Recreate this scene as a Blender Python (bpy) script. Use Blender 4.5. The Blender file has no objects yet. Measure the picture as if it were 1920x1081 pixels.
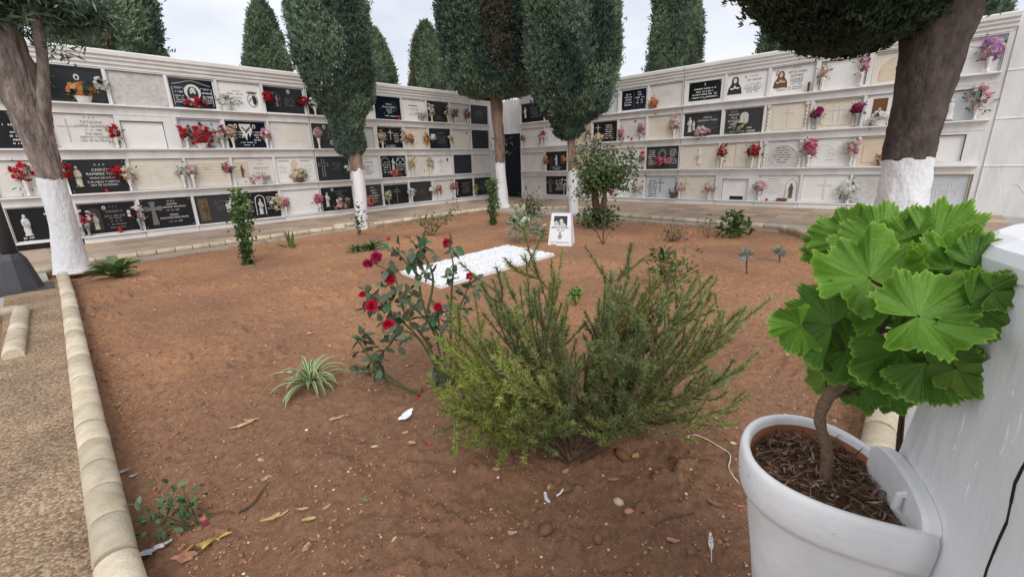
import bpy, math, random
import numpy as np
from mathutils import Vector, Matrix

S = bpy.context.scene
C = S.collection
rng = np.random.default_rng(7)
random.seed(7)

# ------------------------------------------------------------------ camera
EYE = np.array([0.0, 0.0, 1.1913])
FPX = 822.2                                   # focal length for a picture 1920 wide
YAW, PITCH, ROLL = math.radians(47.40), math.radians(-16.02), math.radians(-1.85)
FW = np.array([math.sin(YAW) * math.cos(PITCH), math.cos(YAW) * math.cos(PITCH), math.sin(PITCH)])
_r = np.array([math.cos(YAW), -math.sin(YAW), 0.0]); _u = np.cross(_r, FW)
RT = _r * math.cos(ROLL) + _u * math.sin(ROLL)
UP = -_r * math.sin(ROLL) + _u * math.cos(ROLL)
cam_data = bpy.data.cameras.new('camera')
cam = bpy.data.objects.new('camera', cam_data); C.objects.link(cam)
cam.matrix_world = Matrix(((RT[0], UP[0], -FW[0], EYE[0]), (RT[1], UP[1], -FW[1], EYE[1]), (RT[2], UP[2], -FW[2], EYE[2]), (0, 0, 0, 1)))
cam_data.sensor_width = 36; cam_data.lens = 36 * FPX / 1920
cam_data.clip_start = 0.03; cam_data.clip_end = 1000
S.camera = cam

# ------------------------------------------------------------------ sky, sun, exposure
W = bpy.data.worlds.new('World'); S.world = W; W.use_nodes = True
nt = W.node_tree; nt.nodes.clear()
N = nt.nodes.new; K = nt.links.new
SUN_EL, SUN_AZ = math.radians(42), math.radians(218)     # compass bearing the light comes from
sky = N('ShaderNodeTexSky'); sky.sky_type = 'NISHITA'; sky.sun_disc = False
sky.sun_elevation = SUN_EL; sky.sun_rotation = SUN_AZ; sky.dust_density = 3; sky.air_density = 1
tc = N('ShaderNodeTexCoord'); mp = N('ShaderNodeMapping'); mp.inputs['Scale'].default_value = (1, 1, 2.2)
n1 = N('ShaderNodeTexNoise'); n1.inputs['Scale'].default_value = 2.6; n1.inputs['Detail'].default_value = 5; n1.inputs['Roughness'].default_value = .52
cr = N('ShaderNodeValToRGB')
cr.color_ramp.elements[0].position = .32; cr.color_ramp.elements[0].color = (5.4, 5.7, 6.4, 1)
cr.color_ramp.elements[1].position = .68; cr.color_ramp.elements[1].color = (7.9, 8.05, 8.5, 1)
mx = N('ShaderNodeMixRGB'); mx.inputs[0].default_value = .93
bg = N('ShaderNodeBackground'); bg.inputs[1].default_value = .1
wo = N('ShaderNodeOutputWorld')
K(tc.outputs['Generated'], mp.inputs['Vector']); K(mp.outputs[0], n1.inputs['Vector']); K(n1.outputs['Fac'], cr.inputs[0])
K(sky.outputs[0], mx.inputs[1]); K(cr.outputs[0], mx.inputs[2]); K(mx.outputs[0], bg.inputs[0]); K(bg.outputs[0], wo.inputs[0])
sl = bpy.data.lights.new('sun', 'SUN'); sl.energy = 1.5; sl.angle = math.radians(35); sl.color = (1, .97, .93)
so = bpy.data.objects.new('sun', sl); C.objects.link(so)
sd = Vector((math.sin(SUN_AZ) * math.cos(SUN_EL), math.cos(SUN_AZ) * math.cos(SUN_EL), math.sin(SUN_EL)))
so.rotation_euler = sd.to_track_quat('Z', 'Y').to_euler(); so.location = (0, 0, 30)
S.view_settings.view_transform = 'Standard'; S.view_settings.look = 'None'
S.view_settings.exposure = 0.50; S.view_settings.gamma = 1; S.view_settings.use_curve_mapping = False

# ------------------------------------------------------------------ measuring the place (photo pixel -> point)
def ray(x, y): return FW + RT * ((x - 960) / FPX) - UP * ((y - 540) / FPX)
def gnd(x, y, z=0.0):
    d = ray(x, y); return EYE + d * ((z - EYE[2]) / d[2])
def deep(x, y, dist): return EYE + ray(x, y) * dist
FH = np.array([FW[0], FW[1], 0]); FH /= np.linalg.norm(FH)
def up_at(x, y, base):
    "point on the upright plane that stands on base and faces the viewer"
    d = ray(x, y); t = (np.dot(FH, np.asarray(base) - EYE)) / np.dot(FH, d); return EYE + d * t
def mpp(base): return float(np.dot(np.asarray(base) - EYE, FW)) / FPX      # metres for one photo pixel at base

# ------------------------------------------------------------------ materials
def mat(name, col, rough=.8, spec=.3, var=.0, vscale=8, bump=0, bscale=60, tint=False, col2=None, detail=6, metal=0, trans=0, stretch=None, coat=0, rnd=0):
    m = bpy.data.materials.new(name); m.use_nodes = True
    t = m.node_tree; b = t.nodes['Principled BSDF']
    n = t.nodes.new; k = t.links.new
    b.inputs['Roughness'].default_value = rough; b.inputs['Specular IOR Level'].default_value = spec; b.inputs['Metallic'].default_value = metal
    if coat: b.inputs['Coat Weight'].default_value = coat
    co = n('ShaderNodeTexCoord'); vec = co.outputs['Object']
    geo = n('ShaderNodeNewGeometry'); vec = geo.outputs['Position']
    if stretch:
        q = n('ShaderNodeMapping'); q.inputs['Scale'].default_value = stretch; k(vec, q.inputs['Vector']); vec = q.outputs[0]
    src = None
    if tint:
        a = n('ShaderNodeAttribute'); a.attribute_name = 'tint'; src = a.outputs['Color']
    if var or col2:
        z = n('ShaderNodeTexNoise'); z.inputs['Scale'].default_value = vscale; z.inputs['Detail'].default_value = detail; z.inputs['Roughness'].default_value = .62
        k(vec, z.inputs['Vector'])
        r = n('ShaderNodeValToRGB'); r.color_ramp.elements[0].position = .3; r.color_ramp.elements[1].position = .7
        if col2 is None:
            r.color_ramp.elements[0].color = (1 - var,) * 3 + (1,); r.color_ramp.elements[1].color = (1, 1, 1, 1)
            mm = n('ShaderNodeMixRGB'); mm.blend_type = 'MULTIPLY'; mm.inputs[0].default_value = 1
            if src: k(src, mm.inputs[1])
            else: mm.inputs[1].default_value = (*col, 1)
            k(r.outputs[0], mm.inputs[2]); k(z.outputs['Fac'], r.inputs[0]); src = mm.outputs[0]
        else:
            r.color_ramp.elements[0].color = (*col, 1); r.color_ramp.elements[1].color = (*col2, 1)
            k(z.outputs['Fac'], r.inputs[0]); src = r.outputs[0]
    if rnd:      # each stone or tile a little lighter or darker than its neighbours
        oi = n('ShaderNodeObjectInfo'); rr = n('ShaderNodeMapRange'); rr.inputs[3].default_value = 1 - rnd; rr.inputs[4].default_value = 1 + rnd * .4; k(oi.outputs['Random'], rr.inputs[0])
        mm = n('ShaderNodeMixRGB'); mm.blend_type = 'MULTIPLY'; mm.inputs[0].default_value = 1; k(src, mm.inputs[1]); k(rr.outputs[0], mm.inputs[2]); src = mm.outputs[0]
    if src: k(src, b.inputs['Base Color'])
    else: b.inputs['Base Color'].default_value = (*col, 1)
    if bump:
        z = n('ShaderNodeTexNoise'); z.inputs['Scale'].default_value = bscale; z.inputs['Detail'].default_value = 8; k(vec, z.inputs['Vector'])
        bb = n('ShaderNodeBump'); bb.inputs['Strength'].default_value = 1; bb.inputs['Distance'].default_value = bump
        k(z.outputs['Fac'], bb.inputs['Height']); k(bb.outputs[0], b.inputs['Normal'])
    if trans:
        tr = n('ShaderNodeBsdfTranslucent'); ms = n('ShaderNodeMixShader'); ms.inputs[0].default_value = trans
        out = [x for x in t.nodes if x.type == 'OUTPUT_MATERIAL'][0]
        if src: k(src, tr.inputs['Color'])
        else: tr.inputs['Color'].default_value = (*col, 1)
        k(b.outputs[0], ms.inputs[1]); k(tr.outputs[0], ms.inputs[2]); k(ms.outputs[0], out.inputs['Surface'])
    return m
M = {}
M['wall'] = mat('white_limewash', (.80, .79, .78), .9, .2, var=.24, vscale=3.4, bump=.005, bscale=30, stretch=(1, 1, .25), detail=8)
M['ledge'] = mat('white_painted_render', (.82, .805, .785), .85, .25, var=.16, vscale=3, bump=.003, bscale=40)
M['pier'] = mat('thick_white_paint', (.83, .83, .845), .55, .4, var=.08, vscale=9, bump=.006, bscale=16, stretch=(1, 1, .35))
M['black'] = mat('black_granite', (.012, .013, .016), .22, .45, var=.5, vscale=160)
M['blue'] = mat('blue_black_granite', (.008, .014, .03), .16, .5, var=.4, vscale=160)
M['slate'] = mat('dark_slate', (.028, .034, .042), .5, .35, var=.45, vscale=30)
M['char'] = mat('charcoal_granite', (.045, .045, .048), .35, .4, var=.4, vscale=120)
M['white'] = mat('white_marble', (.74, .73, .71), .4, .35, col2=(.82, .81, .79), vscale=3)
M['cream'] = mat('cream_stone', (.74, .68, .58), .6, .3, var=.12, vscale=6)
M['beige'] = mat('beige_stone', (.70, .58, .44), .6, .3, var=.14, vscale=7)
M['pale'] = mat('pale_stone', (.72, .69, .65), .55, .3, var=.13, vscale=5)
M['grey'] = mat('grey_marble', (.42, .41, .40), .5, .3, col2=(.62, .61, .59), vscale=14, detail=9)
M['bluegrey'] = mat('blue_grey_marble', (.46, .49, .54), .4, .35, col2=(.58, .60, .64), vscale=6)
M['ink'] = mat('black_lettering', (.03, .03, .03), .5)
M['inkgrey'] = mat('grey_lettering', (.30, .29, .28), .6)
M['silver'] = mat('pale_lettering', (.66, .65, .62), .4)
M['dimsilver'] = mat('dull_lettering', (.16, .16, .16), .45)
M['bronze'] = mat('bronze', (.20, .14, .08), .45, .5, var=.4, vscale=40, metal=.4)
M['relief'] = mat('cream_relief', (.66, .58, .45), .6, var=.2, vscale=60)
M['statue'] = mat('white_relief', (.66, .66, .64), .5, var=.25, vscale=70)
M['brown'] = mat('brown_wood', (.20, .09, .04), .6, var=.4, vscale=40)
M['red_glass'] = mat('red_candle_cup', (.45, .01, .03), .25, .5)
M['gold'] = mat('gold_vase', (.45, .30, .09), .4, .5, metal=.5)
M['vase'] = mat('white_vase', (.74, .72, .69), .45, .4, var=.1, vscale=30)
M['greyvase'] = mat('grey_vase', (.25, .26, .27), .4, .4)
M['joint'] = mat('dark_joint', (.02, .02, .02), .9)
M['door'] = mat('dark_blue_black_door', (.006, .009, .017), .55, .3, var=.3, vscale=3)
M['petal'] = mat('petals', (1, 1, 1), .7, .2, tint=True, trans=.2)
M['leaf'] = mat('leaves', (1, 1, 1), .5, .35, tint=True, trans=.22)
M['needle'] = mat('needles', (1, 1, 1), .6, .3, tint=True, trans=.15)
M['cyp'] = mat('cypress_scales', (1, 1, 1), .75, .25, tint=True, trans=.2)
M['glossleaf'] = mat('geranium_leaves', (1, 1, 1), .45, .35, tint=True, trans=.3, var=.12, vscale=90, bump=.0012, bscale=260)
M['stem'] = mat('green_stems', (.09, .10, .035), .7, var=.4, vscale=60)
M['wood'] = mat('brown_twigs', (.16, .10, .065), .85, var=.5, vscale=60, bump=.003, bscale=120)
M['bark'] = mat('grey_brown_bark', (.11, .085, .075), .9, .15, col2=(.40, .33, .29), vscale=15, bump=.06, bscale=26, stretch=(1, 1, .22))
M['barkred'] = mat('reddish_bark', (.15, .10, .08), .9, .15, col2=(.36, .25, .19), vscale=12, bump=.04, bscale=25, stretch=(1, 1, .25))
M['barkbacklit'] = mat('backlit_smooth_bark', (.050, .041, .037), .95, .08, col2=(.125, .098, .086), vscale=9, bump=.04, bscale=16, stretch=(1, 1, .5))  # backlit shade on the right trunk put into the bark colour
M['lime'] = mat('whitewash', (.78, .78, .79), .9, .2, var=.12, vscale=7, bump=.02, bscale=26, stretch=(1, 1, .5))
M['kerb'] = mat('cast_kerb_stone', (.47, .375, .25), .85, .2, col2=(.70, .62, .48), vscale=11, bump=.003, bscale=120, rnd=.26, detail=9)
M['tile'] = mat('paving', (1, 1, 1), .85, .25, tint=True, var=.25, vscale=6, bump=.001, bscale=80, rnd=.22)
M['grout'] = mat('cement', (.46, .40, .33), .9, var=.25, vscale=4, bump=.002, bscale=90)
M['concrete'] = mat('grey_concrete', (.40, .385, .365), .85, var=.2, vscale=3, bump=.002, bscale=90)
M['earth'] = mat('bare_ground', (.26, .15, .085), .95, .1, col2=(.34, .24, .15), vscale=.6)
M['pebble'] = mat('white_marble_chips', (.82, .82, .82), .6, .3, tint=True)
M['chip'] = mat('litter', (1, 1, 1), .85, .2, tint=True)
M['pot'] = mat('white_painted_pot', (.84, .835, .83), .5, .4, var=.13, vscale=13, bump=.0015, bscale=60)
M['terracotta'] = mat('terracotta', (.42, .17, .09), .9, var=.25, vscale=30, bump=.001, bscale=200)
M['lamp'] = mat('dark_grey_iron', (.055, .055, .062), .55, .4, var=.25, vscale=20)
M['stone_white'] = mat('white_memorial_marble', (.76, .77, .79), .45, .35, var=.06, vscale=10)
M['glass'] = mat('niche_glass', (.50, .53, .53), .08, .5)
# aggregate path and soil have richer node set-ups
def soil_mat():
    m = mat('red_brown_soil', (.2, .1, .05), .95, .1); t = m.node_tree; n = t.nodes.new; k = t.links.new; b = t.nodes['Principled BSDF']
    g = n('ShaderNodeNewGeometry')
    def noise(s, d, r=.6):
        z = n('ShaderNodeTexNoise'); z.inputs['Scale'].default_value = s; z.inputs['Detail'].default_value = d; z.inputs['Roughness'].default_value = r; k(g.outputs['Position'], z.inputs['Vector']); return z
    a = noise(.75, 5); ra = n('ShaderNodeValToRGB')
    ra.color_ramp.elements[0].position = .36; ra.color_ramp.elements[0].color = (.315, .172, .104, 1)
    ra.color_ramp.elements[1].position = .66; ra.color_ramp.elements[1].color = (.475, .255, .134, 1)
    k(a.outputs['Fac'], ra.inputs[0])
    # darker soil colour round the front planting, edge broken by noise
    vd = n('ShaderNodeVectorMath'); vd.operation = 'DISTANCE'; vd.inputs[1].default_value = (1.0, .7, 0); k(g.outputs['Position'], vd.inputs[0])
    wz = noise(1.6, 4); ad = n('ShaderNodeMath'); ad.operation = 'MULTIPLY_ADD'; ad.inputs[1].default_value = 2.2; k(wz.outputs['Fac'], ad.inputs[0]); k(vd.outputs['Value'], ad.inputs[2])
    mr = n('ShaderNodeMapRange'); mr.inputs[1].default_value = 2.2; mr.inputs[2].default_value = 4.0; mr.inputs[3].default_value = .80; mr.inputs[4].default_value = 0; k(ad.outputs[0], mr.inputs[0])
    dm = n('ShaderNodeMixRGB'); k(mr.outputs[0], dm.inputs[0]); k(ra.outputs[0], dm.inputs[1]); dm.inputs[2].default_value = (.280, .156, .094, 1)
    hf = noise(170, 4, .7); rh = n('ShaderNodeMapRange'); rh.inputs[1].default_value = .3; rh.inputs[2].default_value = .7; rh.inputs[3].default_value = .72; rh.inputs[4].default_value = 1.25; k(hf.outputs['Fac'], rh.inputs[0])
    hm = n('ShaderNodeMixRGB'); hm.blend_type = 'MULTIPLY'; hm.inputs[0].default_value = 1; k(dm.outputs[0], hm.inputs[1]); k(rh.outputs[0], hm.inputs[2])
    c = noise(30, 10, .78); rc = n('ShaderNodeValToRGB')
    rc.color_ramp.elements[0].position = .3; rc.color_ramp.elements[0].color = (.58, .55, .53, 1)
    rc.color_ramp.elements[1].position = .72; rc.color_ramp.elements[1].color = (1.22, 1.24, 1.3, 1)
    k(c.outputs['Fac'], rc.inputs[0])
    mm = n('ShaderNodeMixRGB'); mm.blend_type = 'MULTIPLY'; mm.inputs[0].default_value = 1
    k(hm.outputs[0], mm.inputs[1]); k(rc.outputs[0], mm.inputs[2])
    v = n('ShaderNodeTexVoronoi'); v.inputs['Scale'].default_value = 95; k(g.outputs['Position'], v.inputs['Vector'])
    rv = n('ShaderNodeValToRGB'); rv.color_ramp.elements[0].position = .05; rv.color_ramp.elements[0].color = (1, 1, 1, 1); rv.color_ramp.elements[1].position = .17; rv.color_ramp.elements[1].color = (0, 0, 0, 1)
    k(v.outputs['Distance'], rv.inputs[0])
    wn = noise(17, 2); rw = n('ShaderNodeValToRGB'); rw.color_ramp.elements[0].position = .56; rw.color_ramp.elements[0].color = (0, 0, 0, 1); rw.color_ramp.elements[1].position = .62; rw.color_ramp.elements[1].color = (.55, .55, .55, 1)
    k(wn.outputs['Fac'], rw.inputs[0])
    m3 = n('ShaderNodeMath'); m3.operation = 'MULTIPLY'; k(rv.outputs[0], m3.inputs[0]); k(rw.outputs[0], m3.inputs[1])
    m2 = n('ShaderNodeMixRGB'); k(m3.outputs[0], m2.inputs[0]); k(mm.outputs[0], m2.inputs[1]); m2.inputs[2].default_value = (.5, .34, .22, 1)
    k(m2.outputs[0], b.inputs['Base Color'])
    bu = n('ShaderNodeBump'); bu.inputs['Distance'].default_value = .016; bu.inputs['Strength'].default_value = 1; k(c.outputs['Fac'], bu.inputs['Height']); k(bu.outputs[0], b.inputs['Normal'])
    return m
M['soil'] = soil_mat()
def agg_mat():
    m = mat('exposed_aggregate', (.4, .3, .2), .9, .2); t = m.node_tree; n = t.nodes.new; k = t.links.new; b = t.nodes['Principled BSDF']
    g = n('ShaderNodeNewGeometry'); v = n('ShaderNodeTexVoronoi'); v.inputs['Scale'].default_value = 95; k(g.outputs['Position'], v.inputs['Vector'])
    s = n('ShaderNodeSeparateColor'); k(v.outputs['Color'], s.inputs[0])
    r = n('ShaderNodeValToRGB'); e = r.color_ramp.elements
    e[0].position = 0; e[0].color = (.255, .165, .10, 1); e[1].position = 1; e[1].color = (.58, .45, .31, 1); x = e.new(.5); x.color = (.40, .285, .185, 1)
    k(s.outputs[0], r.inputs[0])
    z = n('ShaderNodeTexNoise'); z.inputs['Scale'].default_value = 3; z.inputs['Detail'].default_value = 5; k(g.outputs['Position'], z.inputs['Vector'])
    r2 = n('ShaderNodeValToRGB'); r2.color_ramp.elements[0].position = .35; r2.color_ramp.elements[0].color = (.75, .72, .7, 1); r2.color_ramp.elements[1].position = .65; r2.color_ramp.elements[1].color = (1.05, 1.03, 1, 1); k(z.outputs['Fac'], r2.inputs[0])
    mm = n('ShaderNodeMixRGB'); mm.blend_type = 'MULTIPLY'; mm.inputs[0].default_value = 1; k(r.outputs[0], mm.inputs[1]); k(r2.outputs[0], mm.inputs[2])
    d = n('ShaderNodeMapRange'); d.inputs[1].default_value = 0; d.inputs[2].default_value = .7; d.inputs[3].default_value = 1.08; d.inputs[4].default_value = .72; k(v.outputs['Distance'], d.inputs[0])
    m4 = n('ShaderNodeMixRGB'); m4.blend_type = 'MULTIPLY'; m4.inputs[0].default_value = 1; k(mm.outputs[0], m4.inputs[1]); k(d.outputs[0], m4.inputs[2])
    k(m4.outputs[0], b.inputs['Base Color'])
    bu = n('ShaderNodeBump'); bu.inputs['Distance'].default_value = .006; bu.inputs['Strength'].default_value = .8; bu.invert = True; k(v.outputs['Distance'], bu.inputs['Height']); k(bu.outputs[0], b.inputs['Normal'])
    return m
M['agg'] = agg_mat()

# ------------------------------------------------------------------ builders
ORG = {}
def nm(v):
    v = np.asarray(v, float); return v / (np.linalg.norm(v, axis=-1, keepdims=True) + 1e-12)
def link(o, parent, org):
    C.objects.link(o)
    ORG[o.name] = np.asarray(org, float)
    if parent: o.parent = parent
def mk(name, V, F, m, parent=None, col=None, smooth=False, org=None):
    "one mesh object from arrays; its coordinates are kept relative to its thing's base"
    V = np.asarray(V, float).reshape(-1, 3)
    if parent is not None: o0 = ORG[parent.name]
    else: o0 = np.asarray(org, float) if org is not None else np.zeros(3)
    V = V - o0
    me = bpy.data.meshes.new(name)
    if isinstance(F, np.ndarray):
        nf, k = F.shape
        me.vertices.add(len(V)); me.vertices.foreach_set('co', V.astype(np.float32).ravel())
        me.loops.add(nf * k); me.loops.foreach_set('vertex_index', F.astype(np.int32).ravel())
        me.polygons.add(nf); me.polygons.foreach_set('loop_start', np.arange(0, nf * k, k, dtype=np.int32))
        me.update(calc_edges=True)
    else:
        me.from_pydata(V.tolist(), [], F); me.update()
    if col is not None:
        a = me.attributes.new('tint', 'FLOAT_COLOR', 'FACE')
        c = np.ones((len(me.polygons), 4), np.float32); c[:, :3] = np.asarray(col); a.data.foreach_set('color', c.ravel())
    if smooth: me.polygons.foreach_set('use_smooth', np.ones(len(me.polygons), bool))
    if m: me.materials.append(M[m] if isinstance(m, str) else m)
    o = bpy.data.objects.new(name, me)
    if parent is None: o.location = o0
    link(o, parent, o0)
    return o
def empty(name, loc):
    o = bpy.data.objects.new(name, None); o.empty_display_size = .1; o.location = [float(x) for x in loc]; link(o, None, loc); return o
def tag(o, label=None, cat=None, group=None, kind=None):
    if label: o['label'] = label
    if cat: o['category'] = cat
    if group: o['group'] = group
    if kind: o['kind'] = kind
    return o
def inst(name, src, parent, loc, rot=(0, 0, 0), scl=(1, 1, 1)):
    "another object sharing src's mesh, as a child of parent"
    o = bpy.data.objects.new(name, src); o.location = [float(a) for a in (np.asarray(loc, float) - ORG[parent.name])]; o.rotation_euler = rot; o.scale = scl
    link(o, parent, ORG[parent.name]); return o
class Frame:
    def __init__(s, O, U, V, Nn): s.O = np.asarray(O, float); s.B = np.array([U, V, Nn], float)
    def __call__(s, P): return s.O + np.asarray(P, float) @ s.B
ID = Frame((0, 0, 0), (1, 0, 0), (0, 1, 0), (0, 0, 1))
class MB:
    def __init__(s, fr=ID): s.fr = fr; s.V = []; s.F = []; s.c = []; s.n = 0; s.cc = None
    def add(s, V, F):
        V = np.asarray(V, float).reshape(-1, 3); s.V.append(s.fr(V))
        for f in F: s.F.append([int(i) + s.n for i in f]); s.c.append(s.cc)
        s.n += len(V)
    def box(s, a0, a1, b0, b1, c0, c1, ch=0):
        if ch:      # chamfered face towards +c
            v = [(a0, b0, c0), (a1, b0, c0), (a1, b1, c0), (a0, b1, c0), (a0, b0, c1 - ch), (a1, b0, c1 - ch), (a1, b1, c1 - ch), (a0, b1, c1 - ch),
                 (a0 + ch, b0 + ch, c1), (a1 - ch, b0 + ch, c1), (a1 - ch, b1 - ch, c1), (a0 + ch, b1 - ch, c1)]
            s.add(v, [(3, 2, 1, 0), (0, 1, 5, 4), (1, 2, 6, 5), (2, 3, 7, 6), (3, 0, 4, 7), (4, 5, 9, 8), (5, 6, 10, 9), (6, 7, 11, 10), (7, 4, 8, 11), (8, 9, 10, 11)])
        else:
            v = [(a0, b0, c0), (a1, b0, c0), (a1, b1, c0), (a0, b1, c0), (a0, b0, c1), (a1, b0, c1), (a1, b1, c1), (a0, b1, c1)]
            s.add(v, [(3, 2, 1, 0), (4, 5, 6, 7), (0, 1, 5, 4), (1, 2, 6, 5), (2, 3, 7, 6), (3, 0, 4, 7)])
    def prism(s, poly, c0, c1):
        "outline in the first two axes, extruded along the third"
        n = len(poly); v = [(p[0], p[1], c0) for p in poly] + [(p[0], p[1], c1) for p in poly]
        s.add(v, [tuple(range(n - 1, -1, -1)), tuple(range(n, 2 * n))] + [(i, (i + 1) % n, n + (i + 1) % n, n + i) for i in range(n)])
    def sweep(s, prof, a0, a1):
        "outline in (c, b) = (out, height), extruded along the first axis"
        n = len(prof); v = [(a0, p[1], p[0]) for p in prof] + [(a1, p[1], p[0]) for p in prof]
        s.add(v, [tuple(range(n)), tuple(range(2 * n - 1, n - 1, -1))] + [((i + 1) % n, i, n + i, n + (i + 1) % n) for i in range(n)])
    def tube(s, P, R, n=6, cap=True):
        P = np.asarray(P, float); R = np.broadcast_to(np.asarray(R, float), (len(P),))
        T = nm(np.gradient(P, axis=0)); a = np.array([.31, .2, .93]);
        if abs(np.dot(T[0], a)) > .9: a = np.array([1., 0, 0])
        X = nm(np.cross(T, a)); Y = np.cross(T, X); th = np.linspace(0, 2 * math.pi, n, endpoint=False)
        V = (P[:, None] + R[:, None, None] * (np.cos(th)[None, :, None] * X[:, None] + np.sin(th)[None, :, None] * Y[:, None])).reshape(-1, 3)
        F = [(i * n + j, i * n + (j + 1) % n, (i + 1) * n + (j + 1) % n, (i + 1) * n + j) for i in range(len(P) - 1) for j in range(n)]
        if cap: F += [tuple(range(n - 1, -1, -1)), tuple(range((len(P) - 1) * n, len(P) * n))]
        s.add(V, F)
    def lathe(s, prof, n=12, c=(0, 0, 0), sy=1.0, axis=1):
        "profile (r, h) turned about an axis of the frame (1 = second axis)"
        V = []
        for r, h in prof:
            for j in range(n):
                t = 2 * math.pi * j / n; p = [0, 0, 0]; o = [i for i in (0, 1, 2) if i != axis]
                p[axis] = c[axis] + h; p[o[0]] = c[o[0]] + r * math.cos(t); p[o[1]] = c[o[1]] + r * math.sin(t) * sy; V.append(p)
        L = len(prof); F = [(i * n + j, (i + 1) * n + j, (i + 1) * n + (j + 1) % n, i * n + (j + 1) % n) for i in range(L - 1) for j in range(n)]
        F += [tuple(range(n)), tuple(range((L - 1) * n, L * n))]
        s.add(V, F)
    def build(s, name, m, parent=None, smooth=False, org=None):
        col = None
        if any(c is not None for c in s.c): col = [(1, 1, 1) if c is None else c for c in s.c]
        return mk(name, np.concatenate(s.V), s.F, m, parent, col, smooth, org)
def blades(P, D, L, Wd, seed=0, bend=0):
    "flat pointed leaves: four corners each"
    r = np.random.default_rng(seed); n = len(P); D = nm(D); sd = nm(np.cross(D, r.normal(size=(n, 3))))
    L = np.broadcast_to(L, (n,))[:, None]; Wd = np.broadcast_to(Wd, (n,))[:, None]
    nn = np.cross(sd, D)
    V = np.stack([P, P + D * L * .45 + sd * Wd / 2 + nn * L * bend, P + D * L, P + D * L * .45 - sd * Wd / 2 + nn * L * bend], 1).reshape(-1, 3)
    return V, np.arange(4 * n).reshape(n, 4)
def tri_blades(P, D, L, Wd, seed=0):
    r = np.random.default_rng(seed); n = len(P); D = nm(D); sd = nm(np.cross(D, r.normal(size=(n, 3))))
    L = np.broadcast_to(L, (n,))[:, None]; Wd = np.broadcast_to(Wd, (n,))[:, None]
    V = np.stack([P + sd * Wd / 2, P + D * L, P - sd * Wd / 2], 1).reshape(-1, 3)
    return V, np.arange(3 * n).reshape(n, 3)
def tints(n, c, spread=.25, seed=0, c2=None):
    r = np.random.default_rng(seed); c = np.asarray(c, float); x = r.random((n, 1))
    base = c if c2 is None else c * (1 - x) + np.asarray(c2, float) * x
    return base * (1 + spread * (r.random((n, 1)) * 2 - 1))
def spline(P, n):
    "smooth path through points"
    P = np.asarray(P, float); t = np.linspace(0, len(P) - 1, n); out = []
    Q = np.vstack([2 * P[0] - P[1], P, 2 * P[-1] - P[-2]])
    for a in t:
        i = min(int(a), len(P) - 2); f = a - i; p0, p1, p2, p3 = Q[i], Q[i + 1], Q[i + 2], Q[i + 3]
        out.append(.5 * (2 * p1 + (p2 - p0) * f + (2 * p0 - 5 * p1 + 4 * p2 - p3) * f * f + (3 * p1 - p0 - 3 * p2 + p3) * f ** 3))
    return np.array(out)
def vnoise(x, y, seed=0):
    xi = np.floor(x).astype(np.int64); yi = np.floor(y).astype(np.int64); fx = x - xi; fy = y - yi; fx = fx * fx * (3 - 2 * fx); fy = fy * fy * (3 - 2 * fy)
    def h(a, b):
        q = (a * 374761393 + b * 668265263 + seed * 1442695041) & 0xffffffff; q = ((q ^ (q >> 13)) * 1274126177) & 0xffffffff; return ((q ^ (q >> 16)) & 0xffff) / 65535.
    return (h(xi, yi) * (1 - fx) + h(xi + 1, yi) * fx) * (1 - fy) + (h(xi, yi + 1) * (1 - fx) + h(xi + 1, yi + 1) * fx) * fy
def fbm(x, y, f, o, seed=0, g=.5):
    v = 0; a = 1; t = 0
    for i in range(o): v = v + a * vnoise(x * f, y * f, seed + i); t += a; a *= g; f *= 2.03
    return v / t - .5
def ovals(LP, LD, Ls, Ws, seed=0):
    "rounded pointed leaves, cupped along the midrib"
    r = np.random.default_rng(seed); n = len(LP); LD = nm(LD); sd = nm(np.cross(LD, r.normal(size=(n, 3)) * .6 + np.array([0, 0, 1.]))); nn = np.cross(sd, LD); Ls = np.broadcast_to(Ls, (n,))[:, None]; Ws = np.broadcast_to(Ws, (n,))[:, None]
    ring = [(0, 0), (.22, .42), (.5, .5), (.8, .3), (1, 0), (.8, -.3), (.5, -.5), (.22, -.42)]
    V = np.stack([LP + LD * Ls * a + sd * Ws * b + nn * Ls * (abs(b) * .22 - .12 * a * a) for a, b in ring], 1).reshape(-1, 3)
    F = np.stack([8 * np.arange(n)[:, None] + np.array(k) for k in ((0, 1, 2, 3), (0, 3, 4, 5), (0, 5, 6, 7))], 1).reshape(-1, 4)
    return V, F
TXT = {}
def text_geo(s, size, cx, top):
    "lettering as outlines filled flat, then given a little depth by the caller"
    key = s
    if key not in TXT:
        cu = bpy.data.curves.new('lettering', 'FONT'); cu.body = s; cu.size = 1; cu.align_x = 'CENTER'; cu.resolution_u = 2; cu.extrude = .02
        o = bpy.data.objects.new('lettering', cu); C.objects.link(o); bpy.context.view_layer.update()
        me = o.evaluated_get(bpy.context.evaluated_depsgraph_get()).to_mesh()
        TXT[key] = (np.array([v.co[:] for v in me.vertices]).reshape(-1, 3), [tuple(p.vertices) for p in me.polygons])
        bpy.data.objects.remove(o); bpy.data.curves.remove(cu)
    V, F = TXT[key]
    return V * np.array([size, size, .08]) + np.array([cx, top - size * .72, 0]), F
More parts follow.
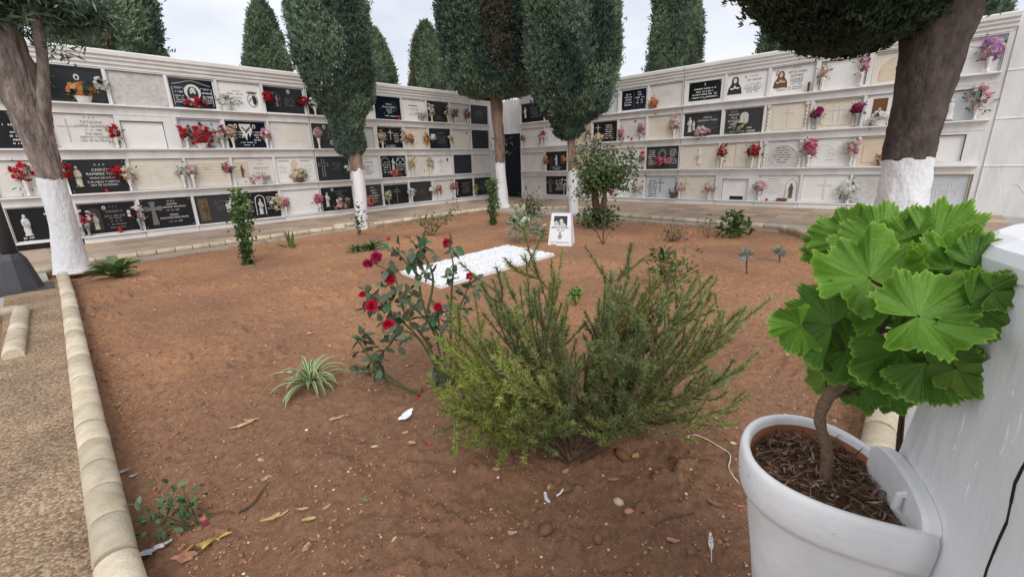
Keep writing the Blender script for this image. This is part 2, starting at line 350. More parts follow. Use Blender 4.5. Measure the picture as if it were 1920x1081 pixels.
# ------------------------------------------------------------------ ground, paths, soil
SZ = -.07                                     # level of the soil in the bed
YW, XW = 11.220, 11.855                       # faces of the two niche walls
def sheet(name, x0, x1, y0, y1, z, m, depth=.02):
    b = MB(); b.box(x0, x1, y0, y1, z - depth, z); o = b.build(name, m); o['kind'] = 'structure'; return o
sheet('ground', -400, 400, -400, 400, -.16, 'earth')
BX0, BX1, BY0, BY1 = -.06, 9.4, -.02, 9.1
def soil_h(x, y):
    h = .05 * fbm(x, y, .7, 3, 3) + .035 * fbm(x, y, 4, 4, 11, .6)
    d = np.hypot(x, y)
    h = h + (.040 * fbm(x, y, 17, 4, 21, .65)) * np.clip(1.6 - d / 5, .45, 1)
    lump = np.maximum(0, fbm(x, y, 9, 3, 40, .6) - .10)           # clods turned up in patches
    patch = np.clip(fbm(x, y, 1.1, 2, 57) * 4 + .35, 0, 1)
    h = h + lump * .24 * patch
    gw = np.clip(np.minimum(np.minimum(x - 2.55, 5.0 - x), np.minimum(y - 3.3, 4.7 - y)) / .15, 0, 1); h = h * (1 - gw)
    for (px, py, rx, ry, a) in MOUNDS:
        h = h + a * np.exp(-((x - px) / rx) ** 2 - ((y - py) / ry) ** 2)
    return SZ + h
MOUNDS = [(.62, 1.75, .16, .5, .045), (.42, 1.45, .1, .3, .03), (1.35, .9, .3, .3, -.03), (1.62, .86, .13, .1, .03), (1.1, .95, .14, .1, -.03), (.78, 2.95, .5, .3, .02),
          (1.25, 1.05, .2, .16, .02), (2.9, 7.6, .5, .35, .05), (3.4, 6.2, .5, .3, .03), (5.2, 1.1, .5, .3, .03), (6.1, 1.1, .4, .3, .04), (.9, 7.2, .6, .3, .03)]
n1_, n2_ = 560, 540
gx = BX0 + (BX1 - BX0) * np.linspace(0, 1, n1_) ** 1.75; gy = BY0 + (BY1 - BY0) * np.linspace(0, 1, n2_) ** 1.75
GX, GY = np.meshgrid(gx, gy, indexing='ij'); GZ = soil_h(GX, GY)
idx = np.arange(n1_ * n2_).reshape(n1_, n2_)
# the near right corner of the bed is cut off by the slanting kerb
cutv = (GX - 6.3) * .78 - (GY + .05) * 1.0
keepq = (cutv[:-1, :-1] < .42)
Fq = np.stack([idx[:-1, :-1], idx[1:, :-1], idx[1:, 1:], idx[:-1, 1:]], -1)[keepq]
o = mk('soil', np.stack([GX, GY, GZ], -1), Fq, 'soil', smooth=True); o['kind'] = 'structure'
def sz(p):
    return float(soil_h(np.array([p[0]]), np.array([p[1]]))[0])
def on_soil(x, y):
    p = gnd(x, y, SZ)
    for _ in range(4): p = gnd(x, y, sz(p))
    return p
# walkways: cement bed with separate tiles
def tiles(name, x0, x1, y0, y1, s, cols, seed):
    r = random.Random(seed)
    root = mk(name, *(lambda b: (np.concatenate(b.V), b.F))((lambda b: (b.box(x0, x1, y0, y1, -.10, -.008), b)[1])(MB())), 'grout'); root['kind'] = 'structure'
    meshes = []
    for c in cols:
        b = MB(); g = .006; b.cc = c; b.box(-s / 2 + g, s / 2 - g, -s / 2 + g, s / 2 - g, -.03, 0, .004); o = b.build('paving_tile', 'tile'); meshes.append(o.data); bpy.data.objects.remove(o)
    nx = int(round((x1 - x0) / s)); ny = int(round((y1 - y0) / s))
    for i in range(nx):
        for j in range(ny):
            o = inst('paving_tile', r.choice(meshes), root, (x0 + (i + .5) * s, y0 + (j + .5) * s, r.uniform(-.003, .001)), (r.uniform(-.003, .003), r.uniform(-.003, .003), r.choice((0, 1.5708, 3.1416))))
            ORG[o.name] = np.zeros(3)
    return root
pinks = [(.47, .34, .245), (.50, .37, .275), (.44, .325, .24), (.52, .40, .30), (.48, .365, .285)]
tiles('walkway', -1.5, 11.7, 9.16, 9.16 + 5 * .41, .412, pinks, 1)
tiles('walkway', 9.06, 9.06 + 7 * .4, -1.2, 9.14, .4, pinks, 2)
sheet('pavement', -1.5, 9.06, 8.55, 9.16, -.02, 'grout', .1)           # cement strip outside the back kerb
sheet('pavement', 8.35, 9.06, -1.2, 8.55, -.02, 'grout', .1)
sheet('pavement', -9, -1.5, 8.0, 11.2, -.015, 'grout', .1)
sheet('pavement', 11.7, 12.6, 9.1, 12.6, -.02, 'grout', .1)
b = MB(); b.prism([(-.335, -1.5), (-.13, -1.5), (-.095, 1.5), (-.06, 2.8), (.02, 5), (.07, 6.3), (.105, 7.6), (-.335, 7.6)], -.12, 0); b.build('path', 'agg')['kind'] = 'structure'
sheet('path_edge', -.42, -.337, -1.5, 4.35, -.003, 'grout', .12)
sheet('concrete_path', -9, -.422, -4, 4.35, -.008, 'concrete', .12)
sheet('concrete_path', -9, -.337, 6.2, 8.0, -.008, 'concrete', .12)
sheet('concrete_path', -.335, .02, 7.61, 8.5, -.006, 'concrete', .12)
sheet('pavement', .1, 11.8, -7, -.13, -.03, 'concrete', .1)
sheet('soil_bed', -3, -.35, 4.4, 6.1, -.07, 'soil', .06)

# ------------------------------------------------------------------ kerbs: one stone after another
def kerb_mesh(L):
    pr = [(-.045, -.15), (.045, -.15), (.045, -.012), (.054, -.005), (.056, .02)] + [(.056 * math.cos(a), .020 + .040 * math.sin(a)) for a in np.linspace(.25, math.pi - .25, 9)] + [(-.056, .02), (-.054, -.005), (-.045, -.012)]
    b = MB(); n = len(pr); h = L / 2 - .0055
    V = []; rings = [(-h, .93), (-h + .01, 1), (h - .01, 1), (h, .93)]
    for x, k in rings: V += [(x, p[0] * k, -.15 + (p[1] + .15) * (1 - (1 - k) * .25)) for p in pr]
    F = [tuple(range(n - 1, -1, -1)), tuple(range(3 * n, 4 * n))]
    for q in range(3): F += [(q * n + i, q * n + (i + 1) % n, (q + 1) * n + (i + 1) % n, (q + 1) * n + i) for i in range(n)]
    b.add(V, F); return b
def soften(me):
    me.polygons.foreach_set('use_smooth', [abs(p.normal.x) < .5 and p.normal.z > -.2 for p in me.polygons])
def kerb(lines, label):
    root = empty('kerb', (*lines[0][0], 0)); root['kind'] = 'structure'
    r = random.Random(5); cache = {}
    for ln in lines:
        for (x0, y0), (x1, y1) in zip(ln[:-1], ln[1:]):
            L = math.hypot(x1 - x0, y1 - y0); n = max(1, round(L / .235)); s = L / n; key = round(s, 3)
            if key not in cache:
                o = kerb_mesh(s).build('kerb_stone', 'kerb'); cache[key] = o.data; soften(o.data); bpy.data.objects.remove(o)
            for i in range(n):
                f = (i + .5) / n
                inst('kerb_stone', cache[key], root, (x0 + (x1 - x0) * f, y0 + (y1 - y0) * f, r.uniform(-.004, .004)), (r.uniform(-.012, .012), r.uniform(-.01, .01), math.atan2(y1 - y0, x1 - x0) + r.uniform(-.012, .012)))
    return root
kerb([[(-.065, .5), (-.05, 1.7), (-.015, 2.8), (.115, 6.3), (.15, 7.75)], [(-.1, 8.38), (.3, 8.40)], [(.3, 8.66), (2.2, 8.68), (4.36, 8.64)], [(4.30, 8.98), (5.0, 8.95)], [(5.02, 8.93), (4.94, 8.62)], [(4.94, 8.5), (8.55, 8.42)],
      [(8.62, 8.42), (8.8, 8.9), (9.3, 8.9)], [(9.25, 8.3), (9.16, 6.95)], [(9.18, 6.9), (9.55, 6.75)], [(9.6, 6.7), (9.4, 5.6)], [(9.38, 5.55), (8.72, 5.5)], [(8.72, 5.45), (8.52, 3.0), (8.42, 1.62)],
      [(8.42, 1.6), (8.1, 1.30), (7.62, .98), (7.06, .54), (6.5, .12), (6.2, -.02)], [(6.2, -.04), (3.0, -.045), (.9, -.05)]], 'kerb')
kerb([[(-.27, 4.45), (-.215, 6.0)], [(-.22, 6.05), (-2.6, 6.15)]], 'kerb')

# ------------------------------------------------------------------ niche walls
FL = Frame((0, YW, 0), (1, 0, 0), (0, 0, 1), (0, -1, 0))
FR = Frame((XW, 0, 0), (0, -1, 0), (0, 0, 1), (-1, 0, 0))
LB = [-1.12, -.23, .63, 1.53, 2.43, 3.28, 4.17, 5.14, 6.06, 6.95, 7.84, 8.71, 9.61, 10.46, 11.31]
RB = [-10.27, -9.26, -8.36, -7.50, -6.62, -5.75, -4.79, -3.80, -2.88, -1.98, -1.08, -.20, .74]
LEDGE = [2.435, 1.665, .885, .125]            # rows from the top down
SH = .595
REC = -.07
def niche_wall(fr, bnd, u0, u1, joint, label, org):
    root = empty('niche_wall', org); tag(root, label, 'niche wall')
    b = MB(fr); b.box(u0, u1, -.12, 3.06, -2.3, REC); b.build('wall_body', 'wall', root)
    a, z = bnd[0], bnd[-1]
    for lo, hi in ((u0, a), (z, u1)):
        b = MB(fr); b.box(lo, hi, 0, 3.058, REC - .01, 0); b.build('wall_panel', 'wall', root)
    for k, zl in enumerate(LEDGE):
        top = 3.058 if k == 0 else LEDGE[k - 1] - .028
        for lo, hi in ((a, joint - .008), (joint + .008, z)):
            b = MB(fr); b.sweep([(REC - .01, zl + SH), (REC - .01, top), (.012, top), (0, zl + SH + .05), (0, zl + SH)], lo, hi); b.build('band', 'wall', root)
    for i, ub in enumerate(bnd):
        w = .026
        if abs(ub - joint) < .01:
            b = MB(fr); b.box(ub - .008, ub + .008, 0, 3.36, REC - .02, -.03); b.build('expansion_joint', 'joint', root)
        b = MB(fr)
        lo, hi = ub - w, ub + w
        if i == 0: lo = ub
        if i == len(bnd) - 1: hi = ub
        for zl in LEDGE:
            if abs(ub - joint) < .01:
                b.box(lo, ub - .01, zl, zl + SH, REC - .01, -.002); b.box(ub + .01, hi, zl, zl + SH, REC - .01, -.002)
            else: b.box(lo, hi, zl, zl + SH, REC - .01, -.002)
        b.build('divider', 'wall', root)
    for i in range(len(bnd) - 1):
        lo, hi = bnd[i] + .004, bnd[i + 1] - .004
        for k, zl in enumerate(LEDGE):
            jut = .062 + .012 * ((i * 7 + k * 3) % 3)
            b = MB(fr); b.sweep([(REC - .01, zl - .030), (REC - .01, zl), (jut - .006, zl), (jut, zl - .006), (jut, zl - .024), (.02, zl - .030)], lo, hi); b.build('ledge', 'ledge', root)
        b = MB(fr); b.box(lo, hi, -.02, LEDGE[3] - .032, REC - .01, .045, .004); b.build('plinth_panel', 'black' if fr is FL and i <= 1 else 'white', root)
    pr = [(-2.3, 3.062), (0, 3.062), (.004, 3.10), (.034, 3.125), (.034, 3.17), (.064, 3.195), (.064, 3.235), (.096, 3.26), (.10, 3.325), (.085, 3.345), (-.3, 3.36), (-2.3, 3.40)]
    for lo, hi in ((u0, joint - .008), (joint + .008, u1)):
        b = MB(fr); b.sweep(pr, lo, hi); b.build('cornice', 'ledge', root)
    return root
niche_wall(FL, LB, -7, 11.36, 5.14, 'long white wall of burial niches on the left with stepped cornice', (4, YW, 0))
niche_wall(FR, RB, -10.27, .80, -4.79, 'long white wall of burial niches on the right with stepped cornice', (XW, 5, 0))
# corner: dark door under a white panel
cr_ = empty('doorway', (12.1, 10.75, 0)); tag(cr_, 'tall dark door under a white panel in the corner between the niche walls', 'doorway')
b = MB(); b.box(12.02, 12.2, 10.27, 11.24, 2.20, 3.22); b.build('lintel_panel', 'wall', cr_)
b = MB(); b.box(11.99, 12.03, 10.27, 11.24, 2.155, 2.20); b.build('lintel_ledge', 'ledge', cr_)
b = MB(); b.box(12.06, 12.11, 10.27, 11.24, -.02, 2.153); b.build('door', 'door', cr_)
b = MB(); b.box(11.855, 12.2, 10.272, 10.30, -.02, 3.2); b.build('jamb', 'wall', cr_)
b = MB(); b.box(11.362, 12.2, 11.22, 11.28, -.02, 3.2); b.build('jamb', 'wall', cr_)
# plain wall going on past the right end of the niches
pw = empty('plain_wall', (XW, -3, 0)); tag(pw, 'plain white rendered wall past the right end of the niches', 'wall')
b = MB(FR); b.box(.802, 7, -.12, 3.34, -.4, .02); b.build('wall_body', 'wall', pw)
for z in (2.44, 1.66, .86):
    b = MB(FR); b.sweep([(.018, z - .02), (.018, z + .02), (.03, z + .008), (.03, z - .008)], .802, 7); b.build('render_ridge', 'wall', pw)
b = MB(FR)
q = np.array([(1.15 + .5 * t + .03 * math.sin(9 * t), .55 - .28 * t + .05 * math.sin(6 * t), .021) for t in np.linspace(0, 1, 12)])
b.tube(q, .006, 4); b.build('crack', 'ledge', pw)
# ------------------------------------------------------------------ memorial plaques
PL = {}
bolt_b = MB(); bolt_b.lathe([(.011, 0), (.011, .004), (.007, .010), (0.001, .011)], 8, axis=2); BOLT = None
def cross_poly(cx, cy, h, t=.09, arm=.62, flare=1.0):
    w = h * t; y0, y1 = cy - h / 2, cy + h / 2; ya = y0 + h * .70; a = h * arm / 2; fw = w * flare; w2 = w / 2; f2 = fw / 2
    return [(cx - f2, y0), (cx + f2, y0), (cx + w2, ya - w2), (cx + a, ya - f2), (cx + a, ya + f2), (cx + w2, ya + w2), (cx + f2, y1), (cx - f2, y1), (cx - w2, ya + w2), (cx - a, ya + f2), (cx - a, ya - f2), (cx - w2, ya - w2)]
def arch_pts(cx, y0, w, h, n=10):
    r = w / 2; rr = min(r, h * .6); return [(cx - r, y0)] + [(cx + r * math.cos(a), y0 + h - rr + rr * math.sin(a)) for a in np.linspace(math.pi, 0, n)] + [(cx + r, y0)]
def plaque(wk, row, col, m, label, decor=(), pad=(.03, .03), frame=None, bolts=None, lo=0.006, hi=.008, hole=False):
    global BOLT
    fr, bd = (FL, LB) if wk == 'L' else (FR, RB)
    if wk == 'L': col += 1
    u0, u1 = bd[col] + pad[0], bd[col + 1] - pad[1]; v0, v1 = LEDGE[row] + lo, LEDGE[row] + SH - hi
    w, h = u1 - u0, v1 - v0; N0 = REC + .001
    org = fr((u0 + w / 2, v0, REC)); root = empty('memorial_plaque' if not hole else 'niche_opening', org)
    tag(root, label, 'memorial plaque' if not hole else 'burial niche', 'memorial plaques on the niche walls' if not hole else 'open burial niches')
    PL[(wk, row, col - (wk == 'L'))] = (fr, u0, v0, w, h)
    L = Frame(fr((u0, v0, N0)), fr.B[0], fr.B[1], fr.B[2])
    if frame:
        fm, ft, fd = frame
        b = MB(L); b.box(0, w, 0, ft, 0, fd, .004); b.build('frame', fm, root); b = MB(L); b.box(0, w, h - ft, h, 0, fd, .004); b.build('frame', fm, root)
        b = MB(L); b.box(0, ft, ft, h - ft, 0, fd, .004); b.build('frame', fm, root); b = MB(L); b.box(w - ft, w, ft, h - ft, 0, fd, .004); b.build('frame', fm, root)
        x0, x1, y0, y1 = ft + .001, w - ft - .001, ft + .001, h - ft - .001
    else: x0, x1, y0, y1 = 0, w, 0, h
    TH = .012 if frame else .032
    b = MB(L); b.box(x0, x1, y0, y1, 0, TH, .004); panel = b.build('panel', m, root)
    r = random.Random(hash((wk, row, col)) % 9999 if False else row * 100 + col * 7 + (wk == 'L'))
    Z = TH
    W_ = x1 - x0; H_ = y1 - y0
    X = lambda a: x0 + a * W_
    Y = lambda a: y0 + a * H_
    for di, d in enumerate(decor):
        Z = TH + .0008 * di; k = d[0]; b = MB(L)
        if k == 'txt':       # readable lettering: ('txt', cx, top, lines, size, material)
            _, cx, top, lines, sz_, mm = d; y = Y(top)
            for s in lines:
                if s:
                    V, F = text_geo(s, sz_ * (1 if not s.startswith('.') else 1), X(cx), y); V = V.copy(); V[:, 2] += Z + .0015 - V[:, 2].min(); b.add(V, F)
                y -= sz_ * 1.12
            b.build('lettering', mm, panel)['kind'] = 'stuff'
        elif k == 'bars':    # worn lettering that cannot be read: broken strokes ('bars', cx, top, n, width, height, material)
            _, cx, top, n, wd, ht, mm = d; y = Y(top)
            for i in range(n):
                half = wd * W_ / 2 * r.uniform(.55, 1.0); x = X(cx) - half
                while x < X(cx) + half:
                    l = r.uniform(.012, .028) ; 
                    if r.random() < .82: b.box(x, min(x + l * .62, X(cx) + half), y - ht * r.uniform(.75, 1), y, Z, Z + .0025)
                    x += l
                y -= ht * 1.95
            b.build('lettering', mm, panel)['kind'] = 'stuff'
        elif k == 'cross':
            _, cx, cy, hh, t, mm = d[:6]; fl = d[6] if len(d) > 6 else 1
            b.prism(cross_poly(X(cx), Y(cy), hh * H_, t, flare=fl), Z, Z + .008); b.build('cross', mm, panel)
        elif k == 'ocross':  # outlined cross
            _, cx, cy, hh, t, mm = d
            q = cross_poly(X(cx), Y(cy), hh * H_, t, flare=1.5); q = q + q[:1]
            b.tube([(p[0], p[1], Z + .002) for p in q], .0035, 4); b.build('cross', mm, panel)
        elif k == 'fig':     # standing robed figure in relief ('fig', cx, y0, height, material)
            _, cx, yb, hh, mm = d; H1 = hh * H_
            pr = [(.001, 0), (.15, 0), (.14, .05), (.11, .1), (.125, .32), (.095, .5), (.12, .62), (.14, .72), (.09, .80), (.045, .83)]
            b.lathe([(a * H1, c * H1) for a, c in pr], 10, (X(cx), Y(yb), Z), .35); 
            b.lathe([(.001, .80 * H1), (.05 * H1, .84 * H1), (.065 * H1, .90 * H1), (.05 * H1, .97 * H1), (.001, H1)], 8, (X(cx), Y(yb), Z + .01), .6)
            b.tube([(X(cx) - .11 * H1, Y(yb) + .66 * H1, Z + .02), (X(cx) - .10 * H1, Y(yb) + .5 * H1, Z + .05), (X(cx) + .03 * H1, Y(yb) + .54 * H1, Z + .06)], .035 * H1, 5)
            b.tube([(X(cx) + .11 * H1, Y(yb) + .66 * H1, Z + .02), (X(cx) + .11 * H1, Y(yb) + .48 * H1, Z + .05), (X(cx) + .02 * H1, Y(yb) + .60 * H1, Z + .06)], .035 * H1, 5)
            b.build('figure', mm, panel, smooth=True)
        elif k == 'arch':    # raised arched border
            _, cx, yb, ww, hh, mm = d[:6]; t = d[6] if len(d) > 6 else .010
            b.tube([(p[0], p[1], Z) for p in arch_pts(X(cx), Y(yb), ww * W_, hh * H_)], t, 5); b.build('arch_border', mm, panel)
        elif k == 'apanel':  # arched panel
            _, cx, yb, ww, hh, mm = d[:6]; dz = d[6] if len(d) > 6 else .006
            b.prism(arch_pts(X(cx), Y(yb), ww * W_, hh * H_), Z, Z + dz); b.build('arched_panel', mm, panel)
        elif k == 'rect':
            _, a0, b0, a1, b1, mm = d[:6]; dz = d[6] if len(d) > 6 else .006
            b.box(X(a0), X(a1), Y(b0), Y(b1), Z, Z + dz, .002); b.build('inset_panel', mm, panel)
        elif k == 'line':    # engraved border line
            _, pts, t, mm = d; b.tube([(X(p[0]), Y(p[1]), Z) for p in pts], t, 4); b.build('border_line', mm, panel)
        elif k == 'oval':
            _, cx, cy, rr, mm = d; cx, cy = X(cx), Y(cy)
            b.prism([(cx + rr * .75 * math.cos(t), cy + rr * math.sin(t)) for t in np.linspace(0, 2 * math.pi, 14, endpoint=False)], Z, Z + .008); b.build('oval_portrait', mm, panel)
            b = MB(L); b.prism([(cx + rr * .42 * math.cos(t), cy - rr * .1 + rr * .6 * math.sin(t)) for t in np.linspace(0, 2 * math.pi, 10, endpoint=False)], Z + .008, Z + .0095); b.build('portrait_print', 'ink', panel)
        elif k == 'col':     # twisted column
            _, cx, mm = d; pts = []
            for t in np.linspace(0, 1, 25): pts.append((X(cx) + .008 * math.cos(t * 34), Y(.10) + t * (H_ * .78), Z + .02 + .008 * math.sin(t * 34)))
            b.tube(pts, .019, 6); b.box(X(cx) - .035, X(cx) + .035, Y(0), Y(.09), Z, Z + .05); b.box(X(cx) - .035, X(cx) + .035, Y(.90), Y(1), Z, Z + .05); b.build('column', mm, panel)
        elif k == 'face':    # bearded head with halo, printed flat in layers
            _, cx, cy, rr = d; cx, cy = X(cx), Y(cy)
            el = lambda ex, ey, a, c, z0, z1, n=16: MB.prism(b, [(ex + a * math.cos(t), ey + c * math.sin(t)) for t in np.linspace(0, 2 * math.pi, n, endpoint=False)], z0, z1)
            el(cx, cy, rr, rr, Z, Z + .002); b.build('halo', 'silver', panel); b = MB(L)
            el(cx, cy - rr * .25, rr * .66, rr * .95, Z + .002, Z + .004); b.build('hair', 'ink', panel); b = MB(L)
            el(cx, cy + .02 * rr, rr * .34, rr * .55, Z + .004, Z + .006); b.build('face', 'silver', panel); b = MB(L)
            el(cx, cy - rr * .38, rr * .26, rr * .27, Z + .006, Z + .007); el(cx - rr * .14, cy + rr * .1, rr * .09, rr * .05, Z + .006, Z + .007, 8); el(cx + rr * .14, cy + rr * .1, rr * .09, rr * .05, Z + .006, Z + .007, 8); b.build('beard', 'ink', panel)
        elif k == 'bust':    # hooded half figure, printed flat in layers: ('bust', cx, y0, height, robe material, face material)
            _, cx, yb, hh, m1, m2 = d; cx, yb, h1 = X(cx), Y(yb), hh * H_
            b.prism([(cx - .42 * h1, yb), (cx + .42 * h1, yb), (cx + .36 * h1, yb + .36 * h1), (cx + .2 * h1, yb + .60 * h1), (cx + .19 * h1, yb + .84 * h1), (cx + .1 * h1, yb + .98 * h1), (cx - .1 * h1, yb + .98 * h1), (cx - .19 * h1, yb + .84 * h1), (cx - .2 * h1, yb + .60 * h1), (cx - .36 * h1, yb + .36 * h1)], Z, Z + .003); b.build('robe', m1, panel); b = MB(L)
            for ex, ey, a, c in ((0, .76, .10, .15), (.16, .34, .12, .05), (-.16, .32, .12, .05), (0, .40, .07, .09)):
                b.prism([(cx + ex * h1 + a * h1 * math.cos(t), yb + ey * h1 + c * h1 * math.sin(t)) for t in np.linspace(0, 2 * math.pi, 12, endpoint=False)], Z + .003, Z + .005)
            b.build('face_and_hands', m2, panel)
        elif k == 'heart':   # oval emblem ringed with beads under a crown
            _, cx, cy, rr = d; cx, cy = X(cx), Y(cy)
            for t in np.linspace(0, 2 * math.pi, 22, endpoint=False): b.box(cx + .74 * rr * math.cos(t) - .008, cx + .74 * rr * math.cos(t) + .008, cy + rr * math.sin(t) - .010, cy + rr * math.sin(t) + .010, Z, Z + .003)
            b.prism([(cx + .5 * rr * math.cos(t) * (1 if t < math.pi else .6) + .12 * rr, cy + .75 * rr * math.sin(t)) for t in np.linspace(-1.4, 1.9, 12)], Z, Z + .003)
            b.tube([(cx - .55 * rr, cy - .3 * rr, Z + .002), (cx - .3 * rr, cy + .2 * rr, Z + .002), (cx, cy + .45 * rr, Z + .002), (cx + .1 * rr, cy - .6 * rr, Z + .002)], .008, 4)
            for a in (-.8, -.4, 0, .4, .8): b.tube([(cx + .08 * a, cy + 1.08 * rr, Z + .002), (cx + .13 * a, cy + 1.42 * rr - abs(a) * .03, Z + .002)], .009, 4)
            b.prism([(cx - .09, cy + 1.04 * rr), (cx + .09, cy + 1.04 * rr), (cx + .07, cy + 1.2 * rr), (cx - .07, cy + 1.2 * rr)], Z, Z + .003); b.build('emblem', 'ink', panel)
        elif k == 'dove':
            _, cx, cy, s = d; cx, cy = X(cx), Y(cy)
            b.prism([(cx + a * s, cy + c * s) for a, c in ((-.55, .62), (.55, .62), (.42, .42), (.62, .15), (.45, -.35), (.30, -.62), (.22, -.20), (.06, -.5), (-.02, -.95), (-.2, -.55), (-.42, -.62), (-.30, -.2), (-.52, .2))], Z, Z + .003); b.build('dove', 'silver', panel); b = MB(L)
            b.tube([(cx - .35 * s, cy + .35 * s, Z + .004), (cx - .05 * s, cy + .02 * s, Z + .005), (cx + .1 * s, cy - .1 * s, Z + .004)], .016, 4); b.tube([(cx + .38 * s, cy + .3 * s, Z + .004), (cx + .1 * s, cy, Z + .005), (cx - .02 * s, cy - .2 * s, Z + .004)], .016, 4); b.build('dove_shading', 'ink', panel)
        elif k == 'swirl':
            _, mm, t = d
            for s0 in range(3):
                ox, oy = r.uniform(.2, .7), r.uniform(.25, .7)
                b.tube([(X(ox + .16 * q * math.cos(q * 5 + s0)), Y(oy + .2 * q * math.sin(q * 5 + s0)), Z) for q in np.linspace(.1, 1.4, 16)], t, 4)
            b.build('engraved_scroll', mm, panel)
    if bolts:
        if BOLT is None:
            o = bolt_b.build('bolt', 'inkgrey'); BOLT = o.data; bpy.data.objects.remove(o)
        for a in (X(0) + .035, X(1) - .035):
            for c in (Y(0) + .035, Y(1) - .035):
                o = inst('bolt', BOLT, panel, L((a, c, TH)));
                o.matrix_local = Matrix.Translation(o.location) @ Matrix(L.B.T.tolist()).to_4x4()
    return root
def opening(wk, row, col, label, pad, lo, hi, inner='white', deep_=.10, slot=False, frame='wall'):
    "an empty niche: thick rendered rim round a set-back board"
    fr, bd = (FL, LB) if wk == 'L' else (FR, RB); c = col + (wk == 'L')
    u0, u1 = bd[c] + .024, bd[c + 1] - .024; v0, v1 = LEDGE[row] + .002, LEDGE[row] + SH - .004
    a0, a1, b0, b1 = u0 + pad[0], u1 - pad[1], v0 + lo, v1 - hi
    root = empty('burial_niche', fr((u0 + (u1 - u0) / 2, v0, REC))); tag(root, label, 'burial niche', 'unmarked burial niches')
    PL[(wk, row, col)] = (fr, u0, v0, u1 - u0, v1 - v0)
    for nme, x in (('rim', (u0, u1, b1, v1)), ('rim', (u0, a0, v0, b1 - .001)), ('rim', (a1, u1, v0, b1 - .001))):
        b = MB(fr); b.box(*x, REC - .005, -.004); b.build(nme, frame, root)
    if lo > .01: b = MB(fr); b.box(a0 + .001, a1 - .001, v0, b0, REC - .005, -.006); b.build('rim', frame, root)
    b = MB(fr); b.box(a0 + .014, a1 - .014, b0 + .002, b1 - .016, REC - .004, REC + .02); b.build('closing_board', inner, root)
    b = MB(fr); b.box(a0 + .001, a1 - .001, b0 + .001, b1 - .001, REC - .006, REC + .003); b.build('shadow_gap', 'joint', root)
    if slot: b = MB(fr); b.box(a0 + .2, a0 + .50, b0 + .006, b0 + .085, REC + .018, REC + .03); b.build('dark_slot', 'joint', root)
    return root
B4 = True
WF = ('ledge', .03, .05)
IG = 'inkgrey'
# --- left wall, top row
plaque('L', 0, 0, 'white', 'plain white plaque behind the forked trunk, top row', [('swirl', 'pale', .004)])
plaque('L', 0, 1, 'black', 'polished black plaque with moulded edge and orange flowers, first in the top left row', [('line', [(.03, .06), (.97, .06), (.97, .94), (.03, .94), (.03, .06)], .008, 'char'), ('oval', .58, .72, .05, 'silver')])
plaque('L', 0, 2, 'grey', 'mottled grey marble plaque with worn lettering, bolted in the top left row', [('bars', .5, .70, 1, .6, .03, 'pale'), ('bars', .5, .55, 4, .7, .02, 'pale')], bolts=B4)
plaque('L', 0, 3, 'blue', 'black plaque with a white bearded face and halo above red carnations', [('line', [(.06, .80), (.25, .86), (.38, .92), (.5, .95), (.62, .92), (.75, .86), (.94, .80)], .006, 'silver'), ('line', [(.05, .08), (.05, .70), (.30, .70), (.33, .55)], .005, 'silver'), ('line', [(.95, .08), (.95, .70), (.70, .70), (.67, .55)], .005, 'silver'),
    ('face', .5, .56, .145), ('txt', .17, .70, ['D.E.P.'], .045, 'silver'), ('txt', .83, .70, ['D.E.P.'], .045, 'silver'), ('bars', .18, .57, 1, .24, .035, 'silver'), ('bars', .18, .42, 4, .24, .020, 'silver'), ('bars', .83, .57, 2, .24, .035, 'silver'), ('bars', .83, .36, 3, .24, .020, 'silver')], frame=('ledge', .02, .03))
plaque('L', 0, 4, 'white', 'white plaque with a black crowned oval emblem on its right half', [('bars', .40, .72, 1, .3, .022, IG), ('bars', .40, .63, 1, .5, .034, IG), ('bars', .42, .50, 4, .24, .022, IG), ('bars', .5, .28, 1, .25, .018, IG), ('heart', .78, .42, .135)], bolts=B4)
plaque('L', 0, 5, 'black', 'black plaque with a dim bronze arched figure between two red bouquets', [('arch', .30, .22, .17, .58, 'bronze', .006), ('fig', .30, .24, .48, 'dimsilver'), ('oval', .62, .86, .045, 'silver'), ('bars', .62, .62, 5, .3, .02, 'dimsilver')], frame=('ledge', .02, .03))
plaque('L', 0, 6, 'black', 'black plaque half hidden by the narrow cypress, white flowers on its left', [('bars', .5, .7, 5, .4, .02, 'dimsilver'), ('oval', .18, .8, .04, 'silver')], frame=('ledge', .02, .03))
plaque('L', 0, 7, 'white', 'plain white plaque behind the narrow cypress, top row', [('bars', .5, .6, 3, .5, .02, 'grey')])
plaque('L', 0, 8, 'blue', 'blue-black plaque with bold white lettering and an engraved rose', [('txt', .56, .74, ['Stefano', 'Moreno Bellido'], .066, 'silver'), ('bars', .56, .48, 2, .3, .022, 'silver'), ('txt', .58, .36, ['R.I.P.'], .068, 'silver'), ('bars', .62, .18, 1, .5, .026, 'silver'), ('swirl', 'dimsilver', .004)], pad=(.012, .02))
plaque('L', 0, 9, 'white', 'white plaque with black lettering right of the blue-black plaque', [('bars', .5, .86, 1, .18, .018, IG), ('bars', .5, .74, 1, .75, .034, 'ink'), ('bars', .5, .60, 2, .55, .022, IG), ('bars', .5, .40, 2, .45, .022, IG)], bolts=B4)
plaque('L', 0, 10, 'black', 'black plaque between two tall cream bouquets, top left row', [('swirl', 'char', .005), ('bars', .55, .3, 3, .5, .02, 'dimsilver')])
plaque('L', 0, 11, 'grey', 'speckled grey plaque between two dried brown bouquets, top left row', [('bars', .5, .75, 4, .5, .02, IG)])
plaque('L', 0, 12, 'slate', 'dark slate plaque nearest the corner, top left row', [('bars', .5, .75, 5, .6, .022, 'dimsilver')])
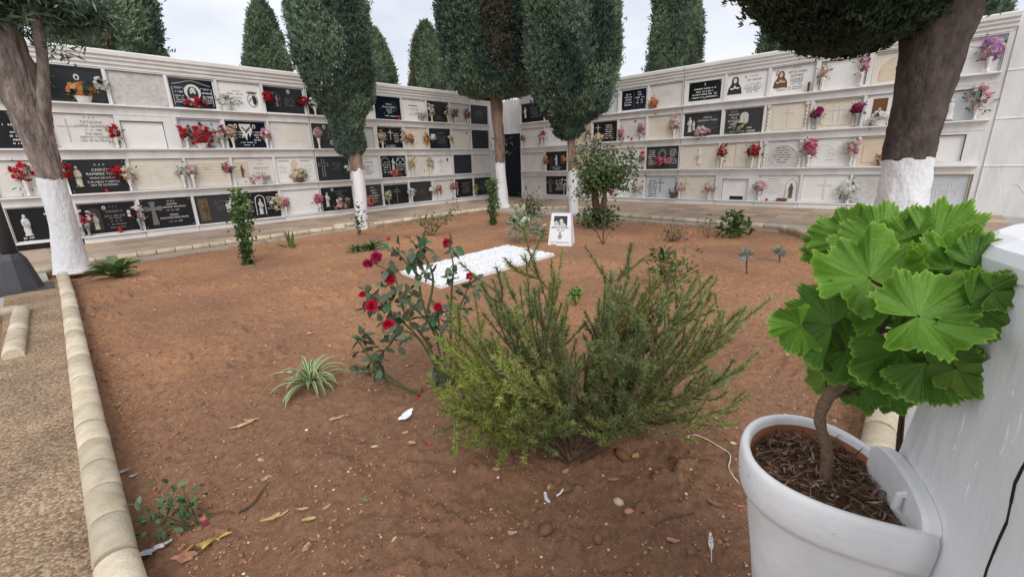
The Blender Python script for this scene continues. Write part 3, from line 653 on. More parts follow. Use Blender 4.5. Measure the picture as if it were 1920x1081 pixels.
# --- left wall, second row
plaque('L', 1, 0, 'black', 'black plaque with six white lines left of the forked trunk', [('cross', .82, .86, .12, .16, 'silver'), ('bars', .72, .78, 1, .4, .03, 'silver'), ('bars', .65, .66, 6, .6, .030, 'silver')])
plaque('L', 1, 1, 'pale', 'cream-white plaque with a tall grey cross and black lettering right of the forked trunk', [('cross', .22, .52, .66, .055, 'grey', .7), ('txt', .60, .94, ['D.  E.  P.'], .045, IG), ('txt', .62, .82, ['CATALINA', 'LOPEZ GARRIDO'], .062, 'inkgrey'), ('txt', .62, .58, ['11 - 3 - 1986'], .045, 'inkgrey'), ('txt', .62, .47, ['TUS HIJOS,', 'NIETOS Y DEMAS', 'NO TE OLVIDAN'], .052, 'inkgrey')], bolts=B4)
opening('L', 1, 2, 'blank white niche set back behind a rendered rim on the left wall', (.02, .17), .004, .09)
plaque('L', 1, 3, 'bluegrey', 'grey plaque almost covered by red flowers in white pots', [('txt', .62, .86, ['D.E.P.'], .05, IG), ('oval', .5, .86, .04, 'char')], bolts=B4, frame=('ledge', .02, .045))
plaque('L', 1, 4, 'blue', 'black plaque with a large white dove between two oval portraits', [('dove', .48, .66, .22), ('oval', .24, .82, .045, 'silver'), ('oval', .70, .82, .045, 'silver'), ('bars', .30, .62, 3, .2, .028, 'silver'), ('bars', .74, .62, 4, .2, .028, 'silver'), ('bars', .5, .22, 1, .6, .022, 'silver'), ('bars', .5, .12, 1, .34, .022, 'silver')], frame=('ledge', .015, .03))
plaque('L', 1, 5, 'pale', 'pale plaque with a beige inset panel, second left row', [('rect', .36, .28, .84, .80, 'cream', .004), ('bars', .6, .72, 5, .4, .022, 'beige'), ('bars', .14, .76, 1, .18, .016, 'grey')], bolts=B4)
plaque('L', 1, 6, 'char', 'charcoal plaque with three oval portraits beside the narrow cypress', [('oval', .38, .88, .05, 'silver'), ('oval', .66, .88, .05, 'silver'), ('oval', .56, .25, .055, 'silver'), ('fig', .5, .42, .34, 'bronze'), ('bars', .5, .45, 1, .3, .03, 'bronze')])
opening('L', 1, 7, 'glazed niche with a small statue inside, right of the narrow cypress', (.06, .06), .02, .04, inner='glass', frame='cream')
plaque('L', 1, 8, 'black', 'black plaque with a thin white crucifix between two lines of names', [('cross', .52, .66, .5, .06, 'silver'), ('bars', .26, .72, 4, .28, .026, 'silver'), ('bars', .76, .72, 5, .28, .026, 'silver'), ('bars', .5, .14, 2, .5, .022, 'silver')], frame=('ledge', .018, .03))
plaque('L', 1, 9, 'cream', 'cream plaque with a raised arch between two orange bouquets', [('arch', .5, .06, .8, .86, 'beige', .010), ('cross', .5, .5, .4, .06, 'pale')])
plaque('L', 1, 10, 'blue', 'blue-black plaque with lettering between two small white bouquets', [('bars', .5, .80, 1, .4, .03, 'dimsilver'), ('bars', .6, .64, 5, .5, .024, 'dimsilver')])
plaque('L', 1, 11, 'pale', 'pale plaque carved with twin arched panels, second left row', [('apanel', .28, .06, .36, .84, 'cream'), ('apanel', .72, .06, .36, .84, 'cream'), ('oval', .84, .84, .035, 'char')], frame=('ledge', .02, .04))
plaque('L', 1, 12, 'slate', 'plain dark slate plaque nearest the corner, second left row', [('fig', .5, .2, .5, 'char')])
# --- left wall, third row
plaque('L', 2, 0, 'pale', 'pale plaque with a faint carved scroll left of the whitewashed trunk', [('swirl', 'white', .006), ('arch', .55, .3, .4, .5, 'white', .007)])
plaque('L', 2, 1, 'black', 'black plaque with a cream virgin relief and white lettering, third left row', [('fig', .17, .20, .62, 'relief'), ('txt', .56, .88, ['D.  E.  P.'], .045, 'silver'), ('txt', .56, .74, ['CARMEN', 'RAMIREZ TERA'], .064, 'silver'), ('txt', .56, .48, ['VIUDA DE LUCAS'], .046, 'silver'), ('txt', .56, .36, ['TUS HIJOS Y NIETOS', 'NO TE OLVIDAN'], .05, 'silver')], bolts=B4)
plaque('L', 2, 2, 'cream', 'plain cream plaque with a faint carved rose, third left row', [('swirl', 'pale', .005)])
plaque('L', 2, 3, 'cream', 'cream plaque ruled with faint engraved lines, third left row', [('line', [(.06, y), (.94, y)], .003, 'beige') for y in (.2, .3, .4, .5, .6, .7, .8)] + [('bars', .45, .78, 3, .3, .02, 'beige')])
plaque('L', 2, 4, 'pale', 'pale plaque with a sepia picture panel and script lettering', [('rect', .06, .28, .36, .86, 'relief', .006), ('fig', .2, .30, .44, 'brown'), ('bars', .68, .92, 1, .16, .02, IG), ('bars', .68, .80, 1, .28, .034, IG), ('bars', .68, .64, 1, .42, .034, IG), ('bars', .62, .44, 1, .3, .022, IG)], bolts=B4)
plaque('L', 2, 5, 'white', 'white plaque with grey script and a carved basket of cream roses', [('bars', .22, .88, 1, .3, .034, IG), ('bars', .76, .88, 1, .3, .034, IG), ('apanel', .46, .30, .18, .60, 'beige', .02), ('bars', .17, .66, 5, .22, .018, 'grey'), ('bars', .82, .66, 5, .22, .018, 'grey')], bolts=B4)
plaque('L', 2, 6, 'slate', 'dark slate plaque with an outlined cross left of the second whitewashed trunk', [('ocross', .2, .54, .70, .11, 'silver'), ('bars', .62, .74, 5, .34, .02, 'dimsilver')])
plaque('L', 2, 7, 'white', 'white plaque with six lines of grey lettering right of the second whitewashed trunk', [('bars', .5, .90, 1, .3, .03, IG), ('bars', .5, .76, 1, .8, .036, IG), ('bars', .5, .58, 5, .6, .026, IG)])
plaque('L', 2, 8, 'blue', 'black plaque with two white arched tablets and a central statue', [('arch', .19, .10, .34, .82, 'silver', .006), ('arch', .80, .10, .34, .82, 'silver', .006), ('fig', .5, .34, .56, 'statue'), ('bars', .19, .72, 5, .28, .034, 'silver'), ('bars', .80, .72, 4, .28, .034, 'silver'), ('oval', .70, .84, .04, 'silver'), ('oval', .90, .84, .04, 'silver')])
plaque('L', 2, 9, 'cream', 'cream plaque with a carved relief between two tall cream bouquets', [('apanel', .5, .1, .5, .7, 'pale', .008), ('swirl', 'pale', .006)])
plaque('L', 2, 10, 'white', 'white plaque with an engraved double cross and a small dark oval', [('cross', .46, .5, .72, .045, 'grey'), ('bars', .46, .72, 1, .22, .02, IG), ('oval', .78, .76, .045, 'char'), ('arch', .5, .02, .5, .12, 'grey', .006)])
plaque('L', 2, 11, 'slate', 'plain dark slate plaque, second from the corner in the third left row', [('bars', .55, .4, 3, .5, .02, 'char')])
plaque('L', 2, 12, 'pale', 'plain pale plaque nearest the corner, third left row', [('bars', .5, .6, 2, .4, .018, 'grey')])
# --- left wall, bottom row
plaque('L', 3, 0, 'black', 'black plaque with a white praying angel statue behind the lamp post', [('fig', .22, .16, .66, 'statue'), ('bars', .2, .12, 2, .26, .03, 'silver'), ('bars', .72, .82, 1, .4, .045, 'silver'), ('bars', .74, .66, 3, .4, .034, 'silver')], lo=-.0, frame=('ledge', .015, .03))
plaque('L', 3, 1, 'black', 'black plaque with a robed statue in an arch and a red candle cup', [('apanel', .24, .12, .22, .74, 'char', .004), ('fig', .24, .14, .54, 'relief'), ('oval', .43, .84, .035, 'silver'), ('txt', .6, .90, ['D. E. P.'], .045, 'dimsilver'), ('bars', .6, .74, 2, .42, .042, 'dimsilver'), ('bars', .6, .5, 4, .36, .03, 'dimsilver')], frame=('ledge', .015, .03))
plaque('L', 3, 2, 'black', 'black plaque with a thick flared grey cross and lettering, bottom left row', [('cross', .22, .52, .78, .12, 'dimsilver', 1.9), ('txt', .60, .93, ['D. E. P.'], .045, 'silver'), ('txt', .60, .83, ['GASPAR', 'BELADIÑA VILLEGAS'], .05, 'silver'), ('txt', .60, .61, ['† 5 - 10 - 1984'], .036, 'silver'), ('txt', .60, .46, ['MARIA', 'SANCHEZ REQUELME'], .05, 'silver'), ('txt', .60, .22, ['† 16 - 10 - 1998'], .036, 'silver')], bolts=B4)
plaque('L', 3, 3, 'char', 'charcoal plaque with a framed bronze relief on its left end', [('rect', .07, .10, .30, .90, 'bronze', .010), ('fig', .185, .18, .6, 'bronze'), ('line', [(.09, .14), (.28, .14), (.28, .86), (.09, .86), (.09, .14)], .004, 'beige'), ('bars', .58, .78, 5, .3, .024, 'dimsilver')])
plaque('L', 3, 4, 'black', 'black plaque with a white statue framed by a white arch, bottom left row', [('arch', .50, .12, .24, .76, 'silver', .010), ('fig', .50, .14, .60, 'statue'), ('bars', .20, .74, 6, .26, .026, 'silver'), ('bars', .80, .80, 6, .26, .026, 'silver')])
plaque('L', 3, 5, 'white', 'bare white marble plaque in the bottom left row', [('swirl', 'pale', .003)])
plaque('L', 3, 6, 'black', 'black plaque with a slim statue and spread pink lilies', [('fig', .18, .18, .62, 'statue'), ('oval', .36, .90, .04, 'silver'), ('bars', .62, .84, 4, .42, .034, 'dimsilver')])
plaque('L', 3, 7, 'char', 'charcoal plaque with a pale figure right of the second whitewashed trunk', [('fig', .34, .40, .40, 'statue'), ('txt', .66, .92, ['D.E.P.'], .06, 'silver'), ('bars', .72, .76, 5, .38, .036, 'silver')])
plaque('L', 3, 8, 'black', 'black plaque with an engraved cross, third of the bottom row past the second trunk', [('cross', .52, .48, .78, .05, 'dimsilver'), ('bars', .5, .76, 1, .3, .03, 'dimsilver')], pad=(.05, .03), hi=.05)
plaque('L', 3, 9, 'char', 'plain charcoal plaque in the bottom left row beside white daisies', [('bars', .6, .6, 3, .4, .02, 'bronze')])
plaque('L', 3, 10, 'pale', 'pale plaque between salmon bouquets, bottom left row', [('bars', .5, .6, 3, .4, .018, 'grey'), ('arch', .5, .1, .6, .74, 'white', .006)])
plaque('L', 3, 11, 'black', 'black plaque with a white scrolled ornament, bottom left row', [('line', [(.14, .15), (.10, .3), (.17, .42), (.10, .5), (.17, .6), (.10, .72), (.15, .85)], .016, 'silver'), ('bars', .62, .8, 7, .56, .026, 'dimsilver')])
plaque('L', 3, 12, 'slate', 'dark slate plaque with lettering nearest the corner, bottom left row', [('fig', .16, .2, .6, 'char'), ('bars', .6, .8, 6, .5, .028, 'dimsilver')])
# --- right wall, top row
plaque('R', 0, 0, 'black', 'black plaque with a white angel nearest the corner, top right row', [('fig', .17, .26, .56, 'statue'), ('bars', .62, .76, 6, .5, .028, 'dimsilver')])
plaque('R', 0, 1, 'black', 'black plaque mostly behind the round cypress, top right row', [('bars', .5, .6, 4, .4, .02, 'dimsilver')])
plaque('R', 0, 2, 'white', 'white plaque behind the round cypress, top right row')
plaque('R', 0, 3, 'bluegrey', 'pale plaque with a raised arch at the edge of the round cypress', [('arch', .42, .02, .72, .82, 'pale', .016), ('bars', .4, .5, 3, .4, .02, IG)])
plaque('R', 0, 4, 'blue', 'framed black plaque with two columns of lettering, top right row', [('line', [(.5, .12), (.5, .88)], .006, 'dimsilver'), ('bars', .27, .82, 5, .34, .034, 'silver'), ('bars', .74, .88, 5, .34, .034, 'silver')], frame=('ledge', .035, .045), bolts=B4)
plaque('R', 0, 5, 'pale', 'pale grey plaque with worn lettering and dried yellow flowers, top right row', [('bars', .5, .7, 4, .6, .018, 'grey')])
plaque('R', 0, 6, 'black', 'small black plaque inside a wide white rim, top right row', [('cross', .5, .84, .16, .12, 'silver'), ('bars', .5, .66, 2, .8, .034, 'silver'), ('bars', .5, .36, 2, .8, .034, 'silver'), ('cross', .5, .12, .12, .14, 'silver')], frame=('wall', .075, .05), bolts=B4)
plaque('R', 0, 7, 'white', 'white plaque with a dark hooded half figure on its left', [('bust', .20, .22, .66, 'ink', 'silver'), ('bars', .46, .86, 1, .05, .06, 'ink'), ('bars', .66, .84, 1, .24, .02, IG), ('bars', .68, .72, 1, .52, .034, IG), ('bars', .66, .56, 5, .46, .022, IG)], bolts=B4)
plaque('R', 0, 8, 'white', 'white plaque with a red-robed saint and grey capital lettering', [('bust', .22, .26, .62, 'brown', 'relief'), ('line', [(.14, .92), (.10, .80), (.12, .72)], .01, 'stem'), ('txt', .58, .97, ['D. E. P.'], .045, IG), ('txt', .60, .84, ['APOLONIA', 'GÓMEZ', 'GÓMEZ'], .07, IG), ('bars', .60, .44, 2, .3, .022, IG), ('bars', .45, .26, 2, .8, .022, IG)], bolts=B4, frame=('ledge', .015, .04))
opening('R', 0, 9, 'blank white niche with dried flowers, under the dark cypress branch', (.03, .03), .03, .02)
plaque('R', 0, 10, 'cream', 'cream plaque with a wide carved arch left of the large trunk', [('arch', .55, .06, .86, .82, 'beige', .012), ('apanel', .55, .06, .82, .78, 'beige', .004)], frame=('cream', .03, .04))
plaque('R', 0, 11, 'white', 'white plaque with a faint arch and lilac flowers at the right end, top row', [('arch', .45, .1, .72, .74, 'bluegrey', .010), ('line', [(.1, .46), (.8, .46)], .004, 'bluegrey')], frame=('ledge', .02, .04))
# --- right wall, second row
plaque('R', 1, 0, 'pale', 'plain pale plaque beside the dark door, second right row', [('bars', .5, .6, 2, .4, .018, 'grey')])
plaque('R', 1, 1, 'white', 'plain white plaque left of the rough cypress trunk, second right row', [('swirl', 'pale', .004)])
plaque('R', 1, 2, 'beige', 'beige plaque just right of the rough cypress trunk, second right row', [('arch', .4, .1, .6, .7, 'pale', .008)])
plaque('R', 1, 3, 'black', 'black plaque with a thin white cross and lettering above the bush', [('cross', .20, .62, .56, .05, 'silver', .7), ('bars', .66, .84, 7, .5, .030, 'silver')], frame=('ledge', .015, .03))
plaque('R', 1, 4, 'pale', 'pale plaque with grey lettering between two pink bouquets, second right row', [('oval', .6, .86, .03, 'char'), ('bars', .55, .66, 6, .5, .024, 'grey')])
plaque('R', 1, 5, 'cream', 'cream plaque with engraved lines and a large pink bouquet on its right', [('bars', .4, .82, 2, .4, .024, 'beige'), ('bars', .45, .62, 5, .6, .018, 'beige')])
plaque('R', 1, 6, 'char', 'charcoal plaque with a white mother and child and pink roses', [('fig', .16, .18, .66, 'statue'), ('fig', .27, .24, .44, 'statue'), ('txt', .62, .93, ['D.E.P.'], .05, 'dimsilver'), ('txt', .64, .82, ['AMAYA', 'SERRANO TORES'], .062, 'silver'), ('bars', .64, .52, 1, .6, .022, 'dimsilver'), ('bars', .72, .38, 2, .44, .02, 'dimsilver')], frame=('ledge', .016, .03))
plaque('R', 1, 7, 'char', 'charcoal plaque with a pale veiled bust and cream roses', [('apanel', .52, .42, .22, .44, 'statue', .012), ('txt', .24, .95, ['D. E. P.'], .05, 'silver'), ('txt', .24, .83, ['MANUEL', 'VELA', 'BLANCO'], .062, 'silver'), ('bars', .22, .42, 2, .26, .034, 'silver'), ('bars', .5, .24, 2, .8, .036, 'silver')], frame=('ledge', .016, .035), bolts=B4)
plaque('R', 1, 8, 'cream', 'cream plaque flanked by two twisted columns', [('col', .06, 'cream'), ('col', .94, 'cream'), ('rect', .16, .08, .84, .90, 'cream', .008), ('cross', .5, .5, .7, .10, 'beige'), ('line', [(.2, .12), (.8, .12), (.8, .86), (.2, .86), (.2, .12)], .006, 'beige')], frame=None)
plaque('R', 1, 9, 'cream', 'cream plaque carved with two crosses between magenta flowers', [('cross', .44, .52, .6, .05, 'pale'), ('cross', .56, .52, .6, .05, 'pale'), ('line', [(.16, .2), (.24, .08), (.76, .08), (.84, .2), (.84, .78), (.76, .92), (.24, .92), (.16, .78), (.16, .2)], .008, 'beige')], frame=('ledge', .02, .045))
plaque('R', 1, 10, 'white', 'white plaque with a dark photograph left of the large trunk', [('rect', .12, .24, .40, .88, 'brown', .004), ('bust', .27, .28, .34, 'silver', 'relief'), ('bars', .52, .82, 1, .06, .07, 'ink'), ('bars', .68, .6, 4, .3, .02, IG)], bolts=B4)
opening('R', 1, 11, 'glazed niche with a pale statuette at the right end of the second row', (.04, .16), .01, .06, inner='glass', frame='pale')
# --- right wall, third row
plaque('R', 2, 0, 'pale', 'plain pale plaque beside the dark door, third right row', [('bars', .5, .6, 2, .4, .018, 'grey')])
plaque('R', 2, 1, 'black', 'black plaque with a white statue between two orange bouquets left of the rough trunk', [('fig', .5, .28, .56, 'statue'), ('bars', .22, .72, 4, .24, .03, 'dimsilver'), ('bars', .8, .72, 4, .24, .03, 'dimsilver'), ('bars', .5, .2, 2, .6, .028, 'silver')])
plaque('R', 2, 2, 'beige', 'beige plaque hidden behind the rough trunk and bush, third right row')
plaque('R', 2, 3, 'pale', 'pale plaque hidden behind the flowering bush, third right row')
plaque('R', 2, 4, 'pale', 'plain pale plaque seen through the top of the bush, third right row', [('bars', .5, .6, 2, .4, .018, 'grey')])
plaque('R', 2, 5, 'char', 'charcoal plaque with a dark bust in an oval above pink flowers', [('oval', .5, .66, .15, 'dimsilver'), ('bars', .17, .84, 8, .26, .026, 'silver'), ('bars', .82, .88, 8, .26, .026, 'silver')])
plaque('R', 2, 6, 'cream', 'cream plaque with an eight-sided border and carved chalice', [('line', [(.05, .2), (.13, .07), (.43, .07)], .007, 'beige'), ('line', [(.57, .07), (.87, .07), (.95, .2), (.95, .8), (.87, .93), (.13, .93), (.05, .8), (.05, .2)], .007, 'beige'), ('fig', .5, .18, .7, 'cream')])
plaque('R', 2, 7, 'beige', 'beige plaque with three upright panels between red flowers', [('rect', .08, .06, .36, .92, 'cream', .006), ('rect', .40, .06, .68, .96, 'cream', .008), ('rect', .72, .06, .94, .92, 'cream', .006), ('bars', .54, .7, 6, .2, .02, 'beige')])
plaque('R', 2, 8, 'pale', 'pale plaque with a grey lettered tablet under an arch and twisted column', [('col', .08, 'pale'), ('col', .92, 'pale'), ('apanel', .5, .05, .70, .78, 'grey', .004), ('arch', .5, .05, .72, .80, 'cream', .014), ('bars', .5, .74, 7, .44, .026, 'ink'), ('txt', .5, .98, ['R.I.P.'], .04, IG)])
plaque('R', 2, 9, 'white', 'white plaque with engraved initials between two large pink bouquets', [('line', [(.30, .80), (.62, .80)], .004, 'grey'), ('swirl', 'pale', .006), ('bars', .5, .62, 4, .2, .035, 'pale')])
plaque('R', 2, 10, 'beige', 'beige plaque with slanting carved lines left of the large trunk', [('line', [(.06, .8), (.5, .95)], .007, 'cream'), ('line', [(.06, .72), (.5, .86)], .007, 'cream'), ('rect', .06, .08, .9, .68, 'beige', .006)], frame=('cream', .025, .04))
opening('R', 2, 11, 'blank white niche right of the large trunk, third row', (.02, .22), .07, .05)
# --- right wall, bottom row
plaque('R', 3, 0, 'pale', 'plain pale plaque beside the dark door, bottom right row', [('bars', .3, .7, 2, .25, .02, 'grey')])
plaque('R', 3, 1, 'black', 'black plaque with an outlined cross left of the small whitewashed trunk', [('ocross', .2, .5, .72, .10, 'silver'), ('bars', .64, .8, 6, .4, .03, 'silver')])
plaque('R', 3, 2, 'white', 'white plaque behind the small whitewashed trunk, bottom right row')
plaque('R', 3, 3, 'pale', 'pale plaque behind the stems of the flowering bush, bottom right row')
plaque('R', 3, 4, 'white', 'white plaque right of the flowering bush, bottom right row', [('bars', .5, .6, 2, .4, .018, 'grey')])
plaque('R', 3, 5, 'bluegrey', 'blue-grey plaque with a dark line cross and lettering, bottom right row', [('cross', .5, .6, .7, .03, 'ink', 1), ('bars', .24, .84, 8, .36, .030, 'ink')], pad=(.05, .07), hi=.05)
plaque('R', 3, 6, 'cream', 'cream plaque with a raised cream cross between two pink-white bouquets', [('cross', .20, .50, .74, .06, 'beige'), ('line', [(.10, .72), (.2, .9), (.30, .72)], .006, 'beige')])
opening('R', 3, 7, 'blank white niche with a dark slot at its foot, bottom right row', (.11, .16), .005, .085, slot=True)
plaque('R', 3, 8, 'white', 'white plaque with grey lettering and a small gilded figure in a pointed arch', [('bars', .38, .88, 2, .34, .03, 'grey'), ('bars', .42, .68, 7, .50, .020, 'grey'), ('line', [(.68, .12), (.68, .62), (.74, .78), (.82, .88), (.90, .78), (.95, .62), (.95, .12)], .006, 'inkgrey'), ('fig', .82, .14, .56, 'bronze')], bolts=B4)
plaque('R', 3, 9, 'white', 'white plaque with a plain raised white cross, bottom right row', [('cross', .5, .50, .74, .09, 'pale')])
plaque('R', 3, 10, 'grey', 'grey plaque behind the limewashed foot of the large trunk', [('swirl', 'pale', .005)])
plaque('R', 3, 11, 'bluegrey', 'grey engraved plaque in a brown edge right of the large trunk', [('swirl', 'pale', .007), ('line', [(.22, .15), (.26, .7), (.7, .72), (.68, .2), (.3, .14)], .008, 'pale')], frame=('beige', .02, .03), pad=(.03, .05))
def statuette(wk, row, col, f, m, label):
    fr, u0, v0, w, h = PL[(wk, row, col)]; b = MB(fr); cx = u0 + w * f
    H1 = h * .62; z0 = v0 + .03
    b.lathe([(.001, 0), (.075, 0), (.075, .02), (.05, .03), (.06, .12), (.045, .2), (.055, .25), (.03, .29), (.02, .30)], 10, (cx, z0, REC + .045), .5)
    b.lathe([(.001, .295), (.026, .315), (.026, .34), (.001, .365)], 8, (cx, z0, REC + .045), .8)
    tag(b.build('statuette', m, smooth=True, org=fr((cx, z0, REC + .045))), label, 'statuette')
statuette('L', 1, 7, .58, 'char', 'small dark statuette in the glazed niche right of the narrow cypress')
statuette('R', 1, 11, .42, 'pale', 'pale statuette in the glazed niche right of the large trunk')
# ------------------------------------------------------------------ bouquets and candles on the walls
PAL = {'red': [(.42, .015, .02), (.5, .02, .03), (.33, .01, .015)], 'redwhite': [(.45, .02, .03), (.7, .66, .58), (.4, .015, .03)], 'pink': [(.6, .16, .24), (.68, .28, .34), (.5, .08, .16)],
       'pinkwhite': [(.7, .52, .5), (.62, .26, .32), (.75, .68, .62)], 'salmon': [(.62, .22, .17), (.66, .32, .26), (.55, .14, .12)], 'orange': [(.62, .27, .09), (.66, .4, .2), (.55, .2, .07)],
       'white': [(.78, .78, .74), (.72, .72, .66), (.8, .79, .77)], 'cream': [(.72, .62, .44), (.76, .70, .58), (.62, .48, .30)], 'magenta': [(.26, .015, .09), (.34, .02, .12), (.2, .01, .06)],
       'yellow': [(.62, .42, .04), (.6, .36, .03)], 'lilac': [(.5, .24, .5), (.62, .36, .55), (.66, .46, .52)], 'dried': [(.3, .16, .09), (.4, .24, .14), (.24, .12, .08)], 'whitered': [(.8, .79, .78), (.8, .78, .77), (.5, .02, .1)],
       'peach': [(.7, .48, .34), (.72, .58, .46), (.6, .34, .26)]}
PN = {'red': 'red', 'redwhite': 'red and white', 'pink': 'pink', 'pinkwhite': 'pink and white', 'salmon': 'salmon', 'orange': 'orange', 'white': 'white', 'cream': 'cream', 'magenta': 'deep magenta', 'yellow': 'yellow', 'lilac': 'lilac', 'dried': 'dried brown', 'whitered': 'white and magenta', 'peach': 'peach'}
def heads(n, cen, ext, s, cols, r, fwd):
    "flower heads: two rings of cupped petals round a small heart"
    V = []; F = []; Cc = []
    for i in range(n):
        d = nm(r.normal(size=3) + np.array(fwd) * .6); p = cen + d * ext * r.uniform(.55, 1.0); q = nm(d * ext[::1] / (ext.max()) + np.array(fwd) * .7 + r.normal(size=3) * .15)
        a = nm(np.cross(q, r.normal(size=3))); b = np.cross(q, a); c = np.array(cols[r.integers(len(cols))]) * r.uniform(.8, 1.12); sc = s * r.uniform(.75, 1.2)
        for ring, (k, rad, lift, wd) in enumerate(((6, 1.0, .12, .62), (5, .62, .38, .46))):
            for j in range(k):
                t = 2 * math.pi * (j + .5 * ring) / k + r.uniform(-.15, .15); e = a * math.cos(t) + b * math.sin(t); f = np.cross(q, e); n0 = len(V)
                V += [p, p + e * sc * rad * .55 + f * sc * wd * .5 + q * sc * lift * .6, p + e * sc * rad + q * sc * lift, p + e * sc * rad * .55 - f * sc * wd * .5 + q * sc * lift * .6]
                F.append([n0, n0 + 1, n0 + 2, n0 + 3]); Cc.append(c * (1 if ring == 0 else .85))
    return np.array(V), np.array(F), np.array(Cc)
bq = 0
def bouquet(wk, row, col, fu, fv, size, pal, vase, place, n=None, wide=1.0, tall=1.0, out=.10, leafy=1.0, lc=(.05, .10, .03)):
    global bq
    bq += 1; r = np.random.default_rng(500 + bq)
    fr, u0, v0, w, h = PL[(wk, row, col)]
    u, v = u0 + fu * w, v0 + fv * h; size *= 1.12
    vw = {'vase': 'bouquet in a white vase', 'basket': 'flowers in a low white pot', 'none': 'bouquet', 'grey': 'bouquet in a grey vase', 'gold': 'bouquet in a gilded vase', 'wicker': 'roses in a basket'}[vase]
    base = fr((u, v0 if vase != 'none' else v - size, REC + out))
    root = empty('flower_bouquet', base); tag(root, f'{PN[pal]} {vw} {place}', 'bouquet', 'bouquets on the niche walls')
    cen = np.array([u, v, REC + out]); ext = np.array([size * wide, size * tall, size * .6])
    n = int((n or int(14 * wide * tall + 6)) * 1.7)
    V, F, c = heads(n, cen, ext, .040 if size < .14 else .046, PAL[pal], r, (0, .1, 1))
    mk('blossoms', fr(V), F, 'petal', root, c)
    m = int(26 * leafy * wide)
    P = cen + r.normal(size=(m, 3)) * ext * .45 + np.array([0, -.25 * size, -.02]); D = nm((P - cen) / ext + r.normal(size=(m, 3)) * .5 + np.array([0, .1, .3]))
    V, F = blades(P, D, r.uniform(.05, .10, m), .028, bq, .15)
    mk('foliage', fr(V), F, 'leaf', root, tints(m, lc, .4, bq, (.10, .16, .06)))
    st = MB(fr)
    zb = v0 + .01
    if vase in ('vase', 'grey', 'gold'):
        H1 = max(.10, (v - size * tall * .6) - zb); H1 = min(H1, .26); b = MB(fr)
        b.lathe([(.030, 0), (.034, .012), (.018, .03), (.022, H1 * .4), (.042, H1 * .9), (.046, H1), (.036, H1 - .004), (.002, H1 - .02)], 10, (u, zb - .008, REC + out))
        b.build('vase', {'vase': 'vase', 'grey': 'greyvase', 'gold': 'gold'}[vase], root, smooth=True)
        for k in range(3): st.tube([(u + .012 * (k - 1), zb + H1 * .9, REC + out), (u + .03 * (k - 1), v, REC + out)], .004, 4)
        st.build('stems', 'stem', root)
    elif vase in ('basket', 'wicker'):
        b = MB(fr); wd = size * wide * .55
        b.lathe([(wd * .7, 0), (wd, .09), (wd * 1.04, .10), (wd * .9, .095), (.002, .085)], 12, (u, zb - .009, REC + out), min(1, .07 / wd))
        b.build('basket', 'vase' if vase == 'basket' else 'bronze', root)
    else:
        st.tube([(u, v - size * .9, REC + .03), (u, v, REC + out)], .005, 4); st.build('stems', 'stem', root)
    return root
Q = bouquet
Q('L', 0, 1, .60, .34, .13, 'orange', 'basket', 'in front of the moulded black plaque', n=16, wide=1.5)
Q('L', 0, 1, .93, .58, .10, 'white', 'none', 'at right of the moulded black plaque', n=10)
Q('L', 0, 1, .10, .62, .08, 'cream', 'none', 'beside the forked trunk on the moulded black plaque', n=5, tall=1.5)
Q('L', 0, 3, .50, .20, .12, 'redwhite', 'none', 'below the white bearded face', n=26, wide=1.7, tall=.75, leafy=.4)
Q('L', 0, 4, .10, .36, .13, 'white', 'basket', 'with bright green leaves beside the crowned oval emblem', n=6, wide=1.3, leafy=2.2, lc=(.03, .17, .06))
Q('L', 0, 5, .08, .58, .10, 'red', 'none', 'at left of the bronze arched figure')
Q('L', 0, 5, .94, .52, .10, 'red', 'none', 'at right of the plaque with the bronze arched figure')
Q('L', 0, 6, .16, .50, .11, 'white', 'vase', 'beside the narrow cypress, top row', tall=1.3)
Q('L', 0, 9, .80, .36, .10, 'white', 'grey', 'at right of the white lettered plaque, top left row', wide=1.3)
Q('L', 0, 10, .14, .55, .12, 'cream', 'vase', 'at left end of the black plaque, top left row', tall=1.6, n=20)
Q('L', 0, 10, .90, .52, .12, 'cream', 'vase', 'at right end of the black plaque, top left row', tall=1.6, n=20)
Q('L', 0, 11, .20, .50, .10, 'dried', 'vase', 'at left of the speckled grey plaque', tall=1.4)
Q('L', 0, 11, .86, .52, .10, 'dried', 'vase', 'at right of the speckled grey plaque', tall=1.4)
Q('L', 1, 1, .95, .50, .09, 'red', 'vase', 'at right of the tall grey cross plaque', n=12, tall=1.4)
Q('L', 1, 3, .12, .56, .12, 'red', 'vase', 'at left on the grey plaque', n=14, tall=1.2)
Q('L', 1, 3, .46, .40, .17, 'red', 'basket', 'massed in the middle of the grey plaque', n=34, wide=1.3, leafy=2, tall=1.2)
Q('L', 1, 3, .92, .56, .13, 'redwhite', 'vase', 'at right on the grey plaque', n=14, leafy=2)
Q('L', 1, 4, .10, .56, .10, 'peach', 'vase', 'at left of the large white dove', tall=1.4)
Q('L', 1, 4, .93, .52, .10, 'pinkwhite', 'vase', 'at right of the large white dove', tall=1.3)
Q('L', 1, 6, .14, .62, .10, 'pinkwhite', 'vase', 'at left of the three oval portraits', tall=1.5)
Q('L', 1, 6, .92, .54, .06, 'white', 'none', 'at right of the three oval portraits', n=5)
Q('L', 1, 8, .12, .55, .12, 'peach', 'vase', 'at left of the thin white crucifix', tall=1.7, n=20)
Q('L', 1, 8, .95, .55, .11, 'pinkwhite', 'vase', 'at right of the thin white crucifix', tall=1.7)
Q('L', 1, 9, .18, .50, .11, 'orange', 'none', 'at left in the cream raised arch', wide=1.3)
Q('L', 1, 9, .90, .50, .09, 'orange', 'none', 'at right in the cream raised arch', tall=1.5)
Q('L', 1, 10, .14, .54, .10, 'white', 'none', 'at left of the blue-black plaque, second row')
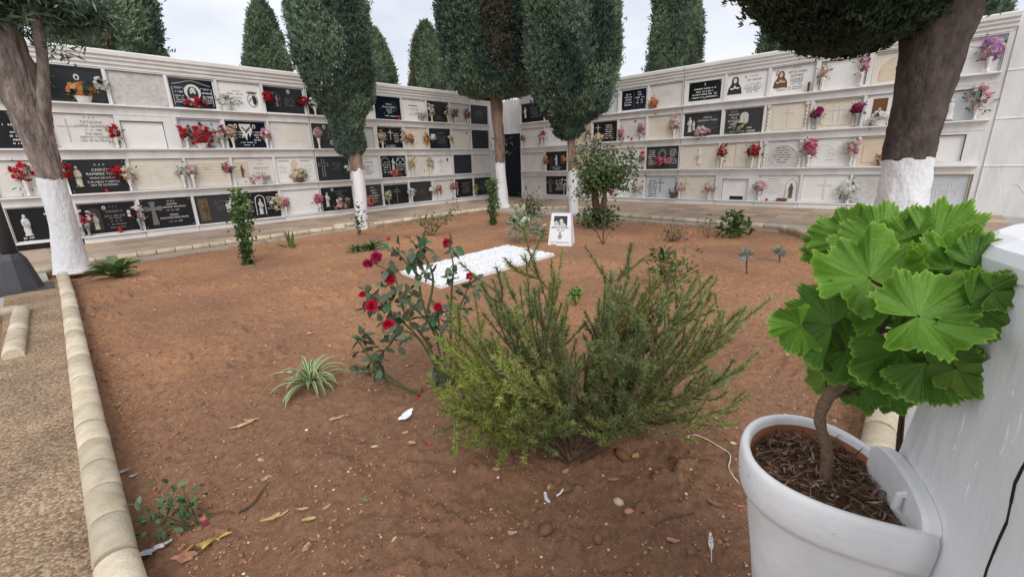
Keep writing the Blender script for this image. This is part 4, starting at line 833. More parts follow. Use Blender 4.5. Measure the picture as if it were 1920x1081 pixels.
Q('L', 1, 10, .96, .54, .08, 'cream', 'vase', 'at right of the blue-black plaque, second row', leafy=1.6)
Q('L', 2, 0, .42, .68, .14, 'red', 'vase', 'left of the forked trunk, third row', n=12, tall=1.3, leafy=2)
Q('L', 2, 1, -.02, .68, .11, 'red', 'none', 'just right of the forked trunk, third row', tall=1.7, n=12)
Q('L', 2, 1, .84, .62, .12, 'red', 'none', 'over the right end of the virgin relief plaque', wide=1.1, n=16)
Q('L', 2, 1, .99, .60, .11, 'cream', 'vase', 'at right edge of the virgin relief plaque', tall=1.4, n=18)
Q('L', 2, 2, .94, .66, .12, 'white', 'vase', 'at right of the carved rose plaque', tall=1.2, n=18)
Q('L', 2, 3, .07, .64, .12, 'pinkwhite', 'vase', 'at left of the ruled cream plaque', n=18)
Q('L', 2, 3, .92, .66, .10, 'pink', 'vase', 'at right of the ruled cream plaque', n=10, leafy=2)
Q('L', 2, 4, .56, .22, .10, 'pinkwhite', 'basket', 'under the sepia picture plaque', n=30, wide=2.2, tall=.8)
Q('L', 2, 5, .52, .34, .14, 'cream', 'wicker', 'on the carved basket plaque', n=26, wide=1.4)
Q('L', 2, 6, .93, .50, .08, 'white', 'none', 'left of the second whitewashed trunk', n=8)
Q('L', 2, 8, .54, .22, .12, 'salmon', 'none', 'under the two arched tablets', n=28, wide=1.8, tall=.9)
Q('L', 2, 9, .16, .62, .11, 'cream', 'vase', 'at left of the carved relief, third left row', tall=1.6, n=20)
Q('L', 2, 9, .97, .62, .12, 'cream', 'vase', 'at right of the carved relief, third left row', tall=1.5, n=22)
Q('L', 3, 0, .92, .30, .10, 'pinkwhite', 'none', 'left of the first whitewashed trunk, bottom row', n=14)
Q('L', 3, 1, .08, .56, .12, 'whitered', 'grey', 'at left of the arched robed statue', tall=1.3, n=12)
Q('L', 3, 1, .98, .58, .12, 'whitered', 'grey', 'beside the thick flared grey cross', tall=1.2, n=12)
Q('L', 3, 3, .86, .56, .14, 'white', 'gold', 'at right of the framed bronze relief', n=16)
Q('L', 3, 4, .08, .56, .11, 'cream', 'none', 'behind the ivy column, bottom row', tall=1.2)
Q('L', 3, 4, .92, .56, .13, 'cream', 'none', 'at right of the white arched statue', tall=1.3, n=16)
Q('L', 3, 5, .05, .54, .11, 'pink', 'vase', 'at left of the bare white plaque', n=18)
Q('L', 3, 5, .97, .56, .11, 'pink', 'vase', 'at right of the bare white plaque', n=22, tall=1.3)
Q('L', 3, 6, .60, .30, .14, 'pinkwhite', 'none', 'spread before the slim statue', n=16, wide=1.7, leafy=2.4, lc=(.16, .18, .06))
Q('L', 3, 7, .45, .24, .13, 'salmon', 'none', 'right of the second whitewashed trunk, bottom row', n=34, wide=1.8, leafy=.5)
Q('L', 3, 8, .10, .50, .10, 'cream', 'grey', 'at left of the engraved cross, bottom row', leafy=2, tall=1.4)
Q('L', 3, 9, .02, .52, .12, 'white', 'vase', 'left of the plain charcoal plaque', leafy=1.8, wide=1.2)
Q('L', 3, 10, -.08, .55, .10, 'white', 'none', 'left of the pale plaque, bottom left row')
Q('L', 3, 10, .20, .58, .11, 'salmon', 'vase', 'at left of the pale plaque, bottom left row', wide=1.2)
Q('L', 3, 10, .98, .64, .12, 'salmon', 'vase', 'at right of the pale plaque, bottom left row', wide=1.2)
Q('L', 3, 12, .05, .5, .10, 'yellow', 'grey', 'near the corner in the bottom left row', leafy=1.4)
Q('R', 0, 1, .30, .3, .08, 'white', 'none', 'below the round cypress, top right row', n=6)
Q('R', 0, 5, .18, .24, .13, 'orange', 'none', 'at left foot of the pale grey plaque', n=18, wide=1.4)
Q('R', 0, 9, .12, .62, .10, 'peach', 'vase', 'at left of the blank niche under the dark branch', n=10, tall=1.6)
Q('R', 0, 9, .88, .70, .09, 'pink', 'vase', 'at right of the blank niche under the dark branch', n=9, tall=2)
Q('R', 0, 11, .82, .66, .15, 'lilac', 'vase', 'at the right end of the top row', n=34, tall=1.3)
Q('R', 1, 0, .05, .5, .09, 'dried', 'vase', 'beside the dark door, second right row', n=8)
Q('R', 1, 0, .95, .56, .13, 'redwhite', 'vase', 'between the dark door and the rough trunk', n=18, tall=1.3)
Q('R', 1, 2, .92, .5, .08, 'dried', 'vase', 'left of the thin white cross plaque', n=6, leafy=1.4)
Q('R', 1, 3, .22, .22, .14, 'cream', 'none', 'below the thin white cross above the bush', n=22, wide=1.5, leafy=1.5)
Q('R', 1, 4, .14, .34, .12, 'pink', 'vase', 'in a triangular spray, second right row', n=18, tall=1.4)
Q('R', 1, 4, .88, .50, .11, 'pink', 'vase', 'left of the engraved cream plaque', n=16, tall=1.7)
Q('R', 1, 5, .84, .62, .15, 'pinkwhite', 'vase', 'at right of the engraved cream plaque', n=26, tall=1.4)
Q('R', 1, 6, .50, .22, .13, 'pinkwhite', 'none', 'below the white mother and child', n=22, wide=1.7)
Q('R', 1, 7, .46, .34, .11, 'cream', 'none', 'below the pale veiled bust', n=14, wide=1.6, leafy=1.6)
Q('R', 1, 9, .10, .56, .11, 'magenta', 'grey', 'at left of the two carved crosses', n=22)
Q('R', 1, 9, .92, .60, .11, 'magenta', 'grey', 'at right of the two carved crosses', n=22)
Q('R', 1, 10, .27, .24, .13, 'white', 'basket', 'below the dark photograph', n=22, wide=1.5, tall=.8, lc=(.03, .03, .03))
Q('R', 1, 11, .80, .62, .15, 'pinkwhite', 'vase', 'with trailing ivy at the right end', n=16, tall=1.5, leafy=3)
Q('R', 1, 11, .10, .45, .08, 'white', 'none', 'just right of the large trunk, second row', n=4, leafy=1.6, lc=(.04, .16, .09))
Q('R', 2, 1, .05, .60, .10, 'orange', 'vase', 'left of the white statue beside the rough trunk', tall=1.5)
Q('R', 2, 1, .92, .62, .12, 'orange', 'none', 'right of the white statue beside the rough trunk', tall=1.1)
Q('R', 2, 4, .95, .55, .08, 'pink', 'none', 'right of the bush, third row', n=8, tall=1.5)
Q('R', 2, 5, .52, .34, .12, 'pink', 'none', 'below the dark oval bust', n=26, wide=1.8, tall=.9)
Q('R', 2, 7, .06, .66, .10, 'red', 'vase', 'at left of the three upright panels', n=12, tall=1.7)
Q('R', 2, 7, .86, .66, .13, 'red', 'vase', 'at right of the three upright panels', n=16, wide=1.2, leafy=1.8)
Q('R', 2, 9, .06, .68, .14, 'pink', 'vase', 'at left of the engraved initials', n=30, tall=1.4)
Q('R', 2, 9, .96, .68, .14, 'pinkwhite', 'vase', 'at right of the engraved initials', n=30, tall=1.4)
Q('R', 2, 10, .55, .24, .12, 'salmon', 'basket', 'left of the large trunk, third row', n=14, wide=1.2)
Q('R', 3, 1, .92, .62, .12, 'white', 'grey', 'between the outlined cross and small white trunk', n=8, leafy=1.5, tall=1.3)
Q('R', 3, 4, .82, .46, .14, 'cream', 'vase', 'left of the blue-grey plaque', n=20, leafy=1.8)
Q('R', 3, 5, 1.0, .22, .10, 'dried', 'grey', 'at right foot of the blue-grey plaque', n=6, leafy=2, lc=(.03, .035, .04))
Q('R', 3, 6, .05, .52, .13, 'pinkwhite', 'vase', 'at left of the raised cream cross', n=22)
Q('R', 3, 6, .88, .52, .13, 'pinkwhite', 'vase', 'left of the niche with a dark slot', n=22)
Q('R', 3, 8, .07, .55, .13, 'pinkwhite', 'vase', 'at left of the gilded pointed-arch figure', n=22)
Q('R', 3, 9, .98, .50, .16, 'white', 'grey', 'left of the limewashed large trunk', n=26, tall=1.2, leafy=1.6)
def candle(wk, row, col, fu, label, h=.07, m='red_glass'):
    fr, u0, v0, w, hh = PL[(wk, row, col)]; b = MB(fr); u = u0 + fu * w
    b.lathe([(.022, 0), (.028, h * .9), (.028, h), (.022, h - .006), (.001, h - .012)], 10, (u, v0 - .004, REC + .085)); root = empty('candle_cup', fr((u, v0 - .004, REC + .085))); tag(root, label, 'candle'); b.build('cup', m, root, smooth=True)
    b = MB(fr); b.lathe([(.020, h - .02), (.019, h - .004), (.001, h - .002)], 8, (u, v0 - .004, REC + .085)); b.build('wax', 'beige', root)
candle('L', 2, 1, .56, 'small red candle cup below the virgin relief plaque', .06)
candle('L', 3, 1, .60, 'red candle cup below the arched robed statue', .12)
candle('L', 0, 8, .86, 'red candle cup on the blue-black bold lettered plaque', .12)
candle('R', 1, 4, .52, 'red candle cup between two pink bouquets', .09)
candle('R', 3, 8, .27, 'small red candle cup below the gilded figure plaque', .06)
candle('R', 0, 8, .90, 'brown ribbed vase standing on the red-robed saint plaque', .2, 'brown')
fr, u0, v0, w, hh = PL[('R', 3, 8)]
b = MB(fr); b.box(u0 + .52 * w, u0 + .76 * w, v0 - .004, v0 + .07, REC + .06, REC + .12, .006); o = b.build('box', 'brown', org=fr((u0 + .64 * w, v0, REC + .09))); tag(o, 'low brown wooden box below the gilded figure plaque', 'box')
# ------------------------------------------------------------------ cypress trees
def crown(name, prof, path, parent, n, blade, seed, cols, k=6, lump=.16, lumps=110, core=.86, frag=.07, far=1.09):
    "uneven foliage: lumps on a turned outline, each covered with sprays of small pointed scales, round a leafy core"
    r = np.random.default_rng(seed); prof = np.array(prof, float); z0, z1 = prof[0, 0], prof[-1, 0]
    R = lambda z: np.interp(z, prof[:, 0], prof[:, 1]); path = np.array(path, float)
    CX = lambda z: np.stack([np.interp(z, path[:, 2], path[:, 0]), np.interp(z, path[:, 2], path[:, 1])], -1)
    def pick(m):
        zs = np.linspace(z0, z1, 400); w = R(zs) + .03; c = np.cumsum(w) / w.sum(); return np.interp(r.random(m), c, zs)
    lz = pick(lumps); lt = r.uniform(0, 2 * math.pi, lumps); ls = r.uniform(.55, 1.25, lumps) * lump * 1.5; la = r.uniform(.4, 1.1, lumps) * lump; lc = r.uniform(.6, 1.3, lumps); lg = r.random(lumps)
    def surf(z, t):
        rr = R(z); dz = z[:, None] - lz; dt = np.angle(np.exp(1j * (t[:, None] - lt))) * np.minimum(rr[:, None], 3); d2 = (dz * dz * .2 + dt * dt) / (ls * ls)
        a = la * np.exp(-d2); j = a.argmax(1); q = np.clip(rr / (lump * 4.5), .08, 1); return rr - (lump * .55 + blade * .45) * q + a.max(1) * q, j
    # core
    nz, nt = 46, 40
    zz = np.linspace(z0, z1, nz); tt = np.linspace(0, 2 * math.pi, nt, endpoint=False); Z, T = np.meshgrid(zz, tt, indexing='ij')
    rad, _ = surf(Z.ravel(), T.ravel()); rad = np.maximum(rad, .02) * core * (1 + r.normal(size=rad.shape) * .05); rad = np.minimum(rad, R(Z.ravel()) + .2); c = CX(Z.ravel())
    V = np.stack([c[:, 0] + rad * np.cos(T.ravel()), c[:, 1] + rad * np.sin(T.ravel()), Z.ravel()], -1); ix = np.arange(nz * nt).reshape(nz, nt)
    F = np.stack([ix[:-1], np.roll(ix, -1, 1)[:-1], np.roll(ix, -1, 1)[1:], ix[1:]], -1).reshape(-1, 4)
    colc = tints(len(F), cols[0], .3, seed)
    # sprays
    z = pick(n); t = r.uniform(0, 2 * math.pi, n); rad, j = surf(z, t); rad = np.maximum(rad, .02)
    depth = r.uniform(.84, 1.03, n); ff = r.random(n) < frag; depth[ff] *= 1 + (far - 1) * r.random(ff.sum()) * 2; c = CX(z); out = np.stack([np.cos(t), np.sin(t), np.zeros(n)], -1)
    P = np.stack([c[:, 0], c[:, 1], z], -1) + out * (rad * depth)[:, None]
    D0 = nm(out * .55 + np.array([0, 0, .85]) + r.normal(size=(n, 3)) * .28)
    tip = np.array(cols[0]) * (1 - lg[j][:, None]) + np.array(cols[1]) * lg[j][:, None]; dead = r.random(lumps) < .05; tip[dead[j]] = tip[dead[j]] * .4 + np.array((.10, .065, .04)); tip = tip * lc[j][:, None] * r.uniform(.75, 1.25, (n, 1))
    PP = np.repeat(P, k, 0) + r.normal(size=(n * k, 3)) * blade * .22; DD = nm(np.repeat(D0, k, 0) + r.normal(size=(n * k, 3)) * .42)
    V2, F2 = blades(PP, DD, blade * r.uniform(.6, 1.2, n * k), blade * .30, seed)
    col = np.repeat(tip, k, 0) * r.uniform(.85, 1.15, (n * k, 1))
    return mk(name, np.vstack([V, V2]), np.vstack([F, F2 + len(V)]), 'cyp', parent, np.vstack([colc, col]))
def trunk(name, nodes, base, m, parent, n=30, seg=64, rough=.06, seed=0, fiss=.10, ragged=0):
    "nodes: (photo x, photo y, half width in photo pixels), on the upright plane through base"
    P = np.array([up_at(a[0], a[1], base) for a in nodes]); k = mpp(base); Rr = np.array([a[2] for a in nodes]) * k * .88
    Ps = spline(P, seg); Rs = np.interp(np.linspace(0, len(P) - 1, seg), np.arange(len(P)), Rr)
    T = nm(np.gradient(Ps, axis=0)); X = nm(np.cross(T, np.array([0, 1., .05]))); Y = np.cross(T, X); th = np.linspace(0, 2 * math.pi, n, endpoint=False); r = np.random.default_rng(seed)
    ph = r.uniform(0, 6.28, 6); q = np.arange(seg)[:, None]
    mod = 1 + rough * (np.sin(3 * th[None] + ph[0] + q * .12) + .7 * np.sin(5 * th[None] + ph[1] - q * .2) + .5 * np.sin(9 * th[None] + ph[2] + q * .3)) + r.normal(size=(seg, n)) * rough * .25
    arc = np.concatenate([[0], np.cumsum(np.linalg.norm(np.diff(Ps, axis=0), axis=1))])[:, None] + th[None] * 0; tc = np.minimum(th, 2 * math.pi - th)[None] + arc * 0
    fis = 1 - 2 * np.abs(fbm(tc * 4.5 + seed, arc * 1.6 + tc * .4, 1.0, 4, seed)) * 2; knob = np.maximum(0, fbm(tc * 1.2, arc * 2.2, 1.0, 2, seed + 30) - .12)
    mod = mod * (1 + (fis - .6) * fiss + knob * .5 * (fiss > .03))
    if ragged: Ps_ = Ps[:, None] + T[:, None] * (np.linspace(0, 1, seg)[:, None] ** 6 * (fbm(tc * 2.5, arc * 0, 1, 3, seed + 5) * 2.2 * ragged))[..., None]
    else: Ps_ = Ps[:, None]
    V = Ps_ + (Rs[:, None] * mod)[..., None] * (np.cos(th)[None, :, None] * X[:, None] + np.sin(th)[None, :, None] * Y[:, None])
    ix = np.arange(seg * n).reshape(seg, n); F = np.stack([ix[:-1], np.roll(ix, -1, 1)[:-1], np.roll(ix, -1, 1)[1:], ix[1:]], -1).reshape(-1, 4)
    return mk(name, V, F, m, parent, smooth=True)
CY = [(.078, .126, .104), (.185, .265, .165)]  # paler, bluer cast of haze put into the cypress foliage colours
CYB = [(.098, .142, .098), (.180, .245, .140)]
def zpx(y, base, x=960): return float(up_at(x, y, base)[2])
# second tree: narrow cypress in the back kerb
b2 = np.array([4.62, 8.72, -.06]); t2 = empty('cypress_tree', b2); tag(t2, 'narrow drop-shaped cypress in front of the left niche wall, trunk whitewashed', 'cypress tree')
tk = trunk('trunk', [(672, 318, 12), (666, 296, 13), (661, 262, 14), (655, 215, 14), (645, 150, 13), (638, 60, 12)], b2, 'barkred', t2, seed=2)
trunk('whitewash_band', [(680, 433, 14), (679, 420, 12.5), (676, 370, 12), (672, 330, 11.8), (671.5, 317, 12.6)], b2, 'lime', tk, rough=.02, fiss=.05, ragged=.06, seed=3)
k = mpp(b2); pz = lambda y, x=650, b=b2: zpx(y, b, x)
cx = lambda x, y, b: up_at(x, y, b)
ph = [(296, 660, 8), (285, 657, 21), (262, 654, 24), (225, 648, 27), (208, 648, 36), (190, 645, 46), (150, 634, 55), (100, 623, 64), (50, 614, 64), (0, 608, 62), (-80, 596, 58), (-190, 596, 52), (-300, 590, 26), (-350, 588, 6)]
crown('crown', [(pz(y, x), w * k) for y, x, w in ph], [cx(x, y, b2) for y, x, w in ph], t2, 15000, .072, 12, CY, lump=.22, lumps=120)
# third tree: bulbous cypress at the far corner of the bed
b3 = np.array([9.08, 8.55, -.06]); t3 = empty('cypress_tree', b3); tag(t3, 'broad cypress at the far corner by the dark door, thick whitewashed trunk', 'cypress tree')
tk = trunk('trunk', [(938, 305, 9.5), (936, 270, 10), (933, 230, 10.5), (931, 190, 11.5), (926, 120, 12), (920, 40, 11)], b3, 'barkred', t3, seed=5)
trunk('whitewash_band', [(947, 391, 13), (944, 380, 11), (941, 345, 10.2), (937, 304, 10)], b3, 'lime', tk, rough=.02, fiss=.05, ragged=.06, seed=6)
k = mpp(b3); ph = [(186, 925, 20), (180, 930, 48), (168, 928, 64), (150, 924, 70), (120, 920, 74), (80, 917, 74), (40, 914, 79), (0, 912, 80), (-80, 905, 76), (-180, 887, 60), (-280, 882, 20), (-310, 880, 5)]
crown('crown', [(pz(y, x, b3), w * k) for y, x, w in ph], [cx(x, y, b3) for y, x, w in ph], t3, 15000, .10, 13, CY, lump=.42, lumps=85)
b = MB(); r = np.random.default_rng(3); q = np.array([up_at(938, y, b3) for y in r.uniform(255, 298, 90)]) + r.normal(size=(90, 3)) * np.array([.13, .13, .03])
V, F = blades(q, nm(r.normal(size=(90, 3)) + np.array([0, 0, .4])), .12, .03, 4); mk('trunk_shoots', V, F, 'cyp', tk, tints(90, CY[0], .3, 2, CY[1]))
# fourth tree: round-bottomed cypress, rough trunk
b4 = np.array([8.86, 6.0, -.06]); t4 = empty('cypress_tree', b4); tag(t4, 'round-bottomed cypress behind the small memorial stone, slim whitewashed foot', 'cypress tree')
tk = trunk('trunk', [(1074, 318, 9), (1073, 290, 8), (1071, 262, 7), (1070, 240, 8), (1070, 190, 10), (1070, 90, 10)], b4, 'barkred', t4, seed=8, rough=.12)
trunk('whitewash_band', [(1076, 402, 10.5), (1075, 385, 9.6), (1074, 350, 9), (1073, 316, 9)], b4, 'lime', tk, rough=.03, fiss=.05, ragged=.06, seed=9)
k = mpp(b4); ph = [(262, 1066, 8), (252, 1066, 22), (238, 1066, 25), (226, 1070, 34), (212, 1074, 54), (190, 1072, 61), (165, 1072, 67), (140, 1074, 71), (100, 1075, 76), (50, 1074, 78), (0, 1073, 77), (-70, 1072, 74), (-170, 1072, 62), (-260, 1072, 24), (-300, 1072, 5)]
crown('crown', [(pz(y, x, b4), w * k) for y, x, w in ph], [cx(x, y, b4) for y, x, w in ph], t4, 15000, .085, 14, CY, lump=.34, lumps=105)
# first tree: forked, bare and gnarled, whitewashed foot
b1 = np.array([.24, 8.12, -.06]); t1 = empty('cypress_tree', b1); tag(t1, 'forked gnarled cypress beside the lamp post, flared trunk whitewashed at foot', 'cypress tree')
tk = trunk('trunk', [(95, 334, 19), (92, 315, 19), (79, 275, 22), (66, 245, 25), (52, 207, 28), (40, 180, 30), (30, 150, 30), (18, 110, 29), (2, 60, 28), (-18, -20, 26), (-34, -110, 22)], b1, 'bark', t1, seed=11, rough=.07, fiss=.2, n=40, seg=80)
trunk('limb', [(84, 262, 9), (83, 215, 10), (82, 165, 8.5), (80, 120, 8), (75, 80, 8), (67, 30, 8), (62, 0, 8), (58, -60, 8), (56, -120, 7)], b1, 'bark', t1, seed=12)
trunk('whitewash_band', [(141, 508, 31), (136, 490, 26), (124, 440, 22.5), (110, 385, 21), (95, 333, 20.5)], b1, 'lime', tk, rough=.03, fiss=.05, ragged=.06, seed=13)
r = np.random.default_rng(41); P = []; D = []
tw = MB()
for (x, y, s) in ((10, -10, 60), (40, 0, 35), (75, 5, 25), (100, 20, 18), (5, 25, 26), (130, 14, 14), (-20, 0, 50), (55, -60, 80), (100, -70, 60), (0, -110, 90)):
    c = up_at(x, y, b1) + np.array([r.uniform(-.3, .3), r.uniform(-.3, .3), 0]); s *= mpp(b1); m = int(55 + 500 * s)
    P.append(c + r.normal(size=(m, 3)) * s * np.array([.6, .6, .45])); D.append(nm(r.normal(size=(m, 3)) + np.array([.3, -.2, -.5])))
    tw.tube([up_at(40, -40, b1), (c + up_at(50, -30, b1)) / 2 + r.normal(size=3) * .06, c], [.03, .02, .01], 5)
P = np.vstack(P); D = np.vstack(D); k6 = 5; n = len(P)
V, F = blades(np.repeat(P, k6, 0) + r.normal(size=(n * k6, 3)) * .035, nm(np.repeat(D, k6, 0) + r.normal(size=(n * k6, 3)) * .5), r.uniform(.07, .16, n * k6), .026, 8)
mk('crown', V, F, 'cyp', t1, tints(len(F), CY[0], .35, 3, CY[1])); tw.build('branch', 'bark', t1)
r = np.random.default_rng(43); q = np.array([up_at(x, y, b1) for x, y in ((22, 165), (30, 210), (88, 95), (96, 80), (12, 150))]); q = np.repeat(q, 22, 0) + r.normal(size=(110, 3)) * .035
V, F = blades(q, nm(r.normal(size=(110, 3))), .09, .018, 4); mk('trunk_shoots', V, F, 'cyp', tk, tints(110, CY[0], .3, 2, CY[1]))
# fifth tree: large backlit trunk on the right with a heavy low branch
b5 = np.array([7.56, .02, -.06]); t5 = empty('cypress_tree', b5); tag(t5, 'large backlit cypress on the right, thick trunk limewashed at its foot, low heavy crown', 'cypress tree')
tk = trunk('trunk', [(1702, 298, 39), (1710, 262, 40), (1726, 195, 43), (1742, 120, 48), (1758, 50, 54), (1775, -20, 57), (1790, -110, 56), (1800, -220, 50)], b5, 'barkbacklit', t5, seed=15, rough=.03, fiss=.06, n=40, seg=80)
trunk('whitewash_band', [(1676, 474, 52), (1682, 440, 44), (1690, 380, 40.5), (1698, 330, 39), (1703, 296, 40.5)], b5, 'lime', tk, rough=.02, fiss=.05, ragged=.03, seed=16, n=40)
k = mpp(b5)
def mass(prof, path, n, seed, lump): return crown('crown', prof, path, t5, n, .085, seed, [(.020, .033, .018), (.038, .058, .027)], lump=lump, lumps=140, frag=.2, far=1.08)  # backlit shade of this crown painted in as darker foliage tints
c5 = up_at(1780, -60, b5)
def e5(x, y): return up_at(x, y, b5 + np.array([-.2, .35, 0]))
ph = [(104, 1590, 12), (96, 1588, 46), (84, 1590, 78), (66, 1592, 98), (40, 1592, 114), (10, 1596, 136), (-30, 1606, 158), (-90, 1645, 205), (-200, 1700, 270), (-340, 1760, 250), (-520, 1790, 120), (-600, 1800, 10)]
mass([(float(e5(x, y)[2]), w * k) for y, x, w in ph], [e5(x, y) for y, x, w in ph], 20000, 21, .2)
r = np.random.default_rng(77); P = []
for (x, y, s) in ((1835, 5, 22), (1800, -6, 26), (1850, -10, 20), (1820, 16, 10)):
    c = up_at(x, y, b5 + np.array([.3, -.3, 0])); m = 220; P.append(c + r.normal(size=(m, 3)) * s * k * np.array([.5, .5, .35]))
P = np.vstack(P); V, F = blades(np.repeat(P, 4, 0) + r.normal(size=(len(P) * 4, 3)) * .03, nm(r.normal(size=(len(P) * 4, 3)) + np.array([0, 0, .5])), .11, .028, 9)
mk('side_spray', V, F, 'cyp', t5, tints(len(F), CY[0], .3, 5, CY[1]))
def cones(t, base, xs, ys, n, seed):
    r = np.random.default_rng(seed); P = np.array([up_at(r.uniform(*xs), r.uniform(*ys), base - FH * r.uniform(.62, .82)) for _ in range(n)]); V, F = rocks0(P, r.uniform(.010, .018, n), seed); mk('cones', V, F, 'chip', t, np.tile((.42, .36, .30), (len(F), 1)))['kind'] = 'stuff'
def rocks0(P, s, seed):
    q = np.array([(1, 0, 0), (0, 1, 0), (-1, 0, 0), (0, -1, 0), (0, 0, 1.2), (0, 0, -1.2)]); f = np.array([(0, 1, 4), (1, 2, 4), (2, 3, 4), (3, 0, 4), (1, 0, 5), (2, 1, 5), (3, 2, 5), (0, 3, 5)])
    return (P[:, None] + q[None] * s[:, None, None]).reshape(-1, 3), (f[None] + 6 * np.arange(len(P))[:, None, None]).reshape(-1, 3)
cones(t2, b2, (585, 650), (20, 170), 26, 91); cones(t4, b4, (1020, 1130), (10, 180), 30, 92)
# cypresses beyond the walls
def far_tree(base, ph, seed, label, n=7500):
    base = np.array(base, float); root = empty('cypress_tree', base); tag(root, label, 'cypress tree', 'cypresses beyond the niche walls'); k = mpp(base)
    b = MB(); b.tube([base, base + np.array([0, 0, 2.8])], [.22, .17], 8); b.build('trunk', 'barkred', root)
    prof = [(float(up_at(x, y, base)[2]), w * k) for y, x, w in ph]; path = [up_at(x, y, base) for y, x, w in ph]
    lowz = prof[0][0]; 
    if lowz > 1.2: prof = [(1.0, prof[0][1] * .6)] + [(min(1.6, lowz - .1), prof[0][1] * 1.0)] + prof; path = [(path[0][0], path[0][1], 1.0)] + [(path[0][0], path[0][1], min(1.6, lowz - .1))] + path
    crown('crown', prof, path, root, n, .13, seed, CYB, k=5, lump=.22, lumps=150, core=.9)
def basepx(x, y0, dist):
    d = ray(x, y0); d = d / np.linalg.norm(d[:2]); return (EYE + d * dist) * np.array([1, 1, 0])
far_tree(basepx(205, 90, 15.6), [(104, 202, 80), (60, 196, 77), (0, 190, 72), (-80, 186, 62), (-180, 186, 48), (-260, 184, 20), (-300, 183, 4)], 31, 'very wide cypress beyond the left wall, left of all the others', 11000)
far_tree(basepx(500, 110, 18.0), [(140, 503, 40), (120, 501, 37), (80, 496, 29), (50, 492, 23), (25, 489, 16), (8, 487, 10), (-2, 486, 2)], 32, 'pointed cypress beyond the left wall, alone against the sky')
far_tree(basepx(712, 140, 18.5), [(160, 712, 30), (130, 710, 27), (100, 705, 22), (75, 700, 15), (58, 696, 8), (48, 694, 2)], 33, 'small pointed cypress peeping out right of the narrow near cypress')
far_tree(basepx(806, 150, 20.0), [(172, 808, 41), (150, 807, 38), (110, 804, 31), (80, 801, 24), (60, 799, 16), (48, 797, 8), (39, 797, 2)], 34, 'pointed cypress beyond the left wall beside the broad cypress')
far_tree(basepx(1265, 90, 17.5), [(140, 1264, 49), (100, 1266, 46), (60, 1268, 43), (20, 1269, 39), (-30, 1270, 37), (-100, 1271, 22), (-150, 1271, 4)], 35, 'tall cypress beyond the right wall, clear against the sky', 9000)
far_tree(basepx(1485, 70, 15.5), [(105, 1486, 50), (80, 1486, 48), (40, 1487, 43), (-20, 1488, 34), (-80, 1489, 18), (-120, 1489, 3)], 36, 'cypress beyond the right wall half hidden by the low dark branch')
far_tree(basepx(1838, 20, 13.5), [(40, 1836, 34), (20, 1836, 31), (-20, 1837, 24), (-60, 1837, 12), (-85, 1837, 3)], 37, 'low cypress beyond the right wall just right of the large trunk', 3500)
# ------------------------------------------------------------------ lamp post, grave, memorial stone
lp = np.array([-.20, 7.22, 0]); L0 = empty('lamp_post', lp); tag(L0, 'dark grey iron lamp post on a square plate beside the left path', 'lamp post')
b = MB(); b.box(-.42, .05, 7.0, 7.42, -.005, .014, .004); b.build('base_plate', 'lamp', L0)
def octo(rs): return [(r / math.cos(math.pi / 8), h) for r, h in rs]
b = MB(); b.lathe(octo([(.165, .014), (.105, .34)]), 8, (lp[0], lp[1], 0), axis=2); b.build('pedestal', 'lamp', L0)
b = MB(); b.lathe(octo([(.105, .341), (.072, .41)]), 8, (lp[0], lp[1], 0), axis=2); b.build('pedestal_cap', 'lamp', L0)
b = MB(); b.lathe([(.066, .41), (.058, 1.2), (.045, 3.2)], 14, (lp[0], lp[1], 0), axis=2); b.build('pole', 'lamp', L0, smooth=True)
b = MB(); b.lathe([(.05, 3.2), (.16, 3.3), (.2, 3.62), (.06, 3.75), (.02, 3.85)], 12, (lp[0], lp[1], 0), axis=2); b.build('lantern', 'lamp', L0)

# white gravel rectangle over the grave
gq = [on_soil(750, 513)[:2], on_soil(950, 461)[:2], on_soil(1041, 479)[:2], on_soil(826, 541)[:2]]
gq = np.array(gq); zg = SZ
def gp(a, b): return (gq[0] * (1 - a) + gq[1] * a) * (1 - b) + (gq[3] * (1 - a) + gq[2] * a) * b
G0 = empty('gravel_grave', (*gq.mean(0), zg)); tag(G0, 'flat rectangular bed of bright white stone chips before the memorial stone', 'grave')
b = MB(); b.add([(*q, zg - .05) for q in gq] + [(*(gq.mean(0) + (q - gq.mean(0)) * .985), zg + .028) for q in gq], [(3, 2, 1, 0), (4, 5, 6, 7), (0, 1, 5, 4), (1, 2, 6, 5), (2, 3, 7, 6), (3, 0, 4, 7)]); b.build('chip_base', 'stone_white', G0)
ico = np.array([(0, 0, -1), (.72, -.53, -.45), (-.28, -.85, -.45), (-.89, 0, -.45), (-.28, .85, -.45), (.72, .53, -.45), (.28, -.85, .45), (-.72, -.53, .45), (-.72, .53, .45), (.28, .85, .45), (.89, 0, .45), (0, 0, 1)])
icf = np.array([(0, 1, 2), (1, 0, 5), (0, 2, 3), (0, 3, 4), (0, 4, 5), (1, 5, 10), (2, 1, 6), (3, 2, 7), (4, 3, 8), (5, 4, 9), (1, 10, 6), (2, 6, 7), (3, 7, 8), (4, 8, 9), (5, 9, 10), (6, 10, 11), (7, 6, 11), (8, 7, 11), (9, 8, 11), (10, 9, 11)])
def rocks(P, s, seed, flat=.7):
    r = np.random.default_rng(seed); n = len(P); q = r.normal(size=(n, 3, 3)); q, _ = np.linalg.qr(q)
    sc = np.asarray(s)[:, None, None] * r.uniform(.6, 1.25, (n, 1, 3)) * (1 + r.normal(size=(n, 12, 1)) * .12)
    V = np.einsum('nij,nkj->nki', q, ico[None] * sc); V[..., 2] *= flat
    return (V + P[:, None]).reshape(-1, 3), (icf[None] + 12 * np.arange(n)[:, None, None]).reshape(-1, 3)
